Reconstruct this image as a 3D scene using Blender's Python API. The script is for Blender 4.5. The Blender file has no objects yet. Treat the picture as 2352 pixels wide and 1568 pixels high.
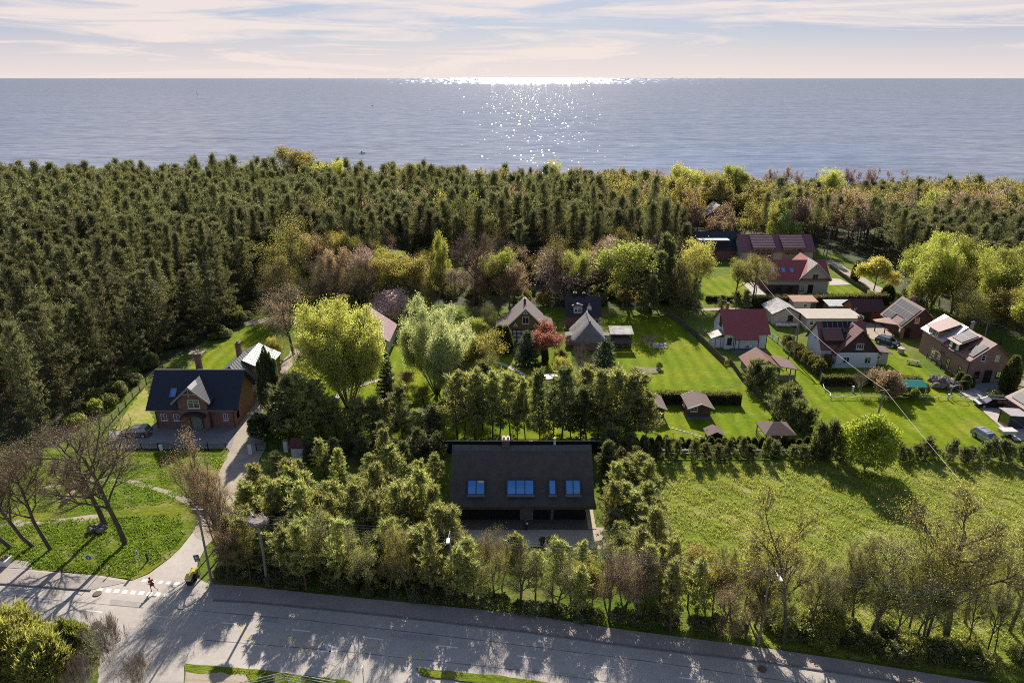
import bpy, bmesh, math, random
import numpy as np
from mathutils import Vector, Matrix
R = math.radians
S = bpy.context.scene
COL = S.collection
PITCH, CAMZ, FPX = 21.1, 50.0, 1568.0

# ---------------------------------------------------------------- camera, sky, sun, exposure
cam = bpy.data.cameras.new('camera')
cam.lens = 24; cam.sensor_width = 36; cam.clip_end = 200000; cam.clip_start = 0.5
camo = bpy.data.objects.new('camera', cam); COL.objects.link(camo)
camo.location = (0, 0, CAMZ); camo.rotation_euler = (R(90 - PITCH), 0, R(0.0))
S.camera = camo
SUN_EL, SUN_AZ = 34.5, 1.5
sun = bpy.data.lights.new('sun', 'SUN'); sun.energy = 4.4; sun.angle = R(0.5); sun.color = (1.0, 0.93, 0.82)
suno = bpy.data.objects.new('sun', sun); COL.objects.link(suno)
suno.rotation_euler = (R(-(90 - SUN_EL)), 0, R(-SUN_AZ)); suno.location = (0, 0, 120)
S.view_settings.view_transform = 'Standard'; S.view_settings.look = 'None'
S.view_settings.exposure = 1.02; S.view_settings.gamma = 1.0
S.cycles.use_denoising = False
S.cycles.pixel_filter_type = 'BLACKMAN_HARRIS'; S.cycles.filter_width = 1.0
S.cycles.max_bounces = 6; S.cycles.diffuse_bounces = 3; S.cycles.glossy_bounces = 3
S.cycles.transmission_bounces = 4; S.cycles.transparent_max_bounces = 6
S.cycles.sample_clamp_indirect = 6.0
S.cycles.caustics_reflective = False; S.cycles.caustics_refractive = False

W = bpy.data.worlds.new('World'); S.world = W; W.use_nodes = True
def N(nt, t, **kw):
    n = nt.nodes.new(t)
    for k, v in kw.items():
        if k.startswith('i_'): n.inputs[k[2:].replace('_', ' ')].default_value = v
        elif k.startswith('n_'): n.inputs[int(k[2:])].default_value = v
        else: setattr(n, k, v)
    return n
def build_world():
    nt = W.node_tree; nt.nodes.clear(); L = nt.links.new
    out = N(nt, 'ShaderNodeOutputWorld'); bg = N(nt, 'ShaderNodeBackground', i_Strength=0.075)
    sky = N(nt, 'ShaderNodeTexSky', sky_type='NISHITA', sun_disc=False, sun_elevation=R(SUN_EL), sun_rotation=R(SUN_AZ))
    sky.air_density = 1.0; sky.dust_density = 0.8; sky.ozone_density = 2.5; sky.altitude = 50
    tc = N(nt, 'ShaderNodeTexCoord')
    sep = N(nt, 'ShaderNodeSeparateXYZ'); L(tc.outputs['Generated'], sep.inputs[0])
    # thin cirrus: streaky noise over the direction of view, fading out high overhead
    mp = N(nt, 'ShaderNodeMapping'); mp.inputs['Scale'].default_value = (2.2, 1.0, 26.0)
    mp.inputs['Rotation'].default_value = (0, R(3.0), 0); mp.inputs['Location'].default_value = (0.55, 0, 0.3)
    L(tc.outputs['Generated'], mp.inputs[0])
    nz = N(nt, 'ShaderNodeTexNoise', i_Scale=1.5, i_Detail=7.0, i_Roughness=0.58, i_Distortion=1.1); L(mp.outputs[0], nz.inputs[0])
    cr = N(nt, 'ShaderNodeValToRGB'); cr.color_ramp.elements[0].position = 0.43; cr.color_ramp.elements[1].position = 0.585
    L(nz.outputs[0], cr.inputs[0])
    up = N(nt, 'ShaderNodeMapRange', n_1=0.05, n_2=0.45, n_3=1.0, n_4=0.12); L(sep.outputs[2], up.inputs[0])
    m1 = N(nt, 'ShaderNodeMath', operation='MULTIPLY'); L(cr.outputs[0], m1.inputs[0]); L(up.outputs[0], m1.inputs[1])
    # veil of thin cloud that thickens towards the horizon
    veil = N(nt, 'ShaderNodeMapRange', n_1=0.0, n_2=0.06, n_3=0.97, n_4=0.0); L(sep.outputs[2], veil.inputs[0])
    mx = N(nt, 'ShaderNodeMath', operation='MAXIMUM'); L(m1.outputs[0], mx.inputs[0]); L(veil.outputs[0], mx.inputs[1])
    mm = N(nt, 'ShaderNodeMath', operation='MULTIPLY', n_1=0.9); L(mx.outputs[0], mm.inputs[0])
    # blue of the gaps: the clear sky, a little dulled by haze
    dull = N(nt, 'ShaderNodeMix', data_type='RGBA', n_0=0.62); L(sky.outputs[0], dull.inputs[6]); dull.inputs[7].default_value = (2.35, 2.7, 3.8, 1)
    lowm = N(nt, 'ShaderNodeMapRange', n_1=0.10, n_2=0.40, n_3=0.85, n_4=0.0); L(sep.outputs[2], lowm.inputs[0]); L(lowm.outputs[0], dull.inputs[0])
    mix = N(nt, 'ShaderNodeMix', data_type='RGBA'); L(mm.outputs[0], mix.inputs[0]); L(dull.outputs[2], mix.inputs[6])
    mix.inputs[7].default_value = (6.1, 5.3, 4.95, 1)
    L(mix.outputs[2], bg.inputs[0]); L(bg.outputs[0], out.inputs[0])
build_world()

# ---------------------------------------------------------------- helpers
CP, SP = math.cos(R(PITCH)), math.sin(R(PITCH))
def ray(px, py):
    u = (px - 1176) / FPX; v = (py - 784) / FPX
    return Vector((u, CP - v * SP, -SP - v * CP))
def G(px, py, z=0.0):
    d = ray(px, py); return Vector((0, 0, CAMZ)) + d * ((z - CAMZ) / d.z)
def AY(px, py, Y):
    d = ray(px, py); return Vector((0, 0, CAMZ)) + d * (Y / d.y)
def depth_at(p): return p[1] * CP + (CAMZ - p[2]) * SP
def tag(o, label=None, cat=None, group=None, kind=None):
    if label: o['label'] = label
    if cat: o['category'] = cat
    if group: o['group'] = group
    if kind: o['kind'] = kind
    return o
def thing(name, label, cat, loc=(0, 0, 0), rz=0.0, group=None):
    o = bpy.data.objects.new(name, None); COL.objects.link(o)
    o.location = loc; o.rotation_euler = (0, 0, rz); o.empty_display_size = 0.3
    return tag(o, label, cat, group)

class MB:
    """collects faces; build() links them as one mesh object"""
    def __init__(s): s.v = []; s.f = []; s.mi = []; s.m = 0; s.smooth = False
    def face(s, pts):
        n = len(s.v); s.v += [tuple(p) for p in pts]; s.f.append(tuple(range(n, n + len(pts)))); s.mi.append(s.m)
    def poly(s, verts, faces):
        n = len(s.v); s.v += [tuple(p) for p in verts]
        for f in faces: s.f.append(tuple(n + i for i in f)); s.mi.append(s.m)
        return s
    def obox(s, c, ex, ey, ez):
        """box round centre c with half-extent vectors"""
        c, ex, ey, ez = Vector(c), Vector(ex), Vector(ey), Vector(ez)
        vs = [c + ex * a + ey * b + ez * d for d in (-1, 1) for a, b in ((-1, -1), (1, -1), (1, 1), (-1, 1))]
        return s.poly(vs, [(0, 3, 2, 1), (4, 5, 6, 7), (0, 1, 5, 4), (1, 2, 6, 5), (2, 3, 7, 6), (3, 0, 4, 7)])
    def box(s, x0, x1, y0, y1, z0, z1):
        return s.obox(((x0 + x1) / 2, (y0 + y1) / 2, (z0 + z1) / 2), ((x1 - x0) / 2, 0, 0), (0, (y1 - y0) / 2, 0), (0, 0, (z1 - z0) / 2))
    def bar(s, a, b, w, h=None):
        a, b = Vector(a), Vector(b); d = (b - a); l = d.length
        if l < 1e-6: return s
        d /= l; u = d.cross(Vector((0, 0, 1)))
        if u.length < 1e-3: u = Vector((1, 0, 0))
        u.normalize(); v = u.cross(d); h = w if h is None else h
        return s.obox((a + b) / 2, d * (l / 2), u * (w / 2), v * (h / 2))
    def prism(s, prof, axis, a0, a1):
        """prof: 2-D outline; axis 'y' -> prof in (x,z), 'x' -> prof in (y,z), 'z' -> prof in (x,y)"""
        n = len(prof)
        def P(p, a): return (p[0], a, p[1]) if axis == 'y' else ((a, p[0], p[1]) if axis == 'x' else (p[0], p[1], a))
        vs = [P(p, a0) for p in prof] + [P(p, a1) for p in prof]
        fs = [tuple(range(n)), tuple(range(2 * n - 1, n - 1, -1))] + [(i, n + i, n + (i + 1) % n, (i + 1) % n) for i in range(n)]
        return s.poly(vs, fs)
    def tube(s, pts, r0, r1=None, k=6, cap=True):
        pts = [Vector(p) for p in pts]; r1 = r0 if r1 is None else r1; m = len(pts); base = len(s.v)
        u = None
        for i, p in enumerate(pts):
            d = (pts[min(i + 1, m - 1)] - pts[max(i - 1, 0)])
            if d.length < 1e-9: d = Vector((0, 0, 1))
            d.normalize()
            if u is None:
                u = d.cross(Vector((0.31, 0.95, 0.05)));
                if u.length < 1e-3: u = d.cross(Vector((1, 0, 0)))
            u = (u - d * u.dot(d)).normalized(); w = d.cross(u)
            r = r0 + (r1 - r0) * i / max(1, m - 1)
            for j in range(k):
                a = 2 * math.pi * j / k; s.v.append(tuple(p + (u * math.cos(a) + w * math.sin(a)) * r))
        for i in range(m - 1):
            for j in range(k):
                a, b = base + i * k + j, base + i * k + (j + 1) % k
                s.f.append((a, b, b + k, a + k)); s.mi.append(s.m)
        if cap:
            s.f.append(tuple(base + j for j in range(k - 1, -1, -1))); s.mi.append(s.m)
            s.f.append(tuple(base + (m - 1) * k + j for j in range(k))); s.mi.append(s.m)
        return s
    def lathe(s, prof, c=(0, 0, 0), k=16, axis='z'):
        base = len(s.v); c = Vector(c)
        for r, z in prof:
            for j in range(k):
                a = 2 * math.pi * j / k; x, y = r * math.cos(a), r * math.sin(a)
                s.v.append(tuple(c + (Vector((x, y, z)) if axis == 'z' else Vector((x, z, y)) if axis == 'y' else Vector((z, x, y)))))
        for i in range(len(prof) - 1):
            for j in range(k):
                a, b = base + i * k + j, base + i * k + (j + 1) % k
                s.f.append((a, b, b + k, a + k)); s.mi.append(s.m)
        s.f.append(tuple(base + j for j in range(k - 1, -1, -1))); s.mi.append(s.m)
        s.f.append(tuple(base + (len(prof) - 1) * k + j for j in range(k))); s.mi.append(s.m)
        return s
    def mesh(s, name, mats):
        me = bpy.data.meshes.new(name); me.from_pydata(s.v, [], s.f); me.update()
        for m in (mats if isinstance(mats, (list, tuple)) else [mats]): me.materials.append(m)
        if any(s.mi): me.polygons.foreach_set('material_index', s.mi)
        if s.smooth: me.polygons.foreach_set('use_smooth', [True] * len(s.f))
        return me
    def build(s, name, mats, parent=None, bevel=0.0, loc=None):
        o = bpy.data.objects.new(name, s.mesh(name, mats)); COL.objects.link(o)
        if parent is not None: o.parent = parent
        if loc is not None: o.location = loc
        if bevel:
            b = o.modifiers.new('bevel', 'BEVEL'); b.width = bevel; b.segments = 2; b.limit_method = 'ANGLE'
        return o
def copy_tree(o, parent=None):
    c = o.copy(); COL.objects.link(c)
    if parent is not None: c.parent = parent
    for ch in o.children: copy_tree(ch, c)
    return c

# ---------------------------------------------------------------- materials
MATS = {}
ALB, LEAF = 0.80, 1.3   # common scale of wall and road colours, of leaf colours
def M(name, col, rough=0.85, var=0.18, scale=2.0, bump=0.0, metal=0.0, spec=0.3, rnd=0.0, courses=0.0, fine=0.0, sat_to=None):
    if name in MATS: return MATS[name]
    m = bpy.data.materials.new(name); m.use_nodes = True; nt = m.node_tree; L = nt.links.new
    b = nt.nodes['Principled BSDF']; b.inputs['Roughness'].default_value = rough; b.inputs['Metallic'].default_value = metal
    b.inputs['Specular IOR Level'].default_value = spec
    tc = N(nt, 'ShaderNodeTexCoord')
    nz = N(nt, 'ShaderNodeTexNoise', i_Scale=scale, i_Detail=6.0, i_Roughness=0.65); L(tc.outputs['Object'], nz.inputs[0])
    mr = N(nt, 'ShaderNodeMapRange', n_1=0.25, n_2=0.75, n_3=1 - var, n_4=1 + var); L(nz.outputs[0], mr.inputs[0])
    val = mr.outputs[0]
    if fine:
        nf = N(nt, 'ShaderNodeTexNoise', i_Scale=scale * 9, i_Detail=3.0, i_Roughness=0.7); L(tc.outputs['Object'], nf.inputs[0])
        mf = N(nt, 'ShaderNodeMapRange', n_1=0.25, n_2=0.75, n_3=1 - fine, n_4=1 + fine); L(nf.outputs[0], mf.inputs[0])
        mu = N(nt, 'ShaderNodeMath', operation='MULTIPLY'); L(val, mu.inputs[0]); L(mf.outputs[0], mu.inputs[1]); val = mu.outputs[0]
    if rnd:
        oi = N(nt, 'ShaderNodeObjectInfo'); mo = N(nt, 'ShaderNodeMapRange', n_3=1 - rnd, n_4=1 + rnd); L(oi.outputs['Random'], mo.inputs[0])
        mu = N(nt, 'ShaderNodeMath', operation='MULTIPLY'); L(val, mu.inputs[0]); L(mo.outputs[0], mu.inputs[1]); val = mu.outputs[0]
    vm = N(nt, 'ShaderNodeVectorMath', operation='SCALE'); vm.inputs[0].default_value = [c * ALB for c in col[:3]]
    L(val, vm.inputs['Scale']); colout = vm.outputs[0]
    if sat_to is not None:
        n2 = N(nt, 'ShaderNodeTexNoise', i_Scale=scale * 0.45, i_Detail=5.0); L(tc.outputs['Object'], n2.inputs[0])
        m2 = N(nt, 'ShaderNodeMapRange', n_1=0.4, n_2=0.66, n_3=0.0, n_4=1.0); L(n2.outputs[0], m2.inputs[0])
        mx = N(nt, 'ShaderNodeMix', data_type='RGBA'); L(m2.outputs[0], mx.inputs[0]); L(colout, mx.inputs[6]); mx.inputs[7].default_value = (*sat_to, 1)
        colout = mx.outputs[2]
    L(colout, b.inputs['Base Color'])
    if bump or courses:
        h = nz.outputs[0]
        if courses:
            sx = N(nt, 'ShaderNodeSeparateXYZ'); L(tc.outputs['Object'], sx.inputs[0])
            q = N(nt, 'ShaderNodeMath', operation='MULTIPLY', n_1=1.0 / courses); L(sx.outputs[2], q.inputs[0])
            fr = N(nt, 'ShaderNodeMath', operation='FRACT'); L(q.outputs[0], fr.inputs[0])
            ad = N(nt, 'ShaderNodeMath', operation='ADD'); L(fr.outputs[0], ad.inputs[0]); L(nz.outputs[0], ad.inputs[1]); h = ad.outputs[0]
        bp = N(nt, 'ShaderNodeBump', i_Strength=bump or 0.4, i_Distance=0.06); L(h, bp.inputs['Height']); L(bp.outputs[0], b.inputs['Normal'])
    MATS[name] = m; return m
def leafmat(name, col, trans=None, tf=0.45, ivar=0.45, ovar=0.22, gloss=0.04, hue=0.012):
    if name in MATS: return MATS[name]
    m = bpy.data.materials.new(name); m.use_nodes = True; nt = m.node_tree; nt.nodes.clear(); L = nt.links.new
    out = N(nt, 'ShaderNodeOutputMaterial'); geo = N(nt, 'ShaderNodeNewGeometry'); oi = N(nt, 'ShaderNodeObjectInfo')
    a = N(nt, 'ShaderNodeMapRange', n_3=1 - ivar, n_4=1 + ivar); L(geo.outputs['Random Per Island'], a.inputs[0])
    b = N(nt, 'ShaderNodeMapRange', n_3=1 - ovar, n_4=1 + ovar); L(oi.outputs['Random'], b.inputs[0])
    mu = N(nt, 'ShaderNodeMath', operation='MULTIPLY'); L(a.outputs[0], mu.inputs[0]); L(b.outputs[0], mu.inputs[1])
    h = N(nt, 'ShaderNodeMapRange', n_3=0.5 - hue, n_4=0.5 + hue); L(oi.outputs['Random'], h.inputs[0])
    col = tuple(min(.8, c * LEAF) for c in col); trans = trans and tuple(min(.85, c * LEAF) for c in trans)
    trans = trans or tuple(min(1, c * k) for c, k in zip(col, (1.45, 1.35, 0.8)))
    def hsv(c):
        x = N(nt, 'ShaderNodeHueSaturation'); x.inputs['Color'].default_value = (*c, 1); L(h.outputs[0], x.inputs['Hue']); L(mu.outputs[0], x.inputs['Value']); return x
    d = N(nt, 'ShaderNodeBsdfDiffuse'); L(hsv(col).outputs[0], d.inputs[0])
    t = N(nt, 'ShaderNodeBsdfTranslucent'); L(hsv(trans).outputs[0], t.inputs[0])
    mx = N(nt, 'ShaderNodeMixShader', n_0=min(.62, tf + .2)); L(d.outputs[0], mx.inputs[1]); L(t.outputs[0], mx.inputs[2])
    g = N(nt, 'ShaderNodeBsdfGlossy', i_Roughness=0.5); g.inputs[0].default_value = (0.9, 0.9, 0.8, 1)
    m2 = N(nt, 'ShaderNodeMixShader', n_0=gloss); L(mx.outputs[0], m2.inputs[1]); L(g.outputs[0], m2.inputs[2])
    L(m2.outputs[0], out.inputs[0]); MATS[name] = m; return m
def glassmat(name, base=(0.01, 0.014, 0.02), refl=0.35, rough=0.03, tint=(0.85, 0.92, 1.0)):
    if name in MATS: return MATS[name]
    m = bpy.data.materials.new(name); m.use_nodes = True; nt = m.node_tree; nt.nodes.clear(); L = nt.links.new
    out = N(nt, 'ShaderNodeOutputMaterial'); d = N(nt, 'ShaderNodeBsdfDiffuse'); d.inputs[0].default_value = (*base, 1)
    g = N(nt, 'ShaderNodeBsdfGlossy', i_Roughness=rough); g.inputs[0].default_value = (*tint, 1)
    fr = N(nt, 'ShaderNodeFresnel', n_0=1.5); ad = N(nt, 'ShaderNodeMath', operation='ADD', n_1=refl, use_clamp=True); L(fr.outputs[0], ad.inputs[0])
    mx = N(nt, 'ShaderNodeMixShader'); L(ad.outputs[0], mx.inputs[0]); L(d.outputs[0], mx.inputs[1]); L(g.outputs[0], mx.inputs[2]); L(mx.outputs[0], out.inputs[0])
    MATS[name] = m; return m
def grassmat(name, ca, cb, dry, s1=0.09, s2=0.7, dryamt=0.5, bump=0.5, mow=0.0):
    """turf: two greens in patches, straw patches, blade-scale bump"""
    m = bpy.data.materials.new(name); m.use_nodes = True; nt = m.node_tree; L = nt.links.new
    b = nt.nodes['Principled BSDF']; b.inputs['Roughness'].default_value = 0.9; b.inputs['Specular IOR Level'].default_value = 0.03
    geo = N(nt, 'ShaderNodeNewGeometry')
    def noise(sc, det=6.0, ro=0.6, st=(1, 1, 1)):
        mp = N(nt, 'ShaderNodeMapping'); mp.inputs['Scale'].default_value = st; L(geo.outputs['Position'], mp.inputs[0])
        n = N(nt, 'ShaderNodeTexNoise', i_Scale=sc, i_Detail=det, i_Roughness=ro); L(mp.outputs[0], n.inputs[0]); return n.outputs[0]
    def rng_(s, a, c, lo=0.0, hi=1.0):
        r = N(nt, 'ShaderNodeMapRange', n_1=a, n_2=c, n_3=lo, n_4=hi); L(s, r.inputs[0]); return r.outputs[0]
    def mixc(f, A, B):
        x = N(nt, 'ShaderNodeMix', data_type='RGBA'); L(f, x.inputs[0])
        for i, c in ((6, A), (7, B)):
            if isinstance(c, tuple): x.inputs[i].default_value = (*c, 1)
            else: L(c, x.inputs[i])
        return x.outputs[2]
    c = mixc(rng_(noise(s1), 0.38, 0.62), ca, cb)
    c = mixc(rng_(noise(s1 * 2.3, 8.0, 0.7), 0.5, 0.68, 0.0, dryamt), c, dry)
    f = noise(s2, 5.0, 0.75, (1, 1.6, 1)); fine = rng_(f, 0.25, 0.75, 0.62, 1.38)
    if mow:
        wv = N(nt, 'ShaderNodeTexWave', wave_type='BANDS', bands_direction='X', i_Scale=mow, i_Distortion=3.0, i_Detail=2.0); L(geo.outputs['Position'], wv.inputs[0])
        q = rng_(wv.outputs[0], 0.0, 1.0, 0.88, 1.1); mm = N(nt, 'ShaderNodeMath', operation='MULTIPLY'); L(fine, mm.inputs[0]); L(q, mm.inputs[1]); fine = mm.outputs[0]
    vm = N(nt, 'ShaderNodeVectorMath', operation='SCALE'); L(c, vm.inputs[0]); L(fine, vm.inputs['Scale']); L(vm.outputs[0], b.inputs['Base Color'])
    bp = N(nt, 'ShaderNodeBump', i_Strength=bump, i_Distance=0.25); L(noise(s2 * 2.2, 6.0, 0.7, (1, 1.7, 1)), bp.inputs['Height']); L(bp.outputs[0], b.inputs['Normal'])
    return m
# ---------------------------------------------------------------- ground, sea, roads
g_meadow = grassmat('meadow_turf', (0.12, 0.175, 0.02), (0.20, 0.215, 0.035), (0.33, 0.29, 0.12), 0.09, 0.9, 0.85, 0.8)
g_lawn = grassmat('lawn_turf', (0.105, 0.165, 0.006), (0.165, 0.19, 0.010), (0.24, 0.225, 0.045), 0.09, 1.3, 0.6, 0.35, 0.12)
g_verge = grassmat('verge_turf', (0.095, 0.15, 0.012), (0.17, 0.185, 0.02), (0.28, 0.24, 0.11), 0.11, 1.1, 0.8, 0.9)
g_base = grassmat('rough_turf', (0.085, 0.14, 0.016), (0.12, 0.15, 0.025), (0.20, 0.17, 0.075), 0.06, 0.7, 0.7, 0.8)
g_dry = grassmat('dry_turf', (0.20, 0.24, 0.03), (0.30, 0.27, 0.09), (0.34, 0.29, 0.13), 0.15, 1.0, 0.7, 0.4)
m_floor = M('forest_soil', (0.045, 0.04, 0.022), 0.95, 0.5, 0.4, 0.5, sat_to=(0.05, 0.075, 0.015), fine=0.4)
m_asph = M('asphalt', (0.47, 0.42, 0.375), 0.88, 0.14, 0.18, 0.15, fine=0.10)
m_walk = M('pavement_concrete', (0.39, 0.335, 0.30), 0.9, 0.14, 0.5, 0.15, fine=0.12)
m_kerb = M('kerb_concrete', (0.20, 0.19, 0.18), 0.9, 0.2, 1.0)
m_paint = M('road_paint', (0.78, 0.75, 0.70), 0.7, 0.22, 3.0)
m_yel = M('yellow_paint', (0.56, 0.47, 0.20), 0.8, 0.25, 3.0)
m_sett = M('grey_setts', (0.25, 0.24, 0.235), 0.9, 0.15, 1.2, 0.3, fine=0.25)
m_dirt = M('dirt_track', (0.40, 0.33, 0.255), 0.95, 0.2, 0.6, 0.3, fine=0.2)
m_flag = M('flagstones', (0.48, 0.42, 0.36), 0.9, 0.18, 0.9, 0.3, fine=0.25)
m_sand = M('beach_sand', (0.42, 0.37, 0.30), 0.95, 0.1, 0.2)

def plane(name, pts, mat, z=0.0, kind='structure'):
    mb = MB(); mb.face([(p[0], p[1], z) for p in pts]); o = mb.build(name, mat)
    return tag(o, kind=kind)
_layer = [0.004]
def sheet(name, px, mat, z=None, jag=0.0, seed=1):
    """ground patch given by outline points seen in the photo, laid on the ground plane"""
    if z is None: _layer[0] += 0.004; z = _layer[0]
    pts = [G(*p) for p in px]
    if jag:
        rr = random.Random(seed); out = []
        for i, a in enumerate(pts):
            b = pts[(i + 1) % len(pts)]; n = max(1, int((b - a).length / 0.9))
            for k in range(n):
                q = a.lerp(b, k / n); out.append(q + Vector((rr.uniform(-jag, jag), rr.uniform(-jag, jag), 0)))
        pts = out
    return plane(name, pts, mat, z)
def strip(name, px, w, mat, z=None, jag=0.0):
    """a band of width w metres along a line"""
    if z is None: _layer[0] += 0.004; z = _layer[0]
    pts = [G(*p) for p in px]; fine = []
    for a, b in zip(pts, pts[1:]):
        n = max(1, int((b - a).length / 1.2))
        fine += [a.lerp(b, k / n) for k in range(n)]
    fine.append(pts[-1]); rr = random.Random(len(px) * 7 + int(w * 100)); mb = MB(); Lp, Rp = [], []
    for i, p in enumerate(fine):
        d = (fine[min(i + 1, len(fine) - 1)] - fine[max(0, i - 1)]).normalized(); u = Vector((-d.y, d.x, 0))
        Lp.append(p + u * (w / 2 + rr.uniform(-jag, jag))); Rp.append(p - u * (w / 2 + rr.uniform(-jag, jag)))
    for i in range(len(fine) - 1):
        mb.face([(q.x, q.y, z) for q in (Lp[i], Rp[i], Rp[i + 1], Lp[i + 1])])
    return tag(mb.build(name, mat), kind='structure')

SHORE = 304.0
plane('ground', [(-700, -60), (700, -60), (700, SHORE), (-700, SHORE)], g_base)
mb = MB(); mb.face([(-700, SHORE, 0), (700, SHORE, 0), (700, SHORE + 9, -5.2), (-700, SHORE + 9, -5.2)])
mb.face([(-700, SHORE + 9, -5.2), (700, SHORE + 9, -5.2), (700, SHORE + 40, -6.6), (-700, SHORE + 40, -6.6)])
tag(mb.build('beach', m_sand), kind='structure')
def seamat(name='sea_water', rough=0.09, calm=1.0):
    """wind-ruffled water: a mirror of the sky broken by waves over the blue-grey body of the water"""
    m = bpy.data.materials.new(name); m.use_nodes = True; nt = m.node_tree; nt.nodes.clear(); L = nt.links.new
    out = N(nt, 'ShaderNodeOutputMaterial'); geo = N(nt, 'ShaderNodeNewGeometry')
    def nz(sc, st, det, ro=0.55):
        mp = N(nt, 'ShaderNodeMapping'); mp.inputs['Scale'].default_value = st; mp.inputs['Rotation'].default_value = (0, 0, R(9)); L(geo.outputs['Position'], mp.inputs[0])
        n = N(nt, 'ShaderNodeTexNoise', i_Scale=sc, i_Detail=det, i_Roughness=ro); L(mp.outputs[0], n.inputs[0]); return n.outputs[0]
    a = nz(0.05, (1, 2.4, 1), 5.0, .6); c = nz(0.28, (1, 1.8, 1), 4.0, 0.6)
    s = N(nt, 'ShaderNodeMath', operation='MULTIPLY_ADD', n_1=0.3); L(c, s.inputs[0]); L(a, s.inputs[2])
    bp = N(nt, 'ShaderNodeBump', i_Strength=1.0, i_Distance=0.55); L(s.outputs[0], bp.inputs['Height'])
    w = nz(0.004, (1, 6, 1), 5.0); mr = N(nt, 'ShaderNodeMapRange', n_1=0.35, n_2=0.65, n_3=0.8, n_4=1.2); L(w, mr.inputs[0])
    vm = N(nt, 'ShaderNodeVectorMath', operation='SCALE'); vm.inputs[0].default_value = (0.085, 0.108, 0.17); L(mr.outputs[0], vm.inputs['Scale'])
    d = N(nt, 'ShaderNodeBsdfDiffuse'); L(vm.outputs[0], d.inputs[0]); L(bp.outputs[0], d.inputs['Normal'])
    g = N(nt, 'ShaderNodeBsdfGlossy', i_Roughness=rough); g.inputs[0].default_value = (.90, .95, 1, 1)
    if name == 'sea_water':
        b2 = N(nt, 'ShaderNodeBump', i_Strength=1.0, i_Distance=0.075); L(s.outputs[0], b2.inputs['Height']); L(b2.outputs[0], g.inputs['Normal'])
    f = N(nt, 'ShaderNodeMapRange', n_1=0.36, n_2=0.66, n_3=.22, n_4=.56); L(s.outputs[0], f.inputs[0])
    f.inputs[1].default_value = .5; f.inputs[2].default_value = .82
    mx = N(nt, 'ShaderNodeMixShader'); L(f.outputs[0], mx.inputs[0]); L(d.outputs[0], mx.inputs[1]); L(g.outputs[0], mx.inputs[2]); L(mx.outputs[0], out.inputs[0])
    return m
m_sea = seamat()
plane('sea', [(-90000, SHORE + 10), (90000, SHORE + 10), (90000, 75000), (-90000, 75000)], m_sea, -6.0)

# wavelets: water facets added for sun glitter; far ones sloped and sized to flash
def wavelets(n=1100, far=1500):
    g = np.random.default_rng(77); d = np.exp(g.normal(math.log(1150), .62, n)); a = g.normal(R(2.4), R(3.4), n)
    d = np.concatenate([np.clip(d, 345, 9000), 7000 * 9 ** g.uniform(0, 1, far)]); a = np.concatenate([a, g.normal(R(2.2), R(5.0), far)]); n = n + far
    x, y = np.sin(a) * d, np.cos(a) * d; sy = np.abs(g.normal(0, .17, n)); sx = g.normal(0, .06, n); sz = g.uniform(.4, 1.0, n) * (.7 + d / 950.0)
    sy[-far:] = g.normal(.3, .06, far); sz[-far:] = d[-far:] / 260
    V = np.zeros((n, 4, 3)); off = np.array([(-.5, -.42), (.5, -.42), (.42, .42), (-.42, .42)])
    for k in range(4):
        ox, oy = off[k, 0] * sz, off[k, 1] * sz * .7; V[:, k, 0] = x + ox; V[:, k, 1] = y + oy; V[:, k, 2] = -5.9 + (ox * sx + (oy + .3 * sz) * sy)
    me = bpy.data.meshes.new('glitter_facets'); me.from_pydata(V.reshape(-1, 3).tolist(), [], [(4 * i, 4 * i + 1, 4 * i + 2, 4 * i + 3) for i in range(n)]); me.materials.append(seamat('glitter_water', .17))
    o = bpy.data.objects.new('glitter_facets', me); COL.objects.link(o); tag(o, 'water facets added for the sun glitter of the open sea', None, None, 'stuff')
wavelets()
# forest floor
plane('forest_floor', [(-300, 84), (-66, 86), (-66.5, 112), (-62, 132), (-62, 150), (-40, 156), (0, 152), (30, 152), (44, 158), (46, 205), (100, 205), (97, 160), (104, 138), (110, 112), (320, 112), (320, SHORE - 2), (-300, SHORE - 2)], m_floor, 0.004)
# open grass
sheet('meadow', [(1500, 1068), (1930, 1058), (2420, 1060), (2520, 1580), (2210, 1550), (1735, 1478), (1520, 1380), (1480, 1200)], g_meadow)
sheet('lawn', [(1395, 730), (1530, 722), (1672, 838), (1702, 874), (1640, 905), (1400, 905), (1380, 800)], g_lawn)
sheet('lawn', [(1340, 905), (1645, 905), (1712, 880), (1790, 968), (1850, 1018), (1470, 1020)], g_lawn)
sheet('lawn', [(1765, 765), (1890, 860), (1905, 905), (2240, 912), (2330, 1018), (2330, 1040), (1860, 1040), (1800, 960), (1735, 830)], g_lawn)
sheet('lawn', [(1900, 870), (1870, 740), (1990, 750), (2060, 790), (2165, 880), (2225, 925), (2190, 925)], g_lawn)
sheet('lawn', [(1130, 830), (1200, 812), (1310, 815), (1330, 900), (1260, 920), (1180, 900), (1130, 860)], g_lawn)
sheet('lawn', [(610, 870), (690, 830), (910, 790), (1080, 850), (1180, 900), (1420, 930), (1440, 1008), (640, 1008)], g_lawn)
sheet('lawn', [(1610, 640), (1700, 630), (1725, 676), (1610, 700)], g_lawn)
sheet('lawn', [(1900, 655), (1945, 655), (2010, 676), (1905, 680)], g_lawn)
sheet('lawn', [(420, 858), (470, 815), (560, 755), (620, 745), (600, 800), (530, 860)], g_lawn)
sheet('lawn', [(700, 600), (900, 560), (1060, 560), (1060, 625), (740, 640)], g_lawn)
sheet('dry_lawn', [(258, 985), (335, 890), (355, 975), (300, 990)], g_dry, jag=0.25)
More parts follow.
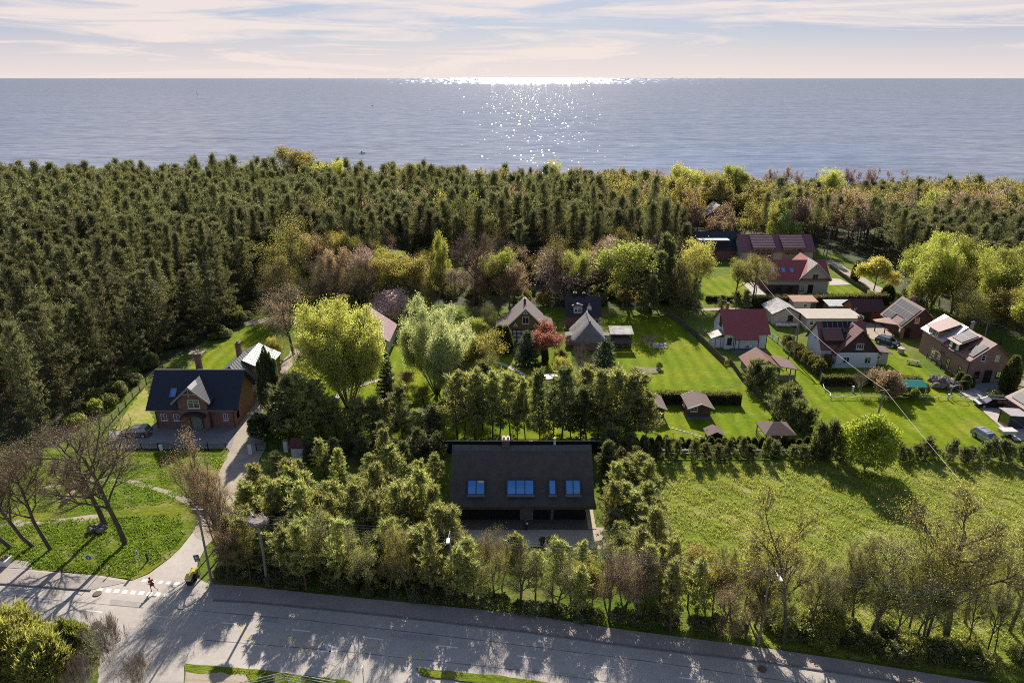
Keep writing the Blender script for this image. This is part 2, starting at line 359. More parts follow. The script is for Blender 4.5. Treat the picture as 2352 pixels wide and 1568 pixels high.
sheet('grass_verge', [(-160, 1010), (120, 1030), (250, 1034), (530, 1036), (524, 1062), (491, 1114), (444, 1222), (415, 1258), (392, 1280), (343, 1317), (303, 1333), (231, 1322), (143, 1315), (72, 1309), (80, 1290), (-160, 1270)], g_verge, jag=0.18)
# asphalt: road, junction, side road
sheet('road', [(-260, 1262), (80, 1290), (72, 1309), (143, 1315), (231, 1322), (303, 1334), (343, 1318), (392, 1281), (415, 1259), (444, 1222), (470, 1165), (500, 1190), (476, 1250), (455, 1290), (448, 1325), (480, 1341), (574, 1347), (799, 1371), (1025, 1392), (1206, 1411), (1418, 1444), (1734, 1485), (1945, 1516), (2216, 1560), (2560, 1610), (2400, 1900), (-260, 1900)], m_asph)
ROADZ = _layer[0]
m_seamtar = M('tar_seam', (0.20, 0.19, 0.185), 0.9, 0.3, 2.0); m_patch = M('asphalt_patch', (0.38, 0.345, 0.315), 0.9, 0.12, 0.8, fine=.12)
for px_ in ([(470, 1470), (800, 1497), (1200, 1540), (1500, 1580)], [(400, 1398), (700, 1424), (1100, 1470), (1500, 1520), (1900, 1578)], [(-40, 1362), (120, 1378), (330, 1396)]): strip('road_seam', px_, .09, m_seamtar, ROADZ + .003, .03)
for px_ in ([(255, 1376), (330, 1384), (326, 1398), (250, 1390)], [(560, 1410), (640, 1417), (636, 1430), (553, 1423)], [(900, 1452), (1010, 1464), (1004, 1476), (892, 1463)], [(300, 1440), (380, 1448), (372, 1474), (286, 1462)], [(1180, 1530), (1330, 1549), (1326, 1562), (1174, 1543)]): sheet('road_patch', px_, m_patch, ROADZ + .002, .02)
_layer[0] = 0.15
sheet('grass_verge', [(425, 1526), (560, 1536), (640, 1545), (800, 1564), (850, 1590), (420, 1640)], g_verge, jag=0.06)
sheet('dirt_patch', [(430, 1548), (560, 1548), (590, 1590), (420, 1640)], m_dirt, jag=0.2)
sheet('grass_verge', [(955, 1536), (1150, 1554), (1400, 1588), (1200, 1585), (970, 1553)], g_verge, jag=0.05)
_layer[0] = 0.06
sheet('road', [(-260, 1480), (-60, 1448), (120, 1448), (232, 1458), (222, 1590), (205, 1800), (-260, 1800)], g_base, jag=0.1).name = 'grass_verge'
strip('dirt_path', [(-60, 1205), (60, 1203), (150, 1198), (235, 1187)], 1.3, m_dirt, jag=0.35)
strip('dirt_path', [(90, 1120), (190, 1104), (290, 1104), (360, 1122), (415, 1143), (455, 1160)], 0.8, m_dirt, jag=0.2)
sheet('dirt_road', [(444, 1222), (470, 1160), (491, 1114), (518, 1060), (526, 1030), (545, 980), (570, 940), (604, 888), (645, 840), (672, 800), (700, 800), (650, 870), (622, 915), (600, 950), (592, 985), (610, 1020), (592, 1075), (560, 1130), (530, 1180), (500, 1225), (475, 1252)], m_dirt, jag=0.2)
strip('dirt_road', [(560, 745), (610, 735), (700, 748)], 3.0, m_dirt, jag=0.2)
sheet('driveway', [(250, 992), (300, 988), (350, 976), (552, 972), (540, 1000), (531, 1030), (250, 1032)], m_sett)
sheet('pavement', [(-260, 1284), (0, 1306), (231, 1327), (290, 1338), (209, 1355), (0, 1340), (-260, 1318)], m_walk)
sheet('pavement', [(-260, 1264), (80, 1291), (72, 1308), (-260, 1284)], m_walk)
sheet('pavement', [(480, 1342), (574, 1348), (799, 1372), (1025, 1393), (1206, 1412), (1418, 1445), (1734, 1486), (1945, 1517), (2216, 1561), (2560, 1611), (2560, 1640), (2100, 1572), (1780, 1523), (1464, 1487), (1206, 1451), (867, 1412), (574, 1383), (490, 1379)], m_walk)
# kerbs: real steps, dark flush stones
def kerb(px):
    pts = [G(*p) for p in px]; mb = MB()
    for a, b in zip(pts, pts[1:]): mb.bar(a + Vector((0, 0, 0.08)), b + Vector((0, 0, 0.08)), 0.16, 0.2)
    return tag(mb.build('kerb', m_kerb), kind='structure')
kerb([(-260, 1319), (0, 1341), (209, 1356.5)])
kerb([(490, 1380), (574, 1384), (867, 1413), (1206, 1452), (1464, 1488), (1780, 1524), (2100, 1573), (2560, 1641)])
# painted markings: one sheet per stroke of paint, lifted above the asphalt
ZP = ROADZ + 0.007
mk = MB()
for i, (x0, y0, x1, y1) in enumerate([(-60, 1377, -20, 1381), (38, 1387, 78, 1391), (197, 1402, 236, 1406), (350, 1414, 389, 1418), (510, 1430, 549, 1434), (671, 1446, 712, 1451), (836, 1464, 880, 1469), (1008, 1483, 1052, 1488), (1187, 1506, 1232, 1512), (1367, 1530, 1412, 1536), (1560, 1556, 1606, 1562)]):
    a, b = G(x0, y0), G(x1, y1); u = Vector((-(b - a).y, (b - a).x, 0)).normalized() * 0.075
    mk.face([(q.x, q.y, ZP) for q in (a + u, a - u, b - u, b + u)])
for x, y in [(233, 1270)] and [(227 + 19 * k, 1357.5 - 0 + k * 1.45) for k in range(9)]:
    y += 12.5 - 12.5
    mk.face([(*G(x + dx, y + dy)[:2], ZP) for dx, dy in ((0, -5.5 - 12 + 10), (11.5, -5.0 - 12 + 10.5), (6.5, 2.2), (-6, 1.7))])
for k in range(5):
    x, y = 326 + 18.6 * k, 1334 + 1.75 * k
    if k == 1: x += 1
    mk.face([(*G(x + dx, y + dy)[:2], ZP) for dx, dy in ((4, -4), (14, -3.3), (8, 3.2), (-3, 2.6))])
def stroke(mb, px, w):
    for (a, b) in zip(px, px[1:]):
        a, b = G(*a), G(*b); d = (b - a).normalized(); u = Vector((-d.y, d.x, 0)) * (w / 2)
        mb.face([(q.x, q.y, ZP) for q in (a + u, a - u, b - u, b + u)])
# letter A of the bus bay, read along the road
stroke(mk, [(730, 1496.5), (776, 1495.5)], 0.22); stroke(mk, [(739, 1479), (777, 1488)], 0.22)
stroke(mk, [(739, 1479), (741, 1480.5)], 0.25); stroke(mk, [(748, 1484), (759, 1497)], 0.18); 
tag(mk.build('road_markings', m_paint), kind='structure')
mk = MB()
stroke(mk, [(545, 1434), (592, 1490), (668, 1459), (700, 1498), (745, 1470)], 0.13)
stroke(mk, [(795, 1510), (868, 1484), (905, 1524)], 0.1); stroke(mk, [(905, 1524), (973, 1496), (958, 1534)], 0.13)
stroke(mk, [(107, 1270 + 72), (121, 1295 + 72), (150, 1272 + 70)], 0.13)
tag(mk.build('road_markings', m_yel), kind='structure')
# manhole covers set in the road
for i, (x, y, r) in enumerate([(226, 1359, 0.0), (224, 1364, 0.42), (222, 1436, 0.5), (2020 - 1050 + 780, 1537, 0.4)]):
    if r:
        p = G(x, y); mb = MB(); mb.lathe([(r, 0.0), (r, 0.06), (r - 0.05, 0.08)], (0, 0, 0), 18)
        o = mb.build('manhole_cover', M('cast_iron', (0.16, 0.11, 0.09), 0.7, 0.4, 4), loc=(p.x, p.y, 0.08))
        tag(o, ['', 'round rusty manhole cover beside the dashed crossing', 'round manhole cover at the mouth of the lower side street', 'round manhole cover in the carriageway near the tall lamp'][i], 'manhole cover')
# garden paths, terraces, yards
strip('garden_path', [(1143, 833), (1165, 842), (1192, 854), (1215, 868), (1236, 892)], 0.9, m_flag, jag=0.15)
strip('garden_path', [(770, 915), (800, 893), (850, 878), (905, 868)], 1.1, m_flag, jag=0.15)
sheet('driveway', [(1365, 1212), (1420, 1212), (1424, 1262), (1368, 1262), (1000, 1248), (1000, 1218), (1365, 1218)], M('beige_pavers', (0.44, 0.37, 0.29), 0.9, 0.1, 1.0, 0.2, fine=0.15))
sheet('stone_yard', [(2185, 868), (2235, 885), (2300, 905), (2330, 930), (2420, 950), (2420, 1012), (2330, 1012), (2290, 975), (2225, 915), (2180, 885)], m_flag, jag=0.1)
sheet('paved_yard', [(2225, 880), (2330, 880), (2335, 905), (2260, 905)], m_sett)
strip('dirt_road', [(1900, 598), (1945, 625), (1990, 650), (2050, 690), (2100, 735)], 3.4, m_dirt, jag=0.3)
strip('dirt_road', [(2320, 870), (2345, 880), (2420, 900)], 3.0, m_dirt, jag=0.3)
strip('lane', [(1600, 712), (1660, 711), (1720, 712)], 2.0, m_dirt, jag=0.2)
sheet('paved_yard', [(1705, 650), (1740, 650), (1762, 678), (1728, 678)], m_flag)
sheet('paved_yard', [(1905, 640), (1930, 642), (1955, 655), (1905, 656)], m_flag)
sheet('dirt_yard', [(1985, 740), (2040, 750), (2070, 800), (2030, 800), (1990, 770)], m_dirt, jag=0.3)
sheet('vegetable_bed', [(1448, 858), (1452, 842), (1520, 846), (1512, 858)], M('bed_soil', (0.2, 0.19, 0.1), 0.95, 0.4, 1.0, 0.5), jag=0.2)
sheet('patio', [(1495, 788), (1530, 788), (1532, 800), (1500, 802)], M('patio_grit', (0.3, 0.27, 0.26), 0.95, 0.4, 1.5, 0.3), jag=0.15)
# ---------------------------------------------------------------- buildings
m_white = M('white_render', (0.74, 0.74, 0.75), 0.85, 0.05, 1.0)
m_wframe = M('white_frame', (0.78, 0.78, 0.78), 0.5, 0.04, 1.0)
m_brick = M('red_brick', (0.27, 0.14, 0.11), 0.9, 0.22, 2.5, 0.2, fine=0.28)
m_brick2 = M('brown_brick', (0.33, 0.20, 0.165), 0.9, 0.28, 3.0, 0.2, fine=0.35)
m_navy = M('navy_tiles', (0.03, 0.034, 0.055), 0.55, 0.12, 1.0, 0.4, courses=0.34)
m_redroof = M('wine_red_tiles', (0.34, 0.085, 0.085), 0.7, 0.10, 1.0, 0.4, courses=0.34)
m_purple = M('plum_tiles', (0.26, 0.105, 0.125), 0.6, 0.10, 1.0, 0.4, courses=0.34)
m_brownroof = M('brown_shingle', (0.155, 0.105, 0.092), 0.85, 0.14, 2.0, 0.3, fine=0.15)
m_rust = M('rust_tiles', (0.20, 0.088, 0.055), 0.75, 0.18, 2.0, 0.5, courses=0.3)
m_pinkroof = M('terracotta_tiles', (0.26, 0.135, 0.115), 0.6, 0.12, 2.0, 0.5, courses=0.33)
m_thatch = M('dark_thatch', (0.095, 0.08, 0.072), 0.95, 0.22, 1.2, 0.7, fine=0.35)
m_thatch2 = M('grey_thatch', (0.21, 0.19, 0.19), 0.95, 0.25, 1.4, 0.7, fine=0.3)
m_metal = M('zinc_roof', (0.36, 0.345, 0.32), 0.5, 0.10, 0.6, metal=0.25)
m_shine = M('sun_glare_metal_tiles', (0.60, 0.54, 0.49), 0.33, 0.1, 1.0, 0.4, metal=0.3, courses=0.35)  # glossy metal tiles whose pale colour also holds the sun glare
m_oldroof = M('weathered_slate', (0.27, 0.26, 0.26), 0.8, 0.45, 1.5, 0.4, fine=0.4, sat_to=(0.42, 0.39, 0.36))
m_cream = M('cream_boards', (0.55, 0.50, 0.39), 0.85, 0.08, 1.0)
m_beige = M('beige_render', (0.55, 0.48, 0.42), 0.9, 0.06, 1.0)
m_brown = M('brown_boards', (0.10, 0.058, 0.045), 0.85, 0.2, 2.5, fine=0.2)
m_dkbrown = M('dark_boards', (0.05, 0.034, 0.030), 0.85, 0.2, 2.5, fine=0.2)
m_black = M('black_boards', (0.018, 0.017, 0.017), 0.8, 0.2, 2.0)
m_ochre = M('ochre_boards', (0.23, 0.135, 0.045), 0.85, 0.2, 3.0, fine=0.2)
m_green = M('green_boards', (0.21, 0.25, 0.15), 0.85, 0.1, 2.0)
m_orange = M('orange_boards', (0.24, 0.085, 0.035), 0.85, 0.2, 2.0, fine=0.2)
m_wood = M('weathered_wood', (0.28, 0.22, 0.17), 0.9, 0.3, 2.5, fine=0.2)
m_dkwood = M('dark_wood', (0.10, 0.075, 0.055), 0.9, 0.3, 2.5)
m_flat = M('sun_bleached_felt', (0.46, 0.40, 0.33), 0.9, 0.12, 0.8)
m_stone = M('field_stone', (0.20, 0.17, 0.15), 0.95, 0.35, 2.0, 0.6, fine=0.4)
m_greydoor = M('grey_green_door', (0.23, 0.25, 0.20), 0.7, 0.05, 1.0)
m_glass = glassmat('window_glass', refl=0.10)
m_sky = glassmat('sky_tinted_glass', (0.012, 0.02, 0.035), 0.62, 0.02, (0.22, 0.52, 0.95))  # blue of the reflected sky put into the glass tint
m_solar = M('solar_cells', (0.03, 0.027, 0.04), 0.5, 0.15, 3.0, spec=0.12)
m_rail = M('panel_frame', (0.30, 0.29, 0.29), 0.6)
m_seam = M('zinc_seam', (0.16, 0.15, 0.14), 0.6)
m_alu = M('aluminium', (0.62, 0.60, 0.58), 0.45, 0.05, 1.0, metal=0.3)
m_grey = M('grey_paint', (0.25, 0.25, 0.26), 0.7, 0.1, 1.0)

class House:
    def __init__(s, name, label, x0, x1, y0, y1, ze, zr, axis, wall, roof, oh=0.45, rake=0.4, th=0.16, cat='house', group=None, rz=0.0, roofname='roof', rib=0.0, walls=True, ridgecap=None):
        s.x, s.y = (x1 - x0) / 2, (y1 - y0) / 2
        s.root = thing(name, label, cat, ((x0 + x1) / 2, (y0 + y1) / 2, 0), rz, group)
        s.main = s.block(-s.x, s.x, -s.y, s.y, ze, zr, axis, wall, roof, oh, rake, th, roofname, rib, walls, ridgecap)
    def block(s, x0, x1, y0, y1, ze, zr, axis, wall, roof, oh=0.45, rake=0.4, th=0.16, roofname='roof', rib=0.0, walls=True, ridgecap=None, rake0=None, rake1=None):
        """a gabled block; ze: height of the roof's lower edge, zr: ridge top"""
        hw = ((y1 - y0) if axis == 'x' else (x1 - x0)) / 2; c = ((y0 + y1) if axis == 'x' else (x0 + x1)) / 2
        m = (zr - ze) / (hw + oh); zw = ze + m * oh - th
        a0, a1 = (x0, x1) if axis == 'x' else (y0, y1)
        if walls:
            w = MB(); w.prism([(c - hw, 0), (c + hw, 0), (c + hw, zw), (c, zr - th - 0.004), (c - hw, zw)], axis, a0, a1); w.build('wall', wall, s.root)
        r = MB(); e = hw + oh; ra = rake if rake0 is None else rake0; rb = rake if rake1 is None else rake1
        r.prism([(c - e, ze), (c, zr), (c + e, ze), (c + e, ze - th), (c, zr - th), (c - e, ze - th)], axis, a0 - ra, a1 + rb)
        ro = r.build(roofname, roof, s.root)
        P = lambda a, t, h: (a, t, h) if axis == 'x' else (t, a, h)
        if rib:
            q = MB(); n = int((a1 - a0 + ra + rb) / rib)
            for k in range(n + 1):
                a = a0 - ra + 0.03 + k * (a1 - a0 + ra + rb - 0.06) / n
                for sg in (-1, 1): q.bar(P(a, c, zr + 0.02), P(a, c + sg * e, ze + 0.02), 0.06, 0.07)
            q.build('seam', m_seam, ro)
        if ridgecap is not None:
            q = MB(); q.tube([P(a0 - ra, c, zr - 0.02), P(a1 + rb, c, zr - 0.02)], 0.12, k=8); q.build('ridge_cap', ridgecap, ro)
        return dict(axis=axis, c=c, hw=hw, e=e, ze=ze, zr=zr, m=m, x0=x0, x1=x1, y0=y0, y1=y1, zw=zw, roof=ro)
    # face: 'F' front (towards camera), 'L', 'R'; off lets a block other than the main one be used
    def fr(s, face, u, z, b=None):
        b = b or s.main
        if face == 'F': return Vector((u, b['y0'], z)), Vector((1, 0, 0)), Vector((0, -1, 0))
        if face == 'L': return Vector((b['x0'], u, z)), Vector((0, -1, 0)), Vector((-1, 0, 0))
        return Vector((b['x1'], u, z)), Vector((0, 1, 0)), Vector((1, 0, 0))
    def window(s, face, u, z, w, h, nx=2, ny=1, frame=None, b=None, glass=None, sill=True, name='window', bw=0.09):
        p, ex, n = s.fr(face, u, z, b); ez = Vector((0, 0, 1)); frame = frame or m_wframe
        f = MB()
        for sg in (-1, 1):
            f.obox(p + ex * sg * (w / 2 - bw / 2) + n * 0.03, ex * bw / 2, n * 0.045, ez * h / 2)
            f.obox(p + ez * sg * (h / 2 - bw / 2) + n * 0.03, ex * (w / 2 - bw), n * 0.045, ez * bw / 2)
        for k in range(1, nx): f.obox(p + ex * (-w / 2 + w * k / nx) + n * 0.03, ex * 0.035, n * 0.04, ez * (h / 2 - bw))
        for k in range(1, ny): f.obox(p + ez * (-h / 2 + h * k / ny) + n * 0.03, ex * (w / 2 - bw), n * 0.036, ez * 0.025)
        fo = f.build(name, frame, s.root)
        g = MB(); g.obox(p + n * 0.018, ex * (w / 2 - 0.02), n * 0.012, ez * (h / 2 - 0.02)); g.build('pane', glass or m_glass, fo)
        if sill:
            q = MB(); q.obox(p - ez * (h / 2 + 0.05) + n * 0.07, ex * (w / 2 + 0.08), n * 0.09, ez * 0.035); q.build('sill', frame, fo)
        return fo
    def door(s, face, u, w, h, mat, b=None, z0=0.05, frame=None, handle=True):
        p, ex, n = s.fr(face, u, z0 + h / 2, b); ez = Vector((0, 0, 1))
        d = MB(); d.obox(p + n * 0.03, ex * w / 2, n * 0.04, ez * h / 2)
        for sg in (-1, 1): d.obox(p + ex * sg * w * 0.22 + n * 0.075, ex * w * 0.17, n * 0.008, ez * h * 0.4)
        do = d.build('door', mat, s.root)
        f = MB()
        for sg in (-1, 1): f.obox(p + ex * sg * (w / 2 + 0.06) + n * 0.04, ex * 0.055, n * 0.06, ez * (h / 2 + 0.05))
        f.obox(p + ez * (h / 2 + 0.1) + n * 0.04, ex * (w / 2 + 0.115), n * 0.06, ez * 0.05); f.build('frame', frame or mat, do)
        if handle:
            k = MB(); k.obox(p + ex * (w / 2 - 0.12) + n * 0.11, ex * 0.06, n * 0.03, ez * 0.02); k.build('handle', m_alu, do)
        return do
    def sl(s, b, side, u, t, off=0.0):
        """point on a slope: side -1/+1, u along the ridge, t 0 at the eave .. 1 at the ridge"""
        y = b['c'] + side * b['e'] * (1 - t); z = b['ze'] + (b['zr'] - b['ze']) * t
        n = Vector((0, side * (b['zr'] - b['ze']), b['e'])).normalized(); p = Vector((u, y, z)) + n * off; up = Vector((0, -side * b['e'], b['zr'] - b['ze'])).normalized()
        if b['axis'] == 'y':
            sw = lambda q: Vector((q.y, q.x, q.z)); p, n, up = sw(p), sw(n), sw(up); ex = Vector((0, 1, 0))
        else: ex = Vector((1, 0, 0))
        return p, ex, up, n
    def skylight(s, b, side, u, t, w, h, frame=None):
        p, ex, up, n = s.sl(b, side, u, t, 0.06)
        f = MB()
        for sg in (-1, 1):
            f.obox(p + ex * sg * (w / 2 + 0.04), ex * 0.05, up * (h / 2 + 0.09), n * 0.07); f.obox(p + up * sg * (h / 2 + 0.04), ex * (w / 2), up * 0.05, n * 0.07)
        fo = f.build('roof_window', frame or m_grey, s.root)
        g = MB(); g.obox(p, ex * w / 2, up * h / 2, n * 0.03); g.build('pane', m_sky, fo)
    def solar(s, b, side, u0, t0, nu, nt, pw=1.0, ph=1.65, skip=(), name='solar_panel'):
        slen = math.hypot(b['e'], b['zr'] - b['ze'])
        for i in range(nu):
            for j in range(nt):
                if (i, j) in skip: continue
                p, ex, up, n = s.sl(b, side, u0 + (i + 0.5) * pw, t0 + (j + 0.5) * ph / slen, 0.12)
                g = MB(); g.obox(p, ex * (pw / 2 - 0.03), up * (ph / 2 - 0.03), n * 0.02); go = g.build(name, m_solar, s.root)
                f = MB()
                for sg in (-1, 1):
                    f.obox(p + ex * sg * (pw / 2 - 0.02), ex * 0.016, up * (ph / 2), n * 0.028); f.obox(p + up * sg * (ph / 2 - 0.02), ex * (pw / 2 - 0.04), up * 0.016, n * 0.028)
                f.build('frame', m_rail, go)
    def chimney(s, x, y, z0, z1, w=0.55, d=0.55, mat=None, cap=None):
        c = MB(); c.box(x - w / 2, x + w / 2, y - d / 2, y + d / 2, z0, z1); co = c.build('chimney', mat or m_brick, s.root)
        k = MB(); k.box(x - w / 2 - 0.09, x + w / 2 + 0.09, y - d / 2 - 0.09, y + d / 2 + 0.09, z1, z1 + 0.12)
        k.box(x - w / 4, x + w / 4, y - d / 4, y + d / 4, z1 + 0.12, z1 + 0.32); k.build('cap', cap or m_kerb, co)
        return co
    def box(s, name, mat, x0, x1, y0, y1, z0, z1, parent=None, bevel=0.0):
        b = MB(); b.box(x0, x1, y0, y1, z0, z1); return b.build(name, mat, parent or s.root, bevel)
    def slab(s, name, mat, pts, th):
        """sloping roof slab through four corners"""
        pts = [Vector(p) for p in pts]; n = (pts[1] - pts[0]).cross(pts[2] - pts[0]).normalized()
        if n.z < 0: n = -n
        b = MB(); b.poly([p for p in pts] + [p - n * th for p in pts], [(0, 1, 2, 3), (7, 6, 5, 4), (0, 4, 5, 1), (1, 5, 6, 2), (2, 6, 7, 3), (3, 7, 4, 0)])
        return b.build(name, mat, s.root)
    def gutter(s, b=None, mat=None, sides=(-1,)):
        b = b or s.main; q = MB(); P = lambda a, t, h: (a, t, h) if b['axis'] == 'x' else (t, a, h)
        a0, a1 = (b['x0'], b['x1']) if b['axis'] == 'x' else (b['y0'], b['y1'])
        for sg in sides: q.tube([P(a0 - 0.35, b['c'] + sg * (b['e'] + 0.05), b['ze'] - 0.1), P(a1 + 0.35, b['c'] + sg * (b['e'] + 0.05), b['ze'] - 0.1)], 0.07, k=6)
        q.build('gutter', mat or m_grey, s.root)

# --- brick house beside the side road
H = House('brick_house', 'red brick house with navy tiled roof and a timbered centre gable', -54.3, -42.3, 93.0, 101.0, 3.35, 7.9, 'x', m_brick, m_navy, 0.75, 0.95, ridgecap=M('ridge_tiles', (0.3, 0.28, 0.27), 0.6), cat='house')
X = lambda px: (px - 1176) / FPX * 104.8 + 48.3
b = H.block(X(425), X(489), -4.75, 0.0, 4.7, 7.35, 'y', m_brick, m_navy, 0.75, 0.55, rib=0, rake1=0.3)
q = MB()
for sg in (-1, 1): q.bar((b['c'], -5.32, b['zr'] - 0.15), (b['c'] + sg * b['e'], -5.32, b['ze'] - 0.12), 0.10, 0.26)
q.bar((b['c'] - 1.15, -5.28, 6.15), (b['c'] + 1.15, -5.28, 6.15), 0.1, 0.2); q.bar((b['c'], -5.28, 5.7), (b['c'], -5.28, 7.1), 0.16)
q.build('gable_timber', M('grey_timber', (0.34, 0.31, 0.27), 0.85, 0.2, 3), H.root)
H.slab('roof', m_metal, [(b['c'] + 0.02, -5.28, 7.38), (b['c'] + 1.75, -5.28, 5.62), (b['c'] + 1.75, -4.3, 5.62), (b['c'] + 0.02, -2.6, 7.38)], 0.03).name = 'metal_flashing'
H.window('F', b['c'] + 0.25, 4.35, 1.75, 1.35, 2, 3, b=b)
H.window('F', X(382), 1.75, 0.95, 1.1, 2, 3); H.window('F', X(411), 1.75, 0.95, 1.1, 2, 3); H.window('F', X(523), 1.85, 0.72, 1.15, 2, 3)
H.door('F', X(461.5), 1.35, 2.15, m_greydoor, b=b); H.window('F', X(449.5), 1.2, 0.35, 1.9, 1, 4, b=b, frame=m_dkwood, sill=False); H.window('F', X(473.5), 1.2, 0.35, 1.9, 1, 4, b=b, frame=m_dkwood, sill=False)
q = MB(); n = 10; cx = X(458)
for k in range(n):
    a0, a1 = math.pi * k / n, math.pi * (k + 1) / n
    f = lambda a, r, zz: (cx - r * math.cos(a), zz + 0.75 * math.sin(a) * r / 1.8)
    (xa, za), (xb, zb) = f(a0, 1.8, 2.35), f(a1, 1.8, 2.35); (xc, zc), (xd, zd) = f(a0, 1.65, 2.28), f(a1, 1.65, 2.28)
    q.poly([(xa, -4.75, za), (xb, -4.75, zb), (xb, -6.0, zb), (xa, -6.0, za), (xc, -4.75, zc), (xd, -4.75, zd), (xd, -6.0, zd), (xc, -6.0, zc)], [(0, 3, 2, 1), (4, 5, 6, 7), (3, 7, 6, 2), (0, 1, 5, 4), (0, 4, 7, 3), (1, 2, 6, 5)])
q.build('door_canopy', M('dark_copper', (0.06, 0.04, 0.04), 0.7), H.root)
q = MB(); q.lathe([(1.9, 0), (1.9, 0.12), (1.6, 0.12), (1.6, 0.22)], (X(460), -4.9, 0.02), 20); q.build('door_step', m_sett, H.root)
H.skylight(H.main, -1, X(404), 0.42, 0.75, 1.25); H.gutter()
H.box('plinth', m_kerb, -6.06, 6.06, -4.05, -3.9, 0.0, 0.28)
for xx in (-5.9, X(429), X(489) + 0.1, 5.85): q = MB(); q.tube([(xx, -4.1, 0.05), (xx, -4.1, 3.2)], 0.06); q.build('downpipe', m_dkwood, H.root)
c = H.chimney(X(450) - 1.1, 2.6, 5.0, 9.4, 0.75, 0.7)
q = MB(); rr = random.Random(4)
q.box(X(450) - 2.2, X(450), 1.9, 3.3, 9.62, 9.72)
for k in range(26):
    a = rr.uniform(0, 6.28); q.bar((X(450) - 1.1 + math.cos(a) * 0.3, 2.6 + math.sin(a) * 0.3, 9.75 + rr.uniform(0, .15)), (X(450) - 1.1 + math.cos(a + .6) * 1.0, 2.6 + math.sin(a + .6) * 0.9, 9.8 + rr.uniform(0, .5)), 0.04)
q.build('nest_platform', m_wood, c)
# rear wing with zinc roof
b2 = H.block(0.2, 8.6 - 3.2 + 0.0, 4.0, 10.6, 2.3, 6.7, 'y', m_brick, m_metal, 0.5, 0.5, rib=0.75, rake0=0.0)
H.box('railing', m_wood, 5.9, 6.0, -3.2, -2.2, 1.0, 2.1)
H2 = House('zinc_roofed_cottage', 'brick cottage with pale ribbed zinc roof behind the brick house', -48.2, -41.6, 105.2, 112.4, 4.3, 6.2, 'y', m_brick, m_metal, 0.45, 0.5, rib=0.75)
H2.chimney(-2.1, 0.2, 4.5, 7.7, 0.75, 0.75); H2.window('F', 1.0, 2.0, 0.9, 1.1)

# --- thatched house
YT = 69.4
TX0, TX1 = -6.45, 8.85
root = thing('thatched_house', 'large black timber house with dark thatched roof and blue roof windows', 'house', ((TX0 + TX1) / 2, YT + 4.3, 0))
hx, hy = (TX1 - TX0) / 2, 4.3
w = MB(); w.prism([(-hy, 0), (hy, 0), (hy, 3.0), (0, 7.0), (-hy, 3.0)], 'x', -hx, hx); w.build('wall', m_black, root)
# thatch: bellied slopes that flare at the eaves, thick edge
prof = [(0.0, 7.95), (0.55, 7.42), (1.6, 6.42), (2.8, 5.25), (3.9, 4.12), (4.7, 3.28), (5.35, 2.72)]
nx = 24
def thatch_pt(side, i, u, off):
    y, z = prof[i]; t = i / (len(prof) - 1)
    xw = hx + 0.9 + 0.05 * t + (0.45 * max(0, t - 0.7) / 0.3) ** 2
    sag = 0.10 * (1 - (2 * u - 1) ** 2) * (1 - t)
    return ((2 * u - 1) * xw, side * y, z - off - sag)
mb = MB(); mb.smooth = True
for side in (-1, 1):
    for off in (0.0, 0.42):
        grid = [[thatch_pt(side, i, k / nx, off) for k in range(nx + 1)] for i in range(len(prof))]
        vs = [p for r_ in grid for p in r_]; W_ = nx + 1
        mb.poly(vs, [(i * W_ + k, i * W_ + k + 1, (i + 1) * W_ + k + 1, (i + 1) * W_ + k) for i in range(len(prof) - 1) for k in range(nx)])
    for u in (0, 1):
        for i in range(len(prof) - 1): mb.face([thatch_pt(side, i, u, 0), thatch_pt(side, i + 1, u, 0), thatch_pt(side, i + 1, u, .42), thatch_pt(side, i, u, .42)])
    for k in range(nx): mb.face([thatch_pt(side, 6, k / nx, 0), thatch_pt(side, 6, (k + 1) / nx, 0), thatch_pt(side, 6, (k + 1) / nx, .42), thatch_pt(side, 6, k / nx, .42)])
roof = mb.build('roof', m_thatch, root)
mb = MB()
for i in range(nx):
    u0, u1 = i / nx, (i + 1) / nx
    for side in (-1, 1):
        a, b_ = Vector(thatch_pt(side, 0, u0, -0.07)), Vector(thatch_pt(side, 0, u1, -0.07)); c_, d_ = Vector(thatch_pt(side, 1, u0, -0.09)), Vector(thatch_pt(side, 1, u1, -0.09))
        mb.face([a, b_, d_, c_]); mb.face([c_, d_, d_ - Vector((0, 0, .1)), c_ - Vector((0, 0, .1))])
mb.build('ridge_cap', M('heather_ridge', (0.10, 0.10, 0.10), 0.95, 0.3, 2.0, 0.6), roof)
def tslope(y):
    for (ya, za), (yb, zb) in zip(prof, prof[1:]):
        if ya <= y <= yb: return za + (zb - za) * (y - ya) / (yb - ya)
TXp = lambda px: (px - 1176) / FPX * 78.6 - (TX0 + TX1) / 2
m_blind = M('roller_blind', (0.75, 0.68, 0.5), 0.8)
m_tdark = M('anthracite_frame', (0.055, 0.06, 0.07), 0.5, 0.05)
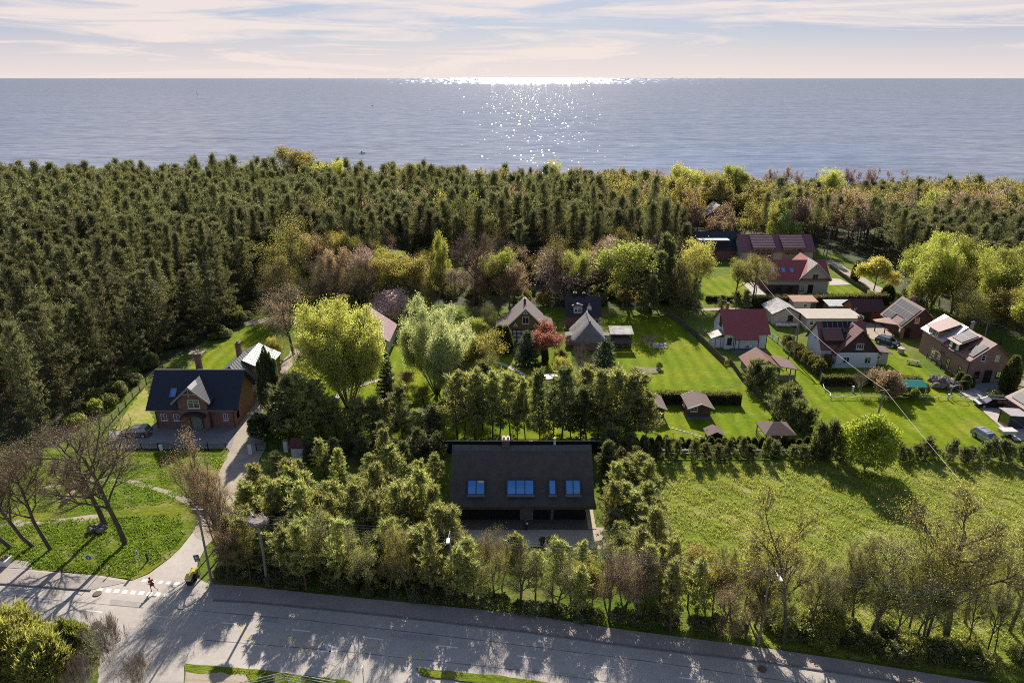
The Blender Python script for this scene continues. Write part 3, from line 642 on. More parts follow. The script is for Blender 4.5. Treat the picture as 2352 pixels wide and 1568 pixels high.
for gi, (pa, pb, n) in enumerate([(1070, 1111, 2), (1164, 1228, 3), (1264, 1280.5, 1), (1304, 1339, 2)]):
    xa, xb = TXp(pa), TXp(pb); ya, yb = 3.28, 4.35; za, zb = tslope(ya) + 0.22, tslope(yb) + 0.14
    up = Vector((0, -(yb - ya) * -1, za - zb)); up = Vector((0, yb - ya, za - zb)); up = Vector((0, (-ya) - (-yb), za - zb)); Ls = up.length; up.normalize(); nrm = Vector((0, -up.z, up.y)); ex = Vector((1, 0, 0))
    f = MB(); cen = Vector((0, -(ya + yb) / 2, (za + zb) / 2))
    for k in range(n + 1):
        xx = xa + (xb - xa) * k / n; f.obox(cen + ex * xx - nrm * 0.12, ex * (0.06 if 0 < k < n else 0.08), up * (Ls / 2 + 0.1), nrm * 0.26)
    f.obox(cen + ex * (xa + xb) / 2 + up * (Ls / 2 + 0.06) - nrm * 0.1, ex * ((xb - xa) / 2 + 0.08), up * 0.07, nrm * 0.28)
    fo = f.build('roof_window', m_tdark, root)
    for k in range(n):
        x0_, x1_ = xa + (xb - xa) * k / n + 0.06, xa + (xb - xa) * (k + 1) / n - 0.06
        g = MB(); g.obox(cen + ex * (x0_ + x1_) / 2 + nrm * 0.05, ex * (x1_ - x0_) / 2, up * (Ls / 2), nrm * 0.02); g.build('pane', m_sky, fo)
        if gi == 0 and k == 1:
            g = MB(); g.obox(cen + ex * ((x0_ + x1_) / 2 + .12) + up * (Ls / 2 - 0.17) + nrm * 0.08, ex * 0.38, up * 0.13, nrm * 0.008); g.build('blind', m_blind, fo)
        if gi == 3:
            g = MB(); g.obox(cen + ex * (x0_ + x1_) / 2 - up * (Ls / 2 - 0.2) + nrm * 0.075, ex * 0.24, up * 0.14, nrm * 0.006); g.build('cushion', M('pale_cushion', (0.3, 0.34, 0.38), 0.9), fo)
    sl_ = MB(); sl_.obox(cen + ex * (xa + xb) / 2 - up * (Ls / 2 + 0.14) + nrm * 0.06 + Vector((0, -.12, -.02)), ex * ((xb - xa) / 2 + 0.08), Vector((0, -0.2, -.06)), Vector((0, -.02, 0.05))); sl_.build('sill', M('sky_blue_sill', (0.10, 0.12, 0.17), 0.35), fo)  # blue of the sill stands for the sky it reflects
# brick chimney on the ridge, small flue
cx_ = TXp(1165) - 0.2
q = MB(); q.box(cx_ - .45, cx_ + .45, -.4, .4, 6.6, 8.75); co = q.build('chimney', M('dark_brick', (0.10, 0.09, 0.09), 0.9, .3, 4), root)
q = MB(); q.box(cx_ - .5, cx_ + .5, -.45, .45, 8.75, 8.9)
for k in (-1, 1): q.box(cx_ + k * .26 - .14, cx_ + k * .26 + .14, -.2, .2, 8.9, 9.15)
q.build('cap', M('pale_cap', (0.6, 0.45, 0.38), .8), co)
q = MB(); q.tube([(TXp(1281), .3, 7.2), (TXp(1281), .3, 8.6)], .14, k=10); fo = q.build('flue', m_alu, root)
q = MB(); q.lathe([(.2, 0), (.2, .12), (.05, .2)], (TXp(1281), .3, 8.62), 10); q.build('cap', m_alu, fo)
q = MB(); q.box(TXp(1195), TXp(1227), -hy - .06, -hy + .05, .12, 2.7); d = q.build('door_panel', M('grey_panel', (0.20, 0.195, 0.19), .8, .05), root)
q = MB(); q.box(TXp(1269), TXp(1275.5), -hy - .08, -hy + .05, .12, 2.7); q.build('pilaster', MATS['grey_panel'], root)
q = MB(); q.box(TXp(1231), TXp(1264), -hy - .04, -hy + .05, .12, 2.5); d = q.build('patio_door', m_tdark, root)
q = MB(); q.box(TXp(1232), TXp(1247), -hy - .06, -hy - .042, .2, 2.4); q.box(TXp(1248), TXp(1263), -hy - .06, -hy - .042, .2, 2.4); q.build('pane', glassmat('dim_glass', refl=0.03), d)
q = MB(); q.box(-hx - .4, hx + .2, -hy - 2.0, -hy - .002, 0.0, .14)
for k in range(14): q.box(-hx - .4, hx + .2, -hy - 2.0 + k * .143, -hy - 2.0 + k * .143 + .12, .14, .165)
q.build('deck', M('grey_decking', (0.135, 0.115, 0.10), .85, .15, 2), root)
q = MB(); q.box(hx + .21, hx + 1.15, -hy - 1.9, 2.0, 0.0, .16); q.build('side_deck', M('sunlit_decking', (0.48, 0.39, 0.28), .85, .12, 3), root)  # sunlight on the side terraces put in as a paler deck colour
q = MB(); q.box(-hx - 1.1, -hx - .41, -hy - 1.9, 2.5, 0.0, .16); q.build('side_deck', MATS['sunlit_decking'], root)

# --- half-timbered house
H = House('half_timbered_house', 'half timbered house with ochre boarded gable and triangular white windows', -0.75, 6.15, 129.0, 136.6, 3.4, 7.35, 'y', m_ochre, M('old_plum_roof', (0.23, 0.175, 0.165), .8, .2, 1.5, .3, courses=.3), 0.45, 0.4)
b = H.main; cx = b['c']
q = MB(); q.box(b['x0'] - .02, b['x1'] + .02, b['y0'] - .05, b['y0'] + .02, 0.1, 2.85); q.build('plaster_panel', m_white, H.root)
q = MB()
for k in range(9): xx = b['x0'] + k * 6.9 / 8; q.box(xx - .09, xx + .09, b['y0'] - .1, b['y0'] - .03, .1, 2.85)
for zz in (.25, 1.15, 2.0, 2.78): q.box(b['x0'], b['x1'], b['y0'] - .12, b['y0'] - .03, zz - .09, zz + .09)
q.build('timber_frame', m_black, H.root)
q = MB()
for sg in (-1, 1): q.bar((cx, b['y0'] - .43, b['zr'] - .05), (cx + sg * b['e'], b['y0'] - .43, b['ze'] - .05), .08, .24)
q.build('bargeboard', m_wframe, H.root)
H.window('F', cx + .05, 4.75, 1.35, 1.45, 2, 1); H.window('F', cx + .9, 1.7, 1.5, 1.7, 2, 1); H.door('F', cx + 2.6, .95, 2.1, M('pink_door', (.55, .35, .38), .7), frame=m_wframe)
for (ux, uz) in ((0, 6.35), (-2.0, 3.75), (2.0, 3.75)):
    q = MB(); q.prism([(cx + ux - .5, uz - .32), (cx + ux + .5, uz - .32), (cx + ux, uz + .5)], 'y', b['y0'] - .06, b['y0'] - .005); f = q.build('triangle_window', m_wframe, H.root)
    q = MB(); q.prism([(cx + ux - .24, uz - .2), (cx + ux + .24, uz - .2), (cx + ux, uz + .2)], 'y', b['y0'] - .08, b['y0'] - .062); q.build('pane', m_glass, f)
H.chimney(cx - .1, -.5, 6.0, 8.2, .5, .5, m_dkwood, M('yellow_cap', (.6, .45, .25), .8))
H.slab('side_roof', m_brownroof, [(b['x0'] - 2.6, -3.0, 2.5), (b['x0'] - 2.6, 3.2, 2.5), (b['x0'] - .1, 3.2, 3.7), (b['x0'] - .1, -3.0, 3.7)], .12)
H.box('side_wall', m_white, b['x0'] - 2.3, b['x0'] - .002, -2.6, 3.0, 0, 2.45)
H.slab('side_roof', m_brownroof, [(b['x1'] + 2.3, -2.2, 2.6), (b['x1'] + 2.3, 3.2, 2.6), (b['x1'] + .1, 3.2, 3.6), (b['x1'] + .1, -2.2, 3.6)], .12)
H.box('side_wall', M('pink_render', (.55, .36, .37), .9), b['x1'] + .002, b['x1'] + 2.0, -1.8, 3.0, 0, 2.5)
H.window('F', b['x1'] + 1.0, 1.6, .8, 1.1, 1, 1, b=dict(b, y0=-1.8))
# --- dark twin-dormer house and thatched cottage behind it
H = House('dark_roofed_house', 'small house with slate black roof, one wide and one pointed dormer', 11.6, 18.5, 136.5, 141.5, 3.2, 6.7, 'x', m_brick, M('slate_tiles', (.04, .038, .05), .6, .12, 1, .4, courses=.3), .4, .4)
b = H.main
d1 = H.block(-2.2, -.2, -2.35, 1.0, 5.35, 5.75, 'y', m_grey, MATS['slate_tiles'], .25, .15); H.window('F', -1.2, 4.35, 1.5, 1.0, 2, 1, b=d1)
d2 = H.block(.75, 1.75, -2.0, 0, 4.9, 5.7, 'y', m_white, MATS['slate_tiles'], .2, .15); H.window('F', 1.25, 4.35, .8, .6, 2, 1, b=d2)
H.door('F', 1.9, .9, 2.0, m_greydoor); H.window('F', 2.9, 1.7, .8, 1.3, 1, 1); H.chimney(-1.7, 0, 6.2, 7.4, .6, .6, m_black); H.chimney(.2, 0, 6.2, 7.3, .5, .5, m_black)
root = thing('thatched_cottage', 'low cottage under a shaggy grey hipped thatched roof', 'cottage', (15.2, 128.4, 0))
w = MB(); w.box(-2.9, 2.9, -3.6, 3.8, 0, 2.1); w.build('wall', M('rose_brick', (.35, .2, .19), .9, .2, 3), root)
mb = MB(); mb.smooth = True; rr = random.Random(8); ns, nr = 48, 9
def hip(a, t):
    ca, sa = math.cos(a), math.sin(a); k = (abs(ca) ** 8 + abs(sa) ** 8) ** -.125
    ex_, ey_ = 3.6 * ca * k, 4.6 * sa * k; rx, ry = 0.0, max(-3.0, min(3.6, ey_ * .75 + .4))
    f = t ** 0.92; bl = .10 * math.sin(9 * a + 2 * t) * t
    return (rx + (ex_ - rx) * t, ry + (ey_ - ry) * t, 5.7 - 3.8 * f + bl)
rows = [[hip(2 * math.pi * k / ns, .02 + .98 * j / nr) for k in range(ns)] for j in range(nr + 1)] + [[(x * .97, y * .97, z - .35) for x, y, z in [hip(2 * math.pi * k / ns, 1) for k in range(ns)]]]
vs = [p for r_ in rows for p in r_]
mb.poly(vs, [(j * ns + k, j * ns + (k + 1) % ns, (j + 1) * ns + (k + 1) % ns, (j + 1) * ns + k) for j in range(nr + 1) for k in range(ns)]); mb.build('roof', m_thatch2, root)
q = MB(); q.tube([(0, -2.9, 5.68), (0, 0, 5.76), (0, 3.5, 5.7)], .2, k=8); q.build('ridge_cap', m_thatch2, root)
q = MB(); q.box(3.0, 4.4, -1.6, -.2, 0, 2.2); e = q.build('porch', m_white, root)
q = MB(); q.lathe([(.22, 0), (.22, .03)], (3.7, -1.62, 1.5), 14, 'y'); q.build('round_window', m_glass, e)
q = MB(); q.obox((3.7, -.9, 2.35), (.9, 0, -.1), (0, .95, 0), (0, 0, .06)); q.build('porch_roof', m_thatch2, e)
q = MB(); q.box(-4.4, -3.0, -1.0, .8, 0, 2.0); e = q.build('lean_to', MATS['pink_render'], root)
q = MB(); q.obox((-3.7, -.1, 2.15), (.9, 0, .15), (0, 1.15, 0), (0, 0, .06)); q.build('lean_to_roof', m_thatch2, e)
# --- wood store
root = thing('wood_store', 'open two storey wooden log store with mossy slab roof', 'shed', (21.6, 127.0, 0))
q = MB()
for sx in (-1.9, 1.9):
    for sy in (-1.2, 1.2): q.box(sx - .1, sx + .1, sy - .1, sy + .1, 0, 3.2)
q.box(-1.9, 1.9, 1.1, 1.2, 0, 3.0); q.build('frame', m_dkwood, root)
q = MB(); q.obox((0, 0, 3.35), (2.3, 0, 0), (0, 1.7, .25), (0, 0, .1)); q.build('roof', m_oldroof, root)
q = MB(); q.obox((0, -1.5, 1.75), (1.9, 0, 0), (0, .7, .3), (0, 0, .06)); q.build('lower_roof', m_brownroof, root)
q = MB(); rr = random.Random(3)
for k in range(60):
    a, h = rr.uniform(-1.7, 1.7), rr.uniform(.1, 1.2); q.bar((a, -1.0, h), (a + rr.uniform(-.1, .1), -.1, h), .16)
q.build('firewood', m_wood, root)

# --- white house with wine red roof
H = House('white_house', 'white house with plain wine red roof and small porch annex', 41.9, 50.1, 125.4, 133.4, 3.35, 7.0, 'x', m_white, m_redroof, .6, .45)
b = H.main
H.slab('roof', m_redroof, [(-2.6, -4.5, 3.42), (2.1, -4.5, 3.42), (2.1, -5.6, 2.55), (-2.6, -5.6, 2.55)], .14).name = 'porch_roof'
H.window('F', -3.2, 1.65, .9, 1.4, 2, 3, frame=m_dkwood); H.door('F', -1.8, .95, 2.1, m_wframe, frame=m_dkbrown)
H.window('L', -.3, 4.6, 1.5, 1.9, 2, 1, frame=m_dkwood)
H.box('deck', M('slate_deck', (.16, .17, .19), .9), -3.0, 3.9, -6.4, -4.0, 0, .18)
q = MB()
for xx in (-2.5, 2.0): q.box(xx - .07, xx + .07, -5.5, -5.36, .18, 2.5)
q.build('porch_post', m_dkwood, H.root)
H.box('corner_board', m_dkbrown, 4.02, 4.13, -4.05, -3.9, 0, 3.2)
H.slab('annex_roof', M('annex_tiles', (.36, .27, .22), .6, .15, 2, .4, courses=.3), [(-6.7, -3.6, 2.1), (-4.12, -3.6, 3.1), (-4.12, -.6, 3.1), (-6.7, -.6, 2.1)], .12)
H.box('annex_wall', m_white, -6.3, -4.102, -3.3, -.8, 0, 2.15); H.door('F', -5.2, .9, 1.85, m_wframe, b=dict(b, y0=-3.3), frame=m_grey)
q = MB(); q.box(-2.72, -2.3, 1.4, 1.8, 5.2, 7.7); co = q.build('chimney', m_orange, H.root)
q = MB(); q.box(-2.8, -2.2, 1.3, 1.9, 7.7, 7.82); q.build('cap', m_kerb, co)
# --- green hut with rust roof and porch
H = House('garden_hut', 'green boarded hut with rust tiled roof and open side porch', 42.3, 47.3, 110.4, 116.2, 2.0, 3.95, 'y', m_green, m_rust, .5, .4, cat='hut')
b = H.main
H.slab('porch_roof', M('plum_shingle', (.17, .10, .10), .8, .2, 2, .4, courses=.3), [(b['x1'] + .1, -2.6, 2.55), (b['x1'] + 3.1, -2.9, 2.1), (b['x1'] + 3.1, 1.6, 2.1), (b['x1'] + .1, 2.6, 2.55)], .12)
q = MB()
for yy in (-2.6, -.6, 1.3): q.box(b['x1'] + 2.8, b['x1'] + 2.94, yy, yy + .14, 0, 2.05)
q.build('porch_post', m_dkwood, H.root)
H.box('porch_wall', M('rubble_wall', (.3, .24, .21), .95, .3, 3), b['x1'] + .002, b['x1'] + 2.9, -2.85, -2.65, 0, .95)
H.box('corner_board', m_wframe, b['x0'] - .03, b['x0'] + .1, -2.95, -2.8, 0, 1.9)
q = MB(); q.bar((b['c'], -3.32, 3.9), (b['c'] - b['e'], -3.32, 1.95), .06, .2); q.bar((b['c'], -3.32, 3.9), (b['c'] + b['e'], -3.32, 1.95), .06, .2); q.build('bargeboard', m_wood, H.root)
# --- white house with solar roof
H = House('solar_white_house', 'white house with brown boarded gable wing and solar panels on red roof', 57.2, 65.6, 117.2, 123.4, 3.35, 7.55, 'x', m_white, M('brick_red_tiles', (.20, .085, .075), .6, .12, 1, .4, courses=.34), .5, .35)
b = H.main; hcx = 61.4
wx0, wx1 = 59.65 - hcx, 67.15 - hcx
wb = H.block(wx0, wx1, 116.0 - 120.3, 0.2, 2.75, 7.6, 'y', m_white, MATS['brick_red_tiles'], .55, .5, rake1=0)
q = MB(); c_ = wb['c']; z0 = wb['zw'] - .1; tt = (wb['zr'] - .17 - z0)
q.prism([(wb['x0'] - .02, z0), (wb['x1'] + .02, z0), (c_, wb['zr'] - .2)], 'y', wb['y0'] - .07, wb['y0'] - .003); q.build('gable_boards', M('plum_boards', (.075, .042, .042), .85, .15, 3), H.root)
H.window('F', c_ + .1, 4.35, 1.35, 1.15, 3, 1, b=dict(wb, y0=wb['y0'] - .075)); H.window('F', c_ - 1.9, 1.55, 1.15, 1.3, 2, 1, b=wb); H.window('F', c_ + 2.05, 1.55, 1.15, 1.3, 2, 1, b=wb)
H.door('F', -2.6, .95, 2.05, m_dkbrown); H.window('L', 0, 4.6, .8, 1.1, 2, 1)
H.solar(b, -1, -3.6, .52, 4, 2, .95, 1.35); H.solar(b, -1, .2, .77, 2, 1, .95, 1.35)
H.solar(wb, -1, -3.4, .45, 3, 1, 1.0, 1.6); H.solar(wb, -1, -1.4, .78, 1, 1, 1.0, 1.2)
H.slab('shed_dormer', MATS['brick_red_tiles'], [(-3.9, -3.3, 5.05), (-.3, -3.3, 5.05), (-.3, -1.0, 6.6), (-3.9, -1.0, 6.6)], .14)
H.box('dormer_wall', m_dkbrown, -3.8, -.4, -3.0, -1.2, 3.8, 4.98)
H.chimney(3.9, .6, 6.0, 8.3, .8, .6)
H.slab('annex_roof', m_brownroof, [(wb['x1'] + .2, -3.2, 2.9), (wb['x1'] + 3.4, -3.2, 2.45), (wb['x1'] + 3.4, .6, 2.45), (wb['x1'] + .2, .6, 2.9)], .14)
H.box('annex_wall', m_cream, wb['x1'] + .004, wb['x1'] + 2.9, -2.7, .4, 0, 2.4); H.window('F', wb['x1'] + 1.0, 1.5, .8, .9, 2, 1, b=dict(wb, y0=-2.7))
H.box('terrace_cover', M('pale_green_sheet', (.45, .5, .46), .5), -3.5, -.2, -6.4, -4.9, .9, 1.0)
q = MB()
for xx in (-3.3, -.4):
    for yy in (-6.2, -5.1): q.box(xx - .05, xx + .05, yy - .05, yy + .05, 0, .9)
q.build('cover_post', m_grey, H.root)
# --- beige cottage, sheds
H = House('beige_cottage', 'small beige rendered cottage with weathered grey roof', 56.6, 62.1, 139.6, 146.0, 2.5, 4.2, 'y', m_beige, m_oldroof, .5, .4, cat='cottage')
H.window('F', .85, 1.55, 1.1, 1.2, 1, 1, frame=m_dkbrown); q = MB(); b = H.main
for sg in (-1, 1): q.bar((0, -3.63, 4.12), (sg * b['e'], -3.63, 2.42), .07, .22)
q.build('bargeboard', m_dkbrown, H.root)
q = MB(); q.box(-2.6, 2.4, -4.6, -4.5, .35, .75)
for k in range(22): q.box(-2.6 + k * .23, -2.5 + k * .23, -4.5, -4.42, .1, .9)
q.build('railing', m_wframe, H.root)
def flat_shed(name, label, px0, px1, pb, h, d, wall, roof, win=None, door=None, tilt=.2):
    a, c = G(px0, pb), G(px1, pb); w_ = (c.x - a.x) / 2
    r_ = thing(name, label, 'shed', ((a.x + c.x) / 2, a.y + d / 2, 0))
    q = MB(); q.box(-w_, w_, -d / 2, d / 2, 0, h); q.build('wall', wall, r_)
    q = MB(); q.obox((0, 0, h + .12), (w_ + .3, 0, 0), (0, d / 2 + .3, tilt), (0, 0, .09)); q.build('roof', roof, r_)
    class F: pass
    H_ = House.__new__(House); H_.root = r_; H_.main = dict(x0=-w_, x1=w_, y0=-d / 2, y1=d / 2)
    if win: H_.window('F', win * w_, h * .6, .85, .85, 1, 1)
    if door is not None: H_.door('F', door * w_, .95, 1.95, m_dkwood)
    return H_
flat_shed('garden_shed', 'beige rendered shed with flat red edged roof and one window', 1820, 1872, 716, 2.5, 3.2, m_beige, M('red_edge_felt', (.45, .26, .2), .9, .3, 2), .05, .75)
o = flat_shed('tool_shed', 'rough timber lean-to shed with ladder against its front', 1902, 1962, 724, 2.3, 3.0, M('grey_planks', (.14, .125, .115), .9, .3, 3), M('corrugated_sheet', (.42, .41, .4), .5, .3, 2, metal=.3), None, .5)
q = MB()
for sx in (-1.9, -1.55): q.bar((sx, -2.4, .05), (sx, -1.75, 2.5), .06)
for k in range(7): q.bar((-1.9, -2.35 + .09 * k, .3 + .33 * k), (-1.55, -2.35 + .09 * k, .3 + .33 * k), .04)
q.build('ladder', m_wood, o.root)
flat_shed('long_flat_annex', 'long low annex with sun bleached flat roof behind solar house', 1850, 1975, 757, 2.5, 5.6, m_beige, m_flat, -.82, None, .05)
# --- cream and brick house with three blue skylights
H = House('cream_brick_house', 'large house with cream boards over dark brick and three blue skylights', 63.4, 78.3, 163.0, 172.0, 3.4, 7.35, 'x', m_cream, m_redroof, .6, .5)
b = H.main; hcx = 70.85
H.box('brick_base', M('plum_brick', (.11, .055, .055), .9, .2, 3, fine=.2), -7.5, 7.5, -4.56, 4.56, 0, 2.15)
gb = H.block(74.9 - hcx - 3.7, 74.9 - hcx + 3.4, -4.62, 5.5, 3.6, 7.8, 'y', m_cream, m_redroof, .55, .5, rib=0)
q = MB()
for sg in (-1, 1): q.bar((gb['c'], -5.15, 7.7), (gb['c'] + sg * gb['e'], -5.15, 3.55), .1, .28)
q.bar((gb['c'] - 1.5, -5.13, 6.1), (gb['c'] + 1.5, -5.13, 6.1), .1, .2); q.bar((gb['c'], -5.1, 6.1), (gb['c'], -5.1, 7.5), .16); q.build('gable_timber', M('pale_timber', (.5, .46, .38), .8), H.root)
p0 = H.sl(gb, -1, 0, .98, .03); H.slab('sunlit_slope', M('sunlit_tiles', (.34, .26, .23), .4, .15, 1.5, .4, courses=.33, metal=.1), [H.sl(gb, -1, -5.0, 1.0, .03)[0], H.sl(gb, -1, -5.0, .45, .03)[0], H.sl(gb, -1, 1.0, .99, .03)[0], H.sl(gb, -1, 4.8, 1.0, .03)[0]], .02)  # thin slab: sunlit side of the red roof painted as paler tiles
H.window('F', gb['c'] + .1, 4.1, 1.3, 1.5, 2, 1, frame=m_grey, b=gb)
for px in (1170, 1290, 1388): H.skylight(b, -1, (1550.3 + .2014 * px - 1176) / FPX * 167 - hcx, .5, .8, 1.3)
for u in (-4.6, -1.8, 1.0): H.window('F', u, 1.2, 1.2, 1.2, 2, 1, frame=m_dkbrown, b=dict(b, y0=-4.57))
H.door('F', 3.2, 1.0, 2.0, m_black, b=dict(b, y0=-4.62)); H.chimney(-6.1, .5, 6.6, 8.1, .55, .55, m_orange); H.gutter()
# --- plum roofed long house
H = House('plum_roofed_house', 'long house with plum tiled roof and two wide shed dormers', 66.0, 86.5, 192.0, 201.0, 3.6, 7.6, 'x', m_cream, m_purple, .6, .5)
b = H.main
for (u0, u1) in ((-7.4, -.9), (1.2, 7.7)):
    H.slab('shed_dormer', M('plum_tiles_worn', (.21, .10, .12), .55, .1, 1, .4, courses=.33), [(u0, -5.1, 4.75), (u1, -5.1, 4.75), (u1, -.5, 7.45), (u0, -.5, 7.45)], .16)
    H.box('dormer_wall', M('salmon_boards', (.42, .27, .2), .85), u0 + .3, u1 - .3, -4.65, -1.5, 0.1, 4.7)
    for u in (u0 + 1.6, (u0 + u1) / 2, u1 - 1.6): H.window('F', u, 3.6, 1.1, 1.3, 2, 1, frame=m_dkbrown, b=dict(b, y0=-4.66))
# --- navy modern house
H = House('navy_house', 'dark navy house with long white edged flat dormer', 54.5, 67.5, 196.5, 206.0, 3.0, 7.4, 'x', m_brick, m_navy, .5, .3)
H.box('flat_dormer', m_dkbrown, -6.0, 2.3, -4.3, -1.2, 3.0, 5.6); H.box('dormer_roof', m_white, -6.4, 2.6, -4.6, -.6, 5.6, 5.85)
# --- far houses among the trees
H = House('far_house', 'pale patched hipped roof house deep among bare trees', 69.0, 76.5, 240.0, 248.0, 4.9, 8.6, 'y', m_brick2, m_oldroof, .5, .4)
H.block(4.2, 8.0, -2.0, 3.0, 3.4, 5.0, 'y', m_brick2, m_oldroof, .4, .3); H.window('F', -1, 2.5, 1, 1.2); H.window('F', 1.6, 2.5, 1, 1.2)
H = House('far_navy_house', 'navy roofed house with sunlit side slope near the shore', 124.5, 130.5, 262.0, 270.0, 4.0, 8.4, 'x', m_white, m_navy, .5, .4)
b_ = H.block(3.0, 9.0, -3.8, 4.2, 3.0, 8.2, 'y', m_white, m_metal, .5, .4, rib=.8); H.window('F', 0, 2.2, 1.2, 1.3)  # sunlit right slope painted in with the pale zinc colour
# --- brown timber house with solar roof, red barn
H = House('timber_solar_house', 'brown timber house with a sunlit slope full of solar panels', 79.9, 87.0, 131.3, 139.2, 2.4, 6.55, 'y', m_brown, m_pinkroof, .5, .45)
b = H.main; H.solar(b, -1, -3.9, .06, 7, 3, 1.08, 1.62, skip=((1, 0), (2, 0), (3, 0)))
H.window('F', -.9, 3.9, .9, 1.1, 1, 1, glass=M('orange_blind', (.6, .26, .1), .8)); H.door('F', -2.4, 1.0, 2.1, m_black); H.chimney(.6, 1.0, 5.8, 7.4)
H.window('L', -3.2, 1.7, .7, 1.0, 1, 1); H.box('log_wall', M('honey_boards', (.33, .19, .07), .85, .2, 3), b['x0'] - .02, b['x0'] + 1.8, b['y0'] - .03, b['y0'] + .3, 0.02, 2.3)
H.slab('porch_roof', m_pinkroof, [(b['x0'] - 3.6, -.2, 2.35), (b['x0'] - .35, -3.0, 2.6), (b['x0'] - .35, 1.0, 2.9), (b['x0'] - 3.6, 1.2, 2.35)], .12)
q = MB()
for xx, yy in ((b['x0'] - 3.4, 0), (b['x0'] - 2.0, -1.3), (b['x0'] - .8, -2.4)): q.box(xx - .08, xx + .08, yy - .08, yy + .08, 0, 2.3)
q.build('porch_post', m_dkwood, H.root)
H = House('red_barn', 'red boarded barn with dark red roof beside the timber house', 74.6, 81.2, 141.2, 146.2, 2.55, 4.6, 'x', m_orange, M('oxblood_sheet', (.09, .03, .035), .6, .1, 1), .4, .3, cat='barn')
H.door('F', -.5, 1.8, 2.0, m_dkbrown); q = MB()
for sx in (-3.9, -3.6): q.bar((sx, -2.6, .05), (sx + .5, -2.75, 3.4), .06)
for k in range(9): q.bar((-3.85 + .055 * k, -2.62, .3 + .34 * k), (-3.55 + .055 * k, -2.62, .3 + .34 * k), .04)
q.build('ladder', m_alu, H.root)
# --- large brick house
H = House('large_brick_house', 'long brown brick house with terracotta dormers and solar panels', 79.7, 86.8, 109.4, 117.0, 4.2, 7.45, 'y', m_brick2, m_pinkroof, .4, .4)
b = H.main; hcy = 113.2
for u, z in ((-1.5, 4.7), (.9, 4.7)): H.window('F', u, z, .75, 1.1, 1, 2)
for u in (-1.9, 1.9): H.window('F', u, 1.6, .9, 1.2, 2, 2, frame=m_dkbrown)
H.door('F', 0.0, 1.0, 2.2, m_black); H.window('L', -1.6, 1.6, .8, 1.3, 2, 1, frame=m_dkbrown); H.window('L', 1.8, 1.4, .9, 1.9, 2, 1, frame=m_dkbrown)
ba = H.block(b['x0'], b['x1'], 117.02 - hcy, 124.2 - hcy, 4.7, 7.6, 'y', m_brick2, m_shine, .4, .35, rake0=0)
H.slab('dormer_roof', m_pinkroof, [(-4.1, -.6, 5.85), (-4.1, 2.9, 5.85), (-.3, 2.9, 7.5), (-.3, -.6, 7.5)], .14)
H.box('dormer_wall', m_dkbrown, -3.7, -1.0, -.3, 2.6, 4.4, 5.75); H.window('L', .1, 5.15, .7, .8, 1, 2, b=dict(b, x0=-3.7)); H.window('L', 1.9, 5.15, .7, .8, 1, 2, b=dict(b, x0=-3.7))
dm = dict(axis='y', c=-.3, e=3.8, ze=5.85, zr=7.5); H.solar(dm, -1, -.3, .18, 3, 2, 1.0, 1.5)
H.slab('dormer_roof', m_pinkroof, [(-4.35, 5.2, 6.2), (-4.35, 9.3, 6.2), (-.3, 9.3, 7.75), (-.3, 5.2, 7.75)], .14)
H.box('dormer_wall', m_brick2, -3.8, -1.0, 5.5, 9.0, 4.5, 6.1); H.window('L', 6.3, 5.4, .7, .9, 1, 2, b=dict(b, x0=-3.8)); H.window('L', 8.0, 5.4, .7, .9, 1, 2, b=dict(b, x0=-3.8))
H.solar(b, -1, -3.7, .18, 1, 2, 1.2, 1.5); H.solar(b, -1, -2.5, .30, 1, 1, 1.2, 1.5)
H.chimney(.2, 3.3, 6.8, 8.7, .4, .4, M('flue_metal', (.35, .3, .28), .5)); H.window('L', 6.5, 1.4, 1.2, 1.9, 2, 1); H.window('L', 4.6, 1.6, .8, 1.1, 2, 1)
H.gutter(b, m_dkbrown, (-1,)); q = MB(); q.tube([(b['x0'] - .08, b['y0'] + .1, 0), (b['x0'] - .08, b['y0'] + .1, 4.0)], .06); q.build('downpipe', m_dkbrown, H.root)
q = MB(); q.box(b['x0'] - 1.1, b['x0'] - .002, 3.2, 4.4, 2.6, 2.75); q.build('canopy', m_pinkroof, H.root)
# --- right edge garage with solar roof
H = House('solar_garage', 'brown boarded garage with solar panelled tile roof beside the stone yard', 79.2, 87.0, 92.5, 98.0, 2.55, 5.2, 'y', m_brown, m_pinkroof, .6, .5, cat='garage')
H.solar(H.main, -1, -2.5, .12, 5, 2, 1.0, 1.6); H.door('L', -1.2, 1.1, 2.0, m_dkbrown)
# --- rose roof house behind the willows
H = House('rose_roofed_house', 'low house with rosy tiled roof hidden behind two willows', -33.0, -24.0, 122.0, 131.0, 3.0, 6.6, 'y', m_beige, M('rose_tiles', (.34, .21, .22), .7, .15, 1, .4, courses=.33), .6, .5)
H.window('F', -1.5, 1.6, 1.2, 1.2); H.window('F', 1.8, 1.6, 1.2, 1.2)
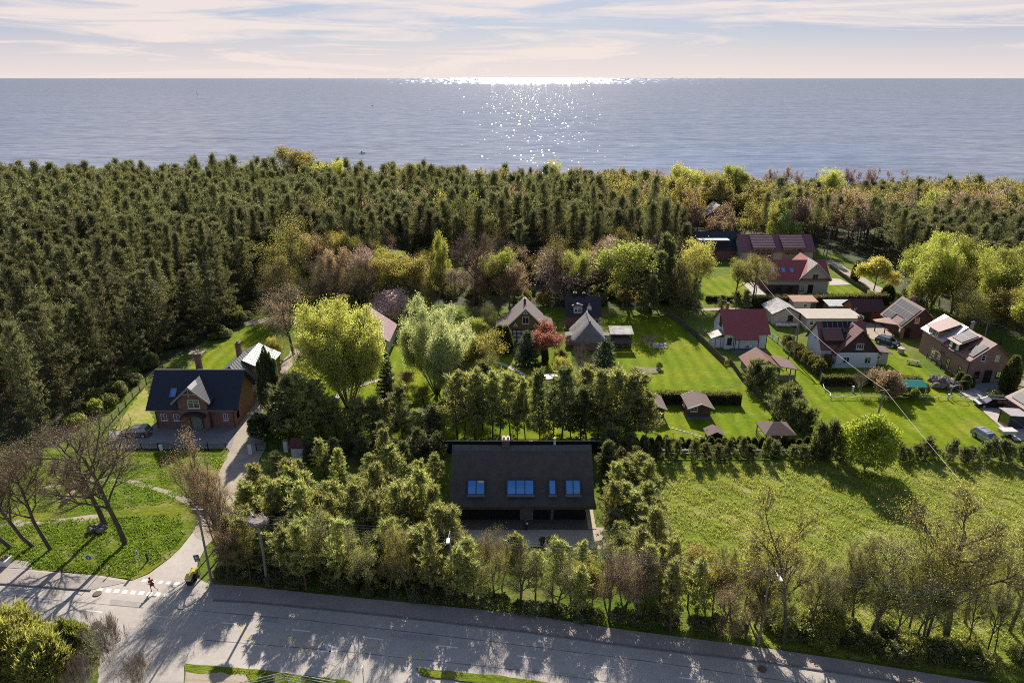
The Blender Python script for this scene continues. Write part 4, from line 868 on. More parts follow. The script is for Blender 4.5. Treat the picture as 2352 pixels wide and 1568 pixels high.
# --- cabins on the holiday lawn
def cabin(px, pb, label, wdt=3.7, nm='wooden_cabin'):
    p = G(px, pb)
    H = House(nm, label, p.x - wdt / 2, p.x + wdt / 2, p.y, p.y + 3.6, 1.95, 2.75, 'y', M('cabin_boards', (.16, .085, .06), .85, .15, 3, fine=.2), m_brownroof, .25, .25, .1, cat='cabin', group='holiday cabins')
    b = H.main
    q = MB(); q.prism([(-wdt / 2 - .25, 1.95), (0, 2.75), (wdt / 2 + .25, 1.95), (wdt / 2 + .25, 1.85), (0, 2.65), (-wdt / 2 - .25, 1.85)], 'y', b['y0'] - 1.05, b['y0'] - .251); q.build('porch_roof', m_brownroof, H.root)
    q = MB()
    for sg in (-1, 1):
        q.bar((0, b['y0'] - 1.08, 2.72), (sg * (wdt / 2 + .27), b['y0'] - 1.08, 1.9), .05, .16); q.bar((0, b['y1'] + .28, 2.72), (sg * (wdt / 2 + .27), b['y1'] + .28, 1.9), .05, .16)
    q.build('bargeboard', m_wframe, H.root)
    H.box('deck', M('deck_grey', (.2, .2, .2), .9), -wdt / 2, wdt / 2, b['y0'] - .95, b['y0'] - .002, 0, .14)
    H.window('F', -wdt * .22, 1.4, 1.1, .8, 2, 2); H.door('F', wdt * .25, .85, 1.75, MATS['cabin_boards']); H.window('L', .3, 1.3, .9, .8, 2, 1)
    q = MB(); q.lathe([(.12, 0), (.16, .08), (.1, .2)], (wdt / 2 + .12, .9, 1.75), 10); q.build('wall_lamp', m_wframe, H.root)
    return H
cabin(1604, 957, 'brown wooden cabin standing alone in front of the clipped hedge')
cabin(1497, 959, 'brown wooden cabin half hidden behind a pine crown')
p = G(1643, 1014)
H = House('play_hut', 'tiny low hut with brown shingle roof by the thuja row', p.x - 1.0, p.x + 1.0, p.y, p.y + 1.9, 1.05, 1.75, 'y', m_dkbrown, m_brownroof, .35, .3, .08, cat='hut')
q = MB(); q.bar((-1.6, -.6, 0), (-1.0, .3, 1.3), .1); q.bar((-1.3, -.9, 0), (-1.0, -.1, 1.2), .1); q.build('slide_frame', m_wood, H.root)
H.door('F', 0, .7, .95, m_black)
# gazebo
p0, p1 = G(1739, 970, 2.2), G(1823, 994, 2.2)
gx, gy = (p0.x + 40.8) / 2, (p0.y + 87.0) / 2
root = thing('open_gazebo', 'open timber gazebo under a brown hipped shingle roof with bench and table', 'gazebo', (gx, gy, 0))
q = MB(); E = [(-2.3, -2.1, 2.15), (2.3, -2.1, 2.15), (2.3, 2.1, 2.15), (-2.3, 2.1, 2.15)]; A = [(-.5, 0, 3.25), (.5, 0, 3.25)]
q.poly(E + A + [(x, y, z - .12) for x, y, z in E], [(0, 1, 5, 4), (1, 2, 5), (2, 3, 4, 5), (3, 0, 4), (0, 6, 7, 1), (1, 7, 8, 2), (2, 8, 9, 3), (3, 9, 6, 0), (6, 9, 8, 7)]); q.build('roof', m_brownroof, root)
for sx in (-2, 0, 2):
    for sy in (-1.85, 1.85):
        q = MB(); q.box(sx - .07, sx + .07, sy - .07, sy + .07, 0, 2.1); q.build('post', m_wood, root)
q = MB(); q.box(-2, -1.9, -1.8, 1.8, .75, .85); q.box(-2, 2, 1.75, 1.85, .75, .85)
for k in range(9): q.box(-2, -1.93, -1.8 + k * .45, -1.74 + k * .45, .1, .75)
q.build('railing', m_wood, root)
q = MB(); q.box(-1.2, .9, -.5, .5, .7, .78); q.box(-1.0, -.9, -.4, .4, 0, .7); q.box(.6, .7, -.4, .4, 0, .7); q.build('table', m_wood, root)
q = MB(); q.box(-1.2, .9, -1.15, -.8, .42, .48); q.box(-1.0, -.9, -1.1, -.85, 0, .42); q.box(.6, .7, -1.1, -.85, 0, .42); q.build('bench', m_wood, root)
# white pump shed with red roof by the lane
p = G(688, 1056)
H = House('small_white_shed', 'small white shed with dark red roof beside the lane gate', p.x - 1.05, p.x + 1.05, p.y, p.y + 2.2, 2.0, 2.9, 'x', m_white, M('maroon_sheet', (.16, .04, .045), .7), .2, .2, .08, cat='shed')
H.door('F', .3, .8, 1.7, m_wframe)
# green canopy swing gazebo
p = G(2094, 912)
root = thing('green_canopy', 'teal green fabric canopy over garden seats on the lawn', 'canopy', (p.x, p.y + 1.2, 0))
m_teal = M('teal_canvas', (.02, .24, .20), .7, .06)
q = MB(); q.prism([(-1.5, 2.0), (0, 2.65), (1.5, 2.0), (1.5, 1.75), (1.46, 1.75), (1.46, 1.98), (0, 2.6), (-1.46, 1.98), (-1.46, 1.75), (-1.5, 1.75)], 'x', -2.1, 2.1); q.build('canvas', m_teal, root)
for sx in (-1.95, 1.95):
    for sy in (-1.35, 1.35):
        q = MB(); q.box(sx - .04, sx + .04, sy - .04, sy + .04, 0, 2.0); q.build('post', m_wframe, root)
q = MB(); q.box(-1.3, 1.3, -.1, .5, .4, .5); q.box(-1.3, 1.3, .5, .6, .5, 1.1); q.build('seat', m_wood, root)
# garden kiosk, trailer and store on the right edge
p = G(2330, 986)
root = thing('garden_kiosk', 'glass fronted dark kiosk with pale sheet roof beside the stone yard', 'kiosk', (p.x + .3, p.y + 1.2, 0))
q = MB()
for sx in (-1.3, 1.3):
    for sy in (-1.1, 1.1): q.box(sx - .07, sx + .07, sy - .07, sy + .07, 0, 2.2)
q.box(-1.3, 1.3, 1.03, 1.1, 0, 2.2); q.build('frame', m_dkbrown, root)
q = MB(); q.obox((0, 0, 2.3), (1.6, 0, -.1), (0, 1.4, 0), (0, 0, .06)); q.build('roof', M('pale_sheet', (.42, .38, .38), .5), root)
q = MB(); q.box(-1.25, 1.25, -1.1, -1.06, .1, 2.15); q.box(-1.32, -1.28, -1.0, 1.0, .1, 2.15); q.build('pane', m_glass, root)
q = MB(); q.box(-.8, .9, -.9, -.2, .1, .7); q.build('bench', m_wood, root)
p = G(2318, 1006)
root = thing('flat_trailer', 'small grey boxed trailer parked at the end of the stone yard', 'trailer', (p.x, p.y + .7, 0))
q = MB(); q.box(-1.0, 1.0, -.6, .6, .45, 1.0); q.build('box', m_alu, root)
q = MB(); q.obox((0, 0, 1.05), (1.1, 0, 0), (0, .7, 0), (0, 0, .05)); q.build('cover', M('ribbed_cover', (.6, .56, .52), .6), root)
for sy in (-.65, .65):
    q = MB(); q.lathe([(.28, -.09), (.3, 0), (.28, .09)], (0, sy, .3), 14, 'y'); q.build('wheel', m_black, root)
q = MB(); q.bar((1.0, 0, .5), (1.9, -.3, .45), .1); q.build('drawbar', m_grey, root)
# ---------------------------------------------------------------- trees and plants
def unit(a): return a / np.maximum(np.linalg.norm(a, axis=-1, keepdims=True), 1e-9)
def np_mesh(name, parts, mats, base=None):
    """parts: [(V[n,k,3], material index)] loose faces; base: an MB to append first"""
    Vs, ls, lt, mi = [], [], [], []; nv = 0
    if base is not None and base.f:
        Vs.append(np.array(base.v, float)); nv = len(base.v)
        ls.append(np.concatenate([np.array(f) for f in base.f])); lt.append(np.array([len(f) for f in base.f])); mi.append(np.array(base.mi))
    for V, m in parts:
        n, k = V.shape[:2]
        if n == 0: continue
        Vs.append(V.reshape(-1, 3)); ls.append(np.arange(n * k) + nv); lt.append(np.full(n, k)); mi.append(np.full(n, m)); nv += n * k
    V = np.concatenate(Vs); L_ = np.concatenate(ls); T = np.concatenate(lt); mi = np.concatenate(mi)
    me = bpy.data.meshes.new(name); me.vertices.add(len(V)); me.vertices.foreach_set('co', V.astype(np.float32).ravel())
    me.loops.add(len(L_)); me.loops.foreach_set('vertex_index', L_.astype(np.int32))
    me.polygons.add(len(T)); st = np.concatenate([[0], np.cumsum(T)[:-1]]); me.polygons.foreach_set('loop_start', st.astype(np.int32)); me.polygons.foreach_set('loop_total', T.astype(np.int32))
    me.polygons.foreach_set('material_index', mi.astype(np.int32)); me.update(calc_edges=True)
    for m in mats: me.materials.append(m)
    return me
def tufts(g, C, A, k, L, Wd, spread, jit=0.0):
    """k thin blades from every point C along axis A"""
    n = len(C); C = np.repeat(C, k, 0) + g.normal(0, 1, (n * k, 3)) * jit; A = np.repeat(A, k, 0)
    d = unit(A + g.normal(0, spread, (n * k, 3))); s = unit(np.cross(d, g.normal(0, 1, (n * k, 3)))) * (Wd / 2 * g.uniform(.7, 1.3, (n * k, 1)))
    e = C + d * L * g.uniform(.6, 1.2, (n * k, 1))
    return np.stack([C - s, C + s, e], 1)
def leaves(g, C, size, flat=0.0):
    """one small diamond leaf at every point"""
    n = len(C); a = unit(g.normal(0, 1, (n, 3))); b = unit(np.cross(a, g.normal(0, 1, (n, 3))))
    s = size * g.uniform(.6, 1.3, (n, 1))
    return np.stack([C - a * s * .6, C + b * s * .38, C + a * s * .6, C - b * s * .38], 1)
def twigs(g, P, D, k, L, Wd, spread, trop=0.15):
    n = len(P); P = np.repeat(P, k, 0); D = np.repeat(D, k, 0)
    d = unit(D + g.normal(0, spread, (n * k, 3)) + np.array([0, 0, trop])); s = unit(np.cross(d, g.normal(0, 1, (n * k, 3)))) * Wd / 2
    e = P + d * L * g.uniform(.5, 1.2, (n * k, 1)); return np.stack([P - s, P + s, e], 1), e
def grow(g, out, p, d, L, r, lev, mx, nch, ang, trop, wob=0.12, ratio=0.62, tmin=0.3):
    n = 5 if lev == 0 else 4 if lev == 1 else 3; pts = [p]
    for i in range(n):
        d = d + g.normal(0, wob, 3) + np.array([0, 0, trop if lev else 0.02]); d = d / np.linalg.norm(d); p = p + d * L / n; pts.append(p)
    out['tubes'].append((pts, r, max(r * (0.45 if lev < mx else .3), 0.006), lev))
    if lev >= mx: out['tips'].append((pts[-1], d)); out['tips'].append((pts[-2], d)); return
    if lev == mx - 1: out['tips'].append((pts[-1], d))
    m = nch[lev]; ph = g.uniform(0, 6.28)
    for c in range(m):
        t = tmin + (1 - tmin) * (c + g.uniform(.1, .9)) / m if lev == 0 else g.uniform(.25, 1)
        if c == m - 1: t = 1.0
        f = t * n; i = min(int(f), n - 1); q = pts[i] + (pts[i + 1] - pts[i]) * (f - i)
        dd = pts[i + 1] - pts[i]; dd = dd / np.linalg.norm(dd)
        u = np.cross(dd, [0.2, 0.3, 0.9]); u = u / np.linalg.norm(u); w = np.cross(dd, u); a = ph + c * 2.4 + g.uniform(-.5, .5)
        an = ang[lev] * g.uniform(.7, 1.25) * (0.5 if t > .97 else 1)
        nd = dd * math.cos(an) + (u * math.cos(a) + w * math.sin(a)) * math.sin(an)
        grow(g, out, q, nd, L * ratio * (g.uniform(.5, 1.35) if lev == 0 else g.uniform(.7, 1.25)) * (1.15 - .45 * t), r * (0.62 - .25 * t), lev + 1, mx, nch, ang, trop, wob, ratio, tmin)
def tubes_mb(out, mx=9):
    mb = MB()
    for pts, r0, r1, lev in out['tubes']:
        if lev <= mx: mb.tube([Vector(q) for q in pts], r0, r1, k=7 if lev == 0 else 4 if lev == 1 else 3, cap=False)
    return mb
m_bark = M('grey_bark', (0.12, 0.095, 0.075), .95, .35, 2.0, .5)
m_pbark = M('pine_bark', (0.13, 0.075, 0.05), .95, .35, 1.0, .5)
m_twig = M('brown_twigs', (0.25, 0.185, 0.12), .9, .2, 2.0)
m_birch = M('white_bark', (0.55, 0.53, 0.48), .9, .4, 3.0)
m_pale = M('pale_dead_bark', (0.70, 0.64, 0.57), .9, .3, 3.0)
LM = dict(
    pine=leafmat('pine_needles', (0.094, 0.096, 0.046), (0.128, 0.126, 0.044), .38, .45, .32),
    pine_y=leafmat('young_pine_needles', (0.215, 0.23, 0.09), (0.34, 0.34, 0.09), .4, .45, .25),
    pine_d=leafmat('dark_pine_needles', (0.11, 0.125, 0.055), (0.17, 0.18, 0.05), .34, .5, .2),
    spruce=leafmat('spruce_needles', (0.06, 0.088, 0.042), None, .25, .5, .2),
    blue=leafmat('blue_spruce_needles', (0.06, 0.085, 0.06), None, .25, .5, .1),
    willow=leafmat('yellow_willow_leaves', (0.33, 0.335, 0.075), (0.46, 0.45, 0.09), .5, .35, .05),
    willow_p=leafmat('pale_willow_leaves', (0.32, 0.38, 0.16), (0.46, 0.51, 0.20), .5, .35, .05),
    spring=leafmat('spring_leaves', (0.20, 0.22, 0.045), (0.31, 0.325, 0.06), .5, .4, .2),
    bright=leafmat('bright_spring_leaves', (0.26, 0.275, 0.05), (0.38, 0.385, 0.065), .5, .35, .15),
    olive=leafmat('budding_olive_leaves', (0.21, 0.19, 0.05), (0.34, 0.29, 0.06), .5, .45, .2),
    bud=leafmat('brown_buds', (0.23, 0.16, 0.095), (0.33, 0.23, 0.12), .5, .45, .2),
    fresh=leafmat('fresh_green_buds', (0.24, 0.25, 0.075), (0.34, 0.34, 0.09), .5, .45, .2),
    rosebud=leafmat('rosy_buds', (0.22, 0.15, 0.125), (0.28, 0.19, 0.15), .5, .4, .15),
    blossom=leafmat('pale_blossom', (0.62, 0.46, 0.42), (0.6, 0.44, 0.40), .5, .3, .1),
    red=leafmat('red_maple_leaves', (0.27, 0.11, 0.075), (0.33, 0.125, 0.08), .5, .4, .1),
    gold=leafmat('golden_leaves', (0.36, 0.31, 0.07), (0.44, 0.37, 0.08), .5, .35, .1),
    thuja=leafmat('thuja_sprays', (0.07, 0.085, 0.026), (0.13, 0.14, 0.03), .3, .45, .2),
    hedge=leafmat('hedge_leaves', (0.07, 0.075, 0.022), (0.15, 0.13, 0.025), .35, .45, .1),
    shrub=leafmat('shrub_leaves', (0.085, 0.10, 0.03), (0.17, 0.18, 0.03), .4, .45, .25),
    lime=leafmat('lime_leaves', (0.20, 0.25, 0.03), (0.34, 0.40, 0.04), .5, .35, .1),
    juniper=leafmat('juniper_sprays', (0.20, 0.205, 0.055), (0.29, 0.28, 0.06), .4, .45, .12),
)
# ---- prototypes: each returns (trunk mesh, crown mesh, nominal height, nominal width)
def p_pine(seed, h=18.0, cb=0.42, Rm=2.6, nb=48, tier=0.0, k=11, bl=.62, bw=.17, mat='pine', up=.8, cl=6, low=False, jit=.13):
    g = np.random.default_rng(seed); tr = MB()
    lean = g.normal(0, .35, 2); nseg = 7
    axis = lambda t: np.array([lean[0] * t * t + .12 * math.sin(4 * t + seed), lean[1] * t * t + .1 * math.cos(5 * t + seed), t * h])
    tr.tube([Vector(axis(t)) for t in np.linspace(0, .97, nseg)], .011 * h, .02, k=4 if low else 7, cap=False)
    C, A = [], []
    for i in range(nb):
        u = (i + g.uniform(0, 1)) / nb
        if tier: u = (math.floor(u * tier) + .35 * g.uniform(0, 1)) / tier
        t = cb + (1 - cb) * min(u, 1.0); a = i * 2.399 + g.uniform(-.6, .6)
        Lb = Rm * (0.22 + .78 * math.sqrt(max(0, 1 - u))) * (0.55 + .45 * min(1, u * 4 + .3)) * g.uniform(.45, 1.3) * (1 + .28 * math.sin(a * 2 + seed * 1.7) * math.sin(u * 7 + seed))
        sl = .12 + .75 * u + g.normal(0, .12); d = np.array([math.cos(a) * math.cos(sl), math.sin(a) * math.cos(sl), math.sin(sl)]); b0 = axis(t)
        if not low: tr.tube([Vector(b0), Vector(b0 + d * Lb * .5), Vector(b0 + d * Lb * .95 + np.array([0, 0, .1 * Lb]))], .022 * Lb + .012, .01, k=3, cap=False)
        for c in range(cl):
            s = g.uniform(.3, 1.05); q = b0 + d * Lb * s + np.array([0, 0, .12 * Lb * s * s]) + g.normal(0, 1, 3) * np.array([.24, .24, .09]) * Lb * .55
            C.append(q); A.append(unit(np.array([d[0] * .55, d[1] * .55, up]) + g.normal(0, .2, 3)))
    for c in range(6): C.append(axis(1.0) - np.array([0, 0, .12 * c])); A.append(np.array([0, 0, 1.0]))
    T = tufts(g, np.array(C), np.array(A), k, bl, bw, .62, jit)
    return tr.mesh('trunk', m_pbark), np_mesh('crown', [(T, 0)], [LM[mat]]), h, Rm * 2
def p_young(seed, h=7.0, Rm=1.75, mat='pine_y', cb=.10, nb=70, k=12, dens=5):
    g = np.random.default_rng(seed); tr = MB(); ln = g.normal(0, .12, 2)
    axis = lambda t: np.array([ln[0] * t * t * 2, ln[1] * t * t * 2, t * h])
    tr.tube([Vector(axis(t)) for t in np.linspace(0, .95, 5)], .012 * h, .02, k=6, cap=False); C, A = [], []
    for i in range(nb):
        u = (i + g.uniform(0, 1)) / nb; t = cb + (1 - cb) * u; a = i * 2.399 + g.uniform(-.5, .5)
        Lb = Rm * (.25 + .75 * (1 - u) ** .6) * min(1, .55 + 2 * u) * g.uniform(.65, 1.2); sl = .25 + .75 * u + g.normal(0, .1)
        d = np.array([math.cos(a) * math.cos(sl), math.sin(a) * math.cos(sl), math.sin(sl)]); b0 = axis(t)
        tr.tube([Vector(b0), Vector(b0 + d * Lb * .95)], .015 + .008 * Lb, .008, k=3, cap=False)
        for c in range(dens):
            s = g.uniform(.35, 1.05); C.append(b0 + d * Lb * s + np.array([0, 0, .2 * Lb * s * s]) + g.normal(0, .16, 3) * Lb * .6); A.append(unit(np.array([d[0] * .35, d[1] * .35, 1.0]) + g.normal(0, .15, 3)))
    for c in range(5): C.append(axis(1.0) - np.array([0, 0, .12 * c])); A.append(np.array([0, 0, 1.0]))
    T = tufts(g, np.array(C), np.array(A), k, .40, .085, .5, .07)
    return tr.mesh('trunk', m_pbark), np_mesh('crown', [(T, 0)], [LM[mat]]), h, Rm * 2
def p_spruce(seed, h=9.0, Rm=2.2, mat='spruce', nb=110):
    g = np.random.default_rng(seed); tr = MB(); tr.tube([(0, 0, 0), (0, 0, h * .97)], .016 * h, .02, k=6, cap=False); C, A = [], []
    for i in range(nb):
        u = (i + .5) / nb; t = .06 + .94 * u; a = i * 2.399; Lb = (Rm * (1 - u) ** .85 + .12) * g.uniform(.75, 1.15); z = t * h
        dr = -.18 + .3 * u; m = max(2, int(Lb * 4.5))
        for c in range(m):
            s = (c + 1) / m; aa = a + g.normal(0, .13)
            C.append(np.array([math.cos(aa) * Lb * s, math.sin(aa) * Lb * s, z + dr * Lb * s + .12 * Lb * s * s])); A.append(np.array([math.cos(aa), math.sin(aa), .05]))
        tr.tube([(0, 0, z), (math.cos(a) * Lb * .9, math.sin(a) * Lb * .9, z + dr * Lb * .9)], .02, .006, k=3, cap=False)
    T = tufts(g, np.array(C), np.array(A), 15, .42, .12, .55, .10)
    return tr.mesh('trunk', m_bark), np_mesh('crown', [(T, 0)], [LM[mat]]), h, Rm * 2
def p_decid(seed, h=13.0, leaf='bud', nleaf=3, lsize=.16, nch=(9, 6, 5), ang=(.75, .6, .55), trop=.10, twl=.85, twk=5, tww=.035, trunk=.55, ratio=.62, bark=None, wob=.12, tmin=.3, lspread=.45, rad=.017, droop=0.0, stems=1, fan=(.2, .55)):
    g = np.random.default_rng(seed); out = dict(tubes=[], tips=[])
    for s in range(stems):
        d = np.array([g.normal(0, .05), g.normal(0, .05), 1.0])
        if stems > 1: a = 6.283 * s / stems + g.uniform(-.4, .4); b = g.uniform(*fan) if s else .05; d = np.array([math.cos(a) * b, math.sin(a) * b, 1.0])
        d = d / np.linalg.norm(d); st = np.array([d[0], d[1], 0]) * .5
        grow(g, out, st, d, h * trunk * g.uniform(.9, 1.1), rad * h * (1 if stems == 1 else .6), 0, len(nch), nch, ang, trop, wob, ratio, tmin)
    P = np.array([t[0] for t in out['tips']]); D = np.array([t[1] for t in out['tips']])
    if droop: D = D + np.array([0, 0, -droop])
    T, E = twigs(g, P, D, twk, twl, tww, .5, .1 - droop)
    Q = np.repeat(E, nleaf, 0); Q = Q + g.normal(0, lspread, Q.shape) * np.array([1, 1, .8])
    if droop: Q[:, 2] -= np.abs(g.normal(0, droop, len(Q)))
    Lf = leaves(g, Q, lsize)
    top = max(np.percentile(P[:, 2], 99.5), 1); wd = 2 * np.percentile(np.abs(P[:, :2]), 96)
    return tubes_mb(out).mesh('trunk', bark or m_bark), np_mesh('crown', [(T, 1), (Lf, 0)], [LM[leaf], m_twig]), top, wd
def blob_pts(g, n, rx, ry, h, z0=0.0, lump=.22, shell=.45, sharp=1.0):
    d = unit(g.normal(0, 1, (n, 3))); d[:, 2] = np.where(d[:, 2] < -.55, -d[:, 2], d[:, 2])
    lm = 1 + lump * (np.sin(d[:, 0] * 5 + 1.3) * np.sin(d[:, 1] * 6 + .7) + .6 * np.sin(d[:, 2] * 8 + d[:, 0] * 4) + .5 * np.sin(d[:, 0] * 13 + d[:, 1] * 11)) * .6
    r = (shell + (1 - shell) * g.uniform(0, 1, n) ** .5) * lm
    P = d * r[:, None]; return np.stack([P[:, 0] * rx, P[:, 1] * ry, z0 + h * (.5 + .5 * P[:, 2] * sharp)], 1), d
def p_shrub(seed, h=2.4, w=2.6, leaf='shrub', n=2600, ls=.17, blades=False):
    g = np.random.default_rng(seed); tr = MB()
    for k in range(7):
        a = k * .9; tr.tube([(0, 0, 0), (math.cos(a) * w * .15, math.sin(a) * w * .15, h * .35), (math.cos(a) * w * .3, math.sin(a) * w * .3, h * .75)], .05, .012, k=4, cap=False)
    P, d = blob_pts(g, n, w / 2, w / 2, h)
    F = tufts(g, P[: n // 3], d[: n // 3] * .6 + np.array([0, 0, .6]), 4, .32, .09, .5, .05) if blades else leaves(g, P, ls)
    return tr.mesh('trunk', m_bark), np_mesh('crown', [(F, 0)], [LM[leaf]]), h, w
def p_thuja(seed, h=4.0, w=1.3, leaf='thuja', n=1500):
    g = np.random.default_rng(seed); tr = MB(); tr.tube([(0, 0, 0), (0, 0, h * .9)], .07, .02, k=5)
    u = g.uniform(0, 1, n) ** .8; a = g.uniform(0, 6.283, n); prof = np.minimum(1, (1 - u) * 1.9 + .05) ** .7 * np.minimum(1, .7 + u * 2)
    r = w / 2 * prof * (.8 + .25 * g.uniform(0, 1, n)) * (1 + .08 * np.sin(a * 5 + u * 9))
    C = np.stack([np.cos(a) * r, np.sin(a) * r, .05 + u * h * .97], 1); A = np.stack([np.cos(a) * .35, np.sin(a) * .35, np.ones(n)], 1)
    T = tufts(g, C, A, 3, .34, .12, .3, .05); core = tr
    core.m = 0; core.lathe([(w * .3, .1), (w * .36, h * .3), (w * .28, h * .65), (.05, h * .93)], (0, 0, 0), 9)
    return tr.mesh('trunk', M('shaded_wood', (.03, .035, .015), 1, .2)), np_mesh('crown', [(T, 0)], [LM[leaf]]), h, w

PROTO = {}
def proto(kind, make, seeds):
    PROTO[kind] = [make(s) for s in seeds]
proto('pine', lambda s: p_pine(s, cb=.30 + .05 * (s % 3), Rm=2.5 + .25 * (s % 3), nb=60, cl=16, k=8, bl=.42, bw=.115, jit=.22), range(1, 7))
proto('pine_low', lambda s: p_pine(s, cb=.42, Rm=2.7 + .25 * (s % 3), nb=44, k=5, bl=.52, bw=.17, cl=15, low=True, jit=.3), range(11, 19))
proto('pine_edge', lambda s: p_pine(s, cb=.16, Rm=3.4, nb=64, tier=13, cl=14, k=9, bl=.42, bw=.11, up=.5, jit=.16), range(21, 25))
proto('pine_belt', lambda s: p_pine(s, h=10, cb=.24, Rm=2.1, nb=52, k=11, bl=.48, bw=.13, mat='pine_y', cl=8), range(31, 36))
proto('pine_dark', lambda s: p_pine(s, h=10, cb=.15, Rm=2.2, nb=56, k=11, bl=.48, bw=.13, mat='pine_d', cl=8), range(36, 39))
proto('young', lambda s: p_young(s), range(41, 47))
proto('screen', lambda s: p_young(s, h=7.5, Rm=1.45, cb=.26, nb=52, k=11, dens=5), range(47, 51))
proto('bush_pine', lambda s: p_young(s, h=2.6, Rm=1.3, mat='pine_d', cb=.02, nb=40, k=10, dens=5), range(51, 55))
proto('spruce', lambda s: p_spruce(s), (61, 62))
proto('blue', lambda s: p_spruce(s, 6.0, 1.9, 'blue', 80), (63,))
proto('bare', lambda s: p_decid(s, 14, 'bud', 1, .055, (12, 8, 6), (.95, .75, .6), .07, .9, 6, .018, trunk=.74, wob=.10, tmin=.42, ratio=.46), range(71, 75))
proto('bare_olive', lambda s: p_decid(s, 13, 'olive', 2, .085, (12, 8, 6), (.85, .7, .6), .08, .85, 5, .017, trunk=.74, wob=.10, tmin=.35, ratio=.46), range(75, 79))
proto('bare_far', lambda s: p_decid(s, 13, 'bud', 2, .30, (9, 6, 2), (.75, .6, .6), .12, 1.2, 4, .08, trunk=.7, ratio=.5, tmin=.4), range(79, 82))
proto('oak', lambda s: p_decid(s, 11, 'rosebud', 2, .12, (9, 6, 5), (.95, .7, .6), .05, .8, 6, .03, trunk=.45, wob=.2, rad=.025), (82,))
proto('willow', lambda s: p_decid(s, 15, 'willow', 5, .15, (10, 6, 5), (.55, .6, .5), .10, 1.0, 5, .025, trunk=.66, stems=11, ratio=.36, lspread=.30, rad=.017, tmin=.30, droop=.3, fan=(.12, .95)), (83,))
proto('willow_p', lambda s: p_decid(s, 14, 'willow_p', 5, .15, (10, 6, 5), (.55, .6, .5), .10, 1.0, 5, .025, trunk=.66, stems=11, ratio=.36, lspread=.30, rad=.017, tmin=.30, droop=.3, fan=(.12, .95)), (84,))
proto('spring', lambda s: p_decid(s, 12, 'spring', 6, .18, (10, 6, 4), (.75, .65, .55), .1, .9, 4, .025, lspread=.3), range(85, 88))
proto('bright', lambda s: p_decid(s, 15, 'bright', 8, .19, (11, 7, 4), (.7, .62, .5), .1, .9, 4, .025, lspread=.32), range(88, 91))
proto('birch', lambda s: p_decid(s, 12, 'bright', 9, .18, (14, 5, 4), (.75, .6, .5), .02, .8, 4, .025, trunk=.85, ratio=.30, bark=m_birch, droop=.45, tmin=.25, rad=.010), (91, 92))
proto('blossom', lambda s: p_decid(s, 8, 'blossom', 5, .16, (9, 6, 5), (.8, .65, .6), .06, .6, 5, .03, trunk=.5), (93,))
proto('red', lambda s: p_decid(s, 5, 'red', 9, .14, (9, 6, 4), (.8, .65, .6), .06, .4, 4, .025, trunk=.5, lspread=.25), (94,))
proto('gold', lambda s: p_decid(s, 6, 'gold', 8, .17, (9, 6, 5), (.7, .6, .5), .08, .5, 5, .03, trunk=.5, lspread=.3), (95,))
proto('dead', lambda s: p_decid(s, 6, 'bud', 0, .1, (9, 6, 4), (.6, .6, .55), .10, .5, 3, .022, trunk=.5, bark=m_pale, stems=3, rad=.012), (96,))
proto('dome', lambda s: p_decid(s, 4, 'bud', 4, .13, (9, 6, 5), (.9, .7, .6), .05, .5, 6, .03, trunk=.5, lspread=.2), (97,))
proto('shrub', lambda s: p_shrub(s), range(101, 105))
proto('lime_bush', lambda s: p_shrub(s, 7.5, 7.0, 'lime', 15000, .26), (105,))
proto('thuja', lambda s: p_thuja(s), range(106, 109))
proto('juniper', lambda s: p_shrub(s, 4, 4.2, 'juniper', 9000, .2, True), (109, 110))
proto('dark_conifer', lambda s: p_shrub(s, 4, 3.6, 'shrub', 9000, .2, True), (111,))
NAMES = dict(pine='pine_tree', pine_low='pine_tree', pine_edge='pine_tree', pine_belt='pine_tree', pine_dark='pine_tree', young='young_pine', screen='young_pine', bush_pine='pine_bush', spruce='spruce_tree', blue='spruce_tree', bare='bare_tree', bare_olive='budding_tree', bare_far='bare_tree', oak='oak_tree', willow='willow_tree', willow_p='willow_tree', spring='spring_tree', bright='spring_tree', birch='birch_tree', blossom='blossom_tree', red='maple_tree', gold='golden_shrub', dead='dead_shrub', dome='bare_shrub', shrub='shrub', lime_bush='round_bush', thuja='thuja', juniper='juniper_bush', dark_conifer='conifer_bush')
rng = random.Random(2024)
def plant(kind, x, y, h, w=None, label=None, group=None, rz=None, var=None, cat=None, tilt=None, leaf=None, z=0.0):
    pr = PROTO[kind]; i = rng.randrange(len(pr)) if var is None else var % len(pr); tm, cm, h0, w0 = pr[i]
    o = bpy.data.objects.new(NAMES[kind], None); COL.objects.link(o); o.location = (x, y, z); o.empty_display_size = .3
    sz = h / h0; sw = (w / w0) if w else sz * rng.uniform(.9, 1.12); o.scale = (sw, sw, sz)
    tx, ty = tilt if tilt else (rng.gauss(0, .025), rng.gauss(0, .025)); o.rotation_euler = (tx, ty, rng.uniform(0, 6.28) if rz is None else rz)
    for nm, me in (('trunk', tm), ('crown', cm)):
        c = bpy.data.objects.new(nm, me); COL.objects.link(c); c.parent = o
        if leaf and nm == 'crown': c.material_slots[0].link = 'OBJECT'; c.material_slots[0].material = LM[leaf]
    return tag(o, label, cat or ('bush' if 'bush' in NAMES[kind] or 'shrub' in NAMES[kind] else 'tree'), group)
def T(kind, px, pb, pt, wpx, label, group=None, **kw):
    """tree whose foot is at (px, pb) and whose top shows at row pt, crown wpx pixels wide"""
    p = G(px, pb); h = AY(px, pt, p.y).z; w = wpx * depth_at((p.x, p.y, h / 2)) / FPX if wpx else None
    return plant(kind, p.x, p.y, h, w, label, group, **kw)

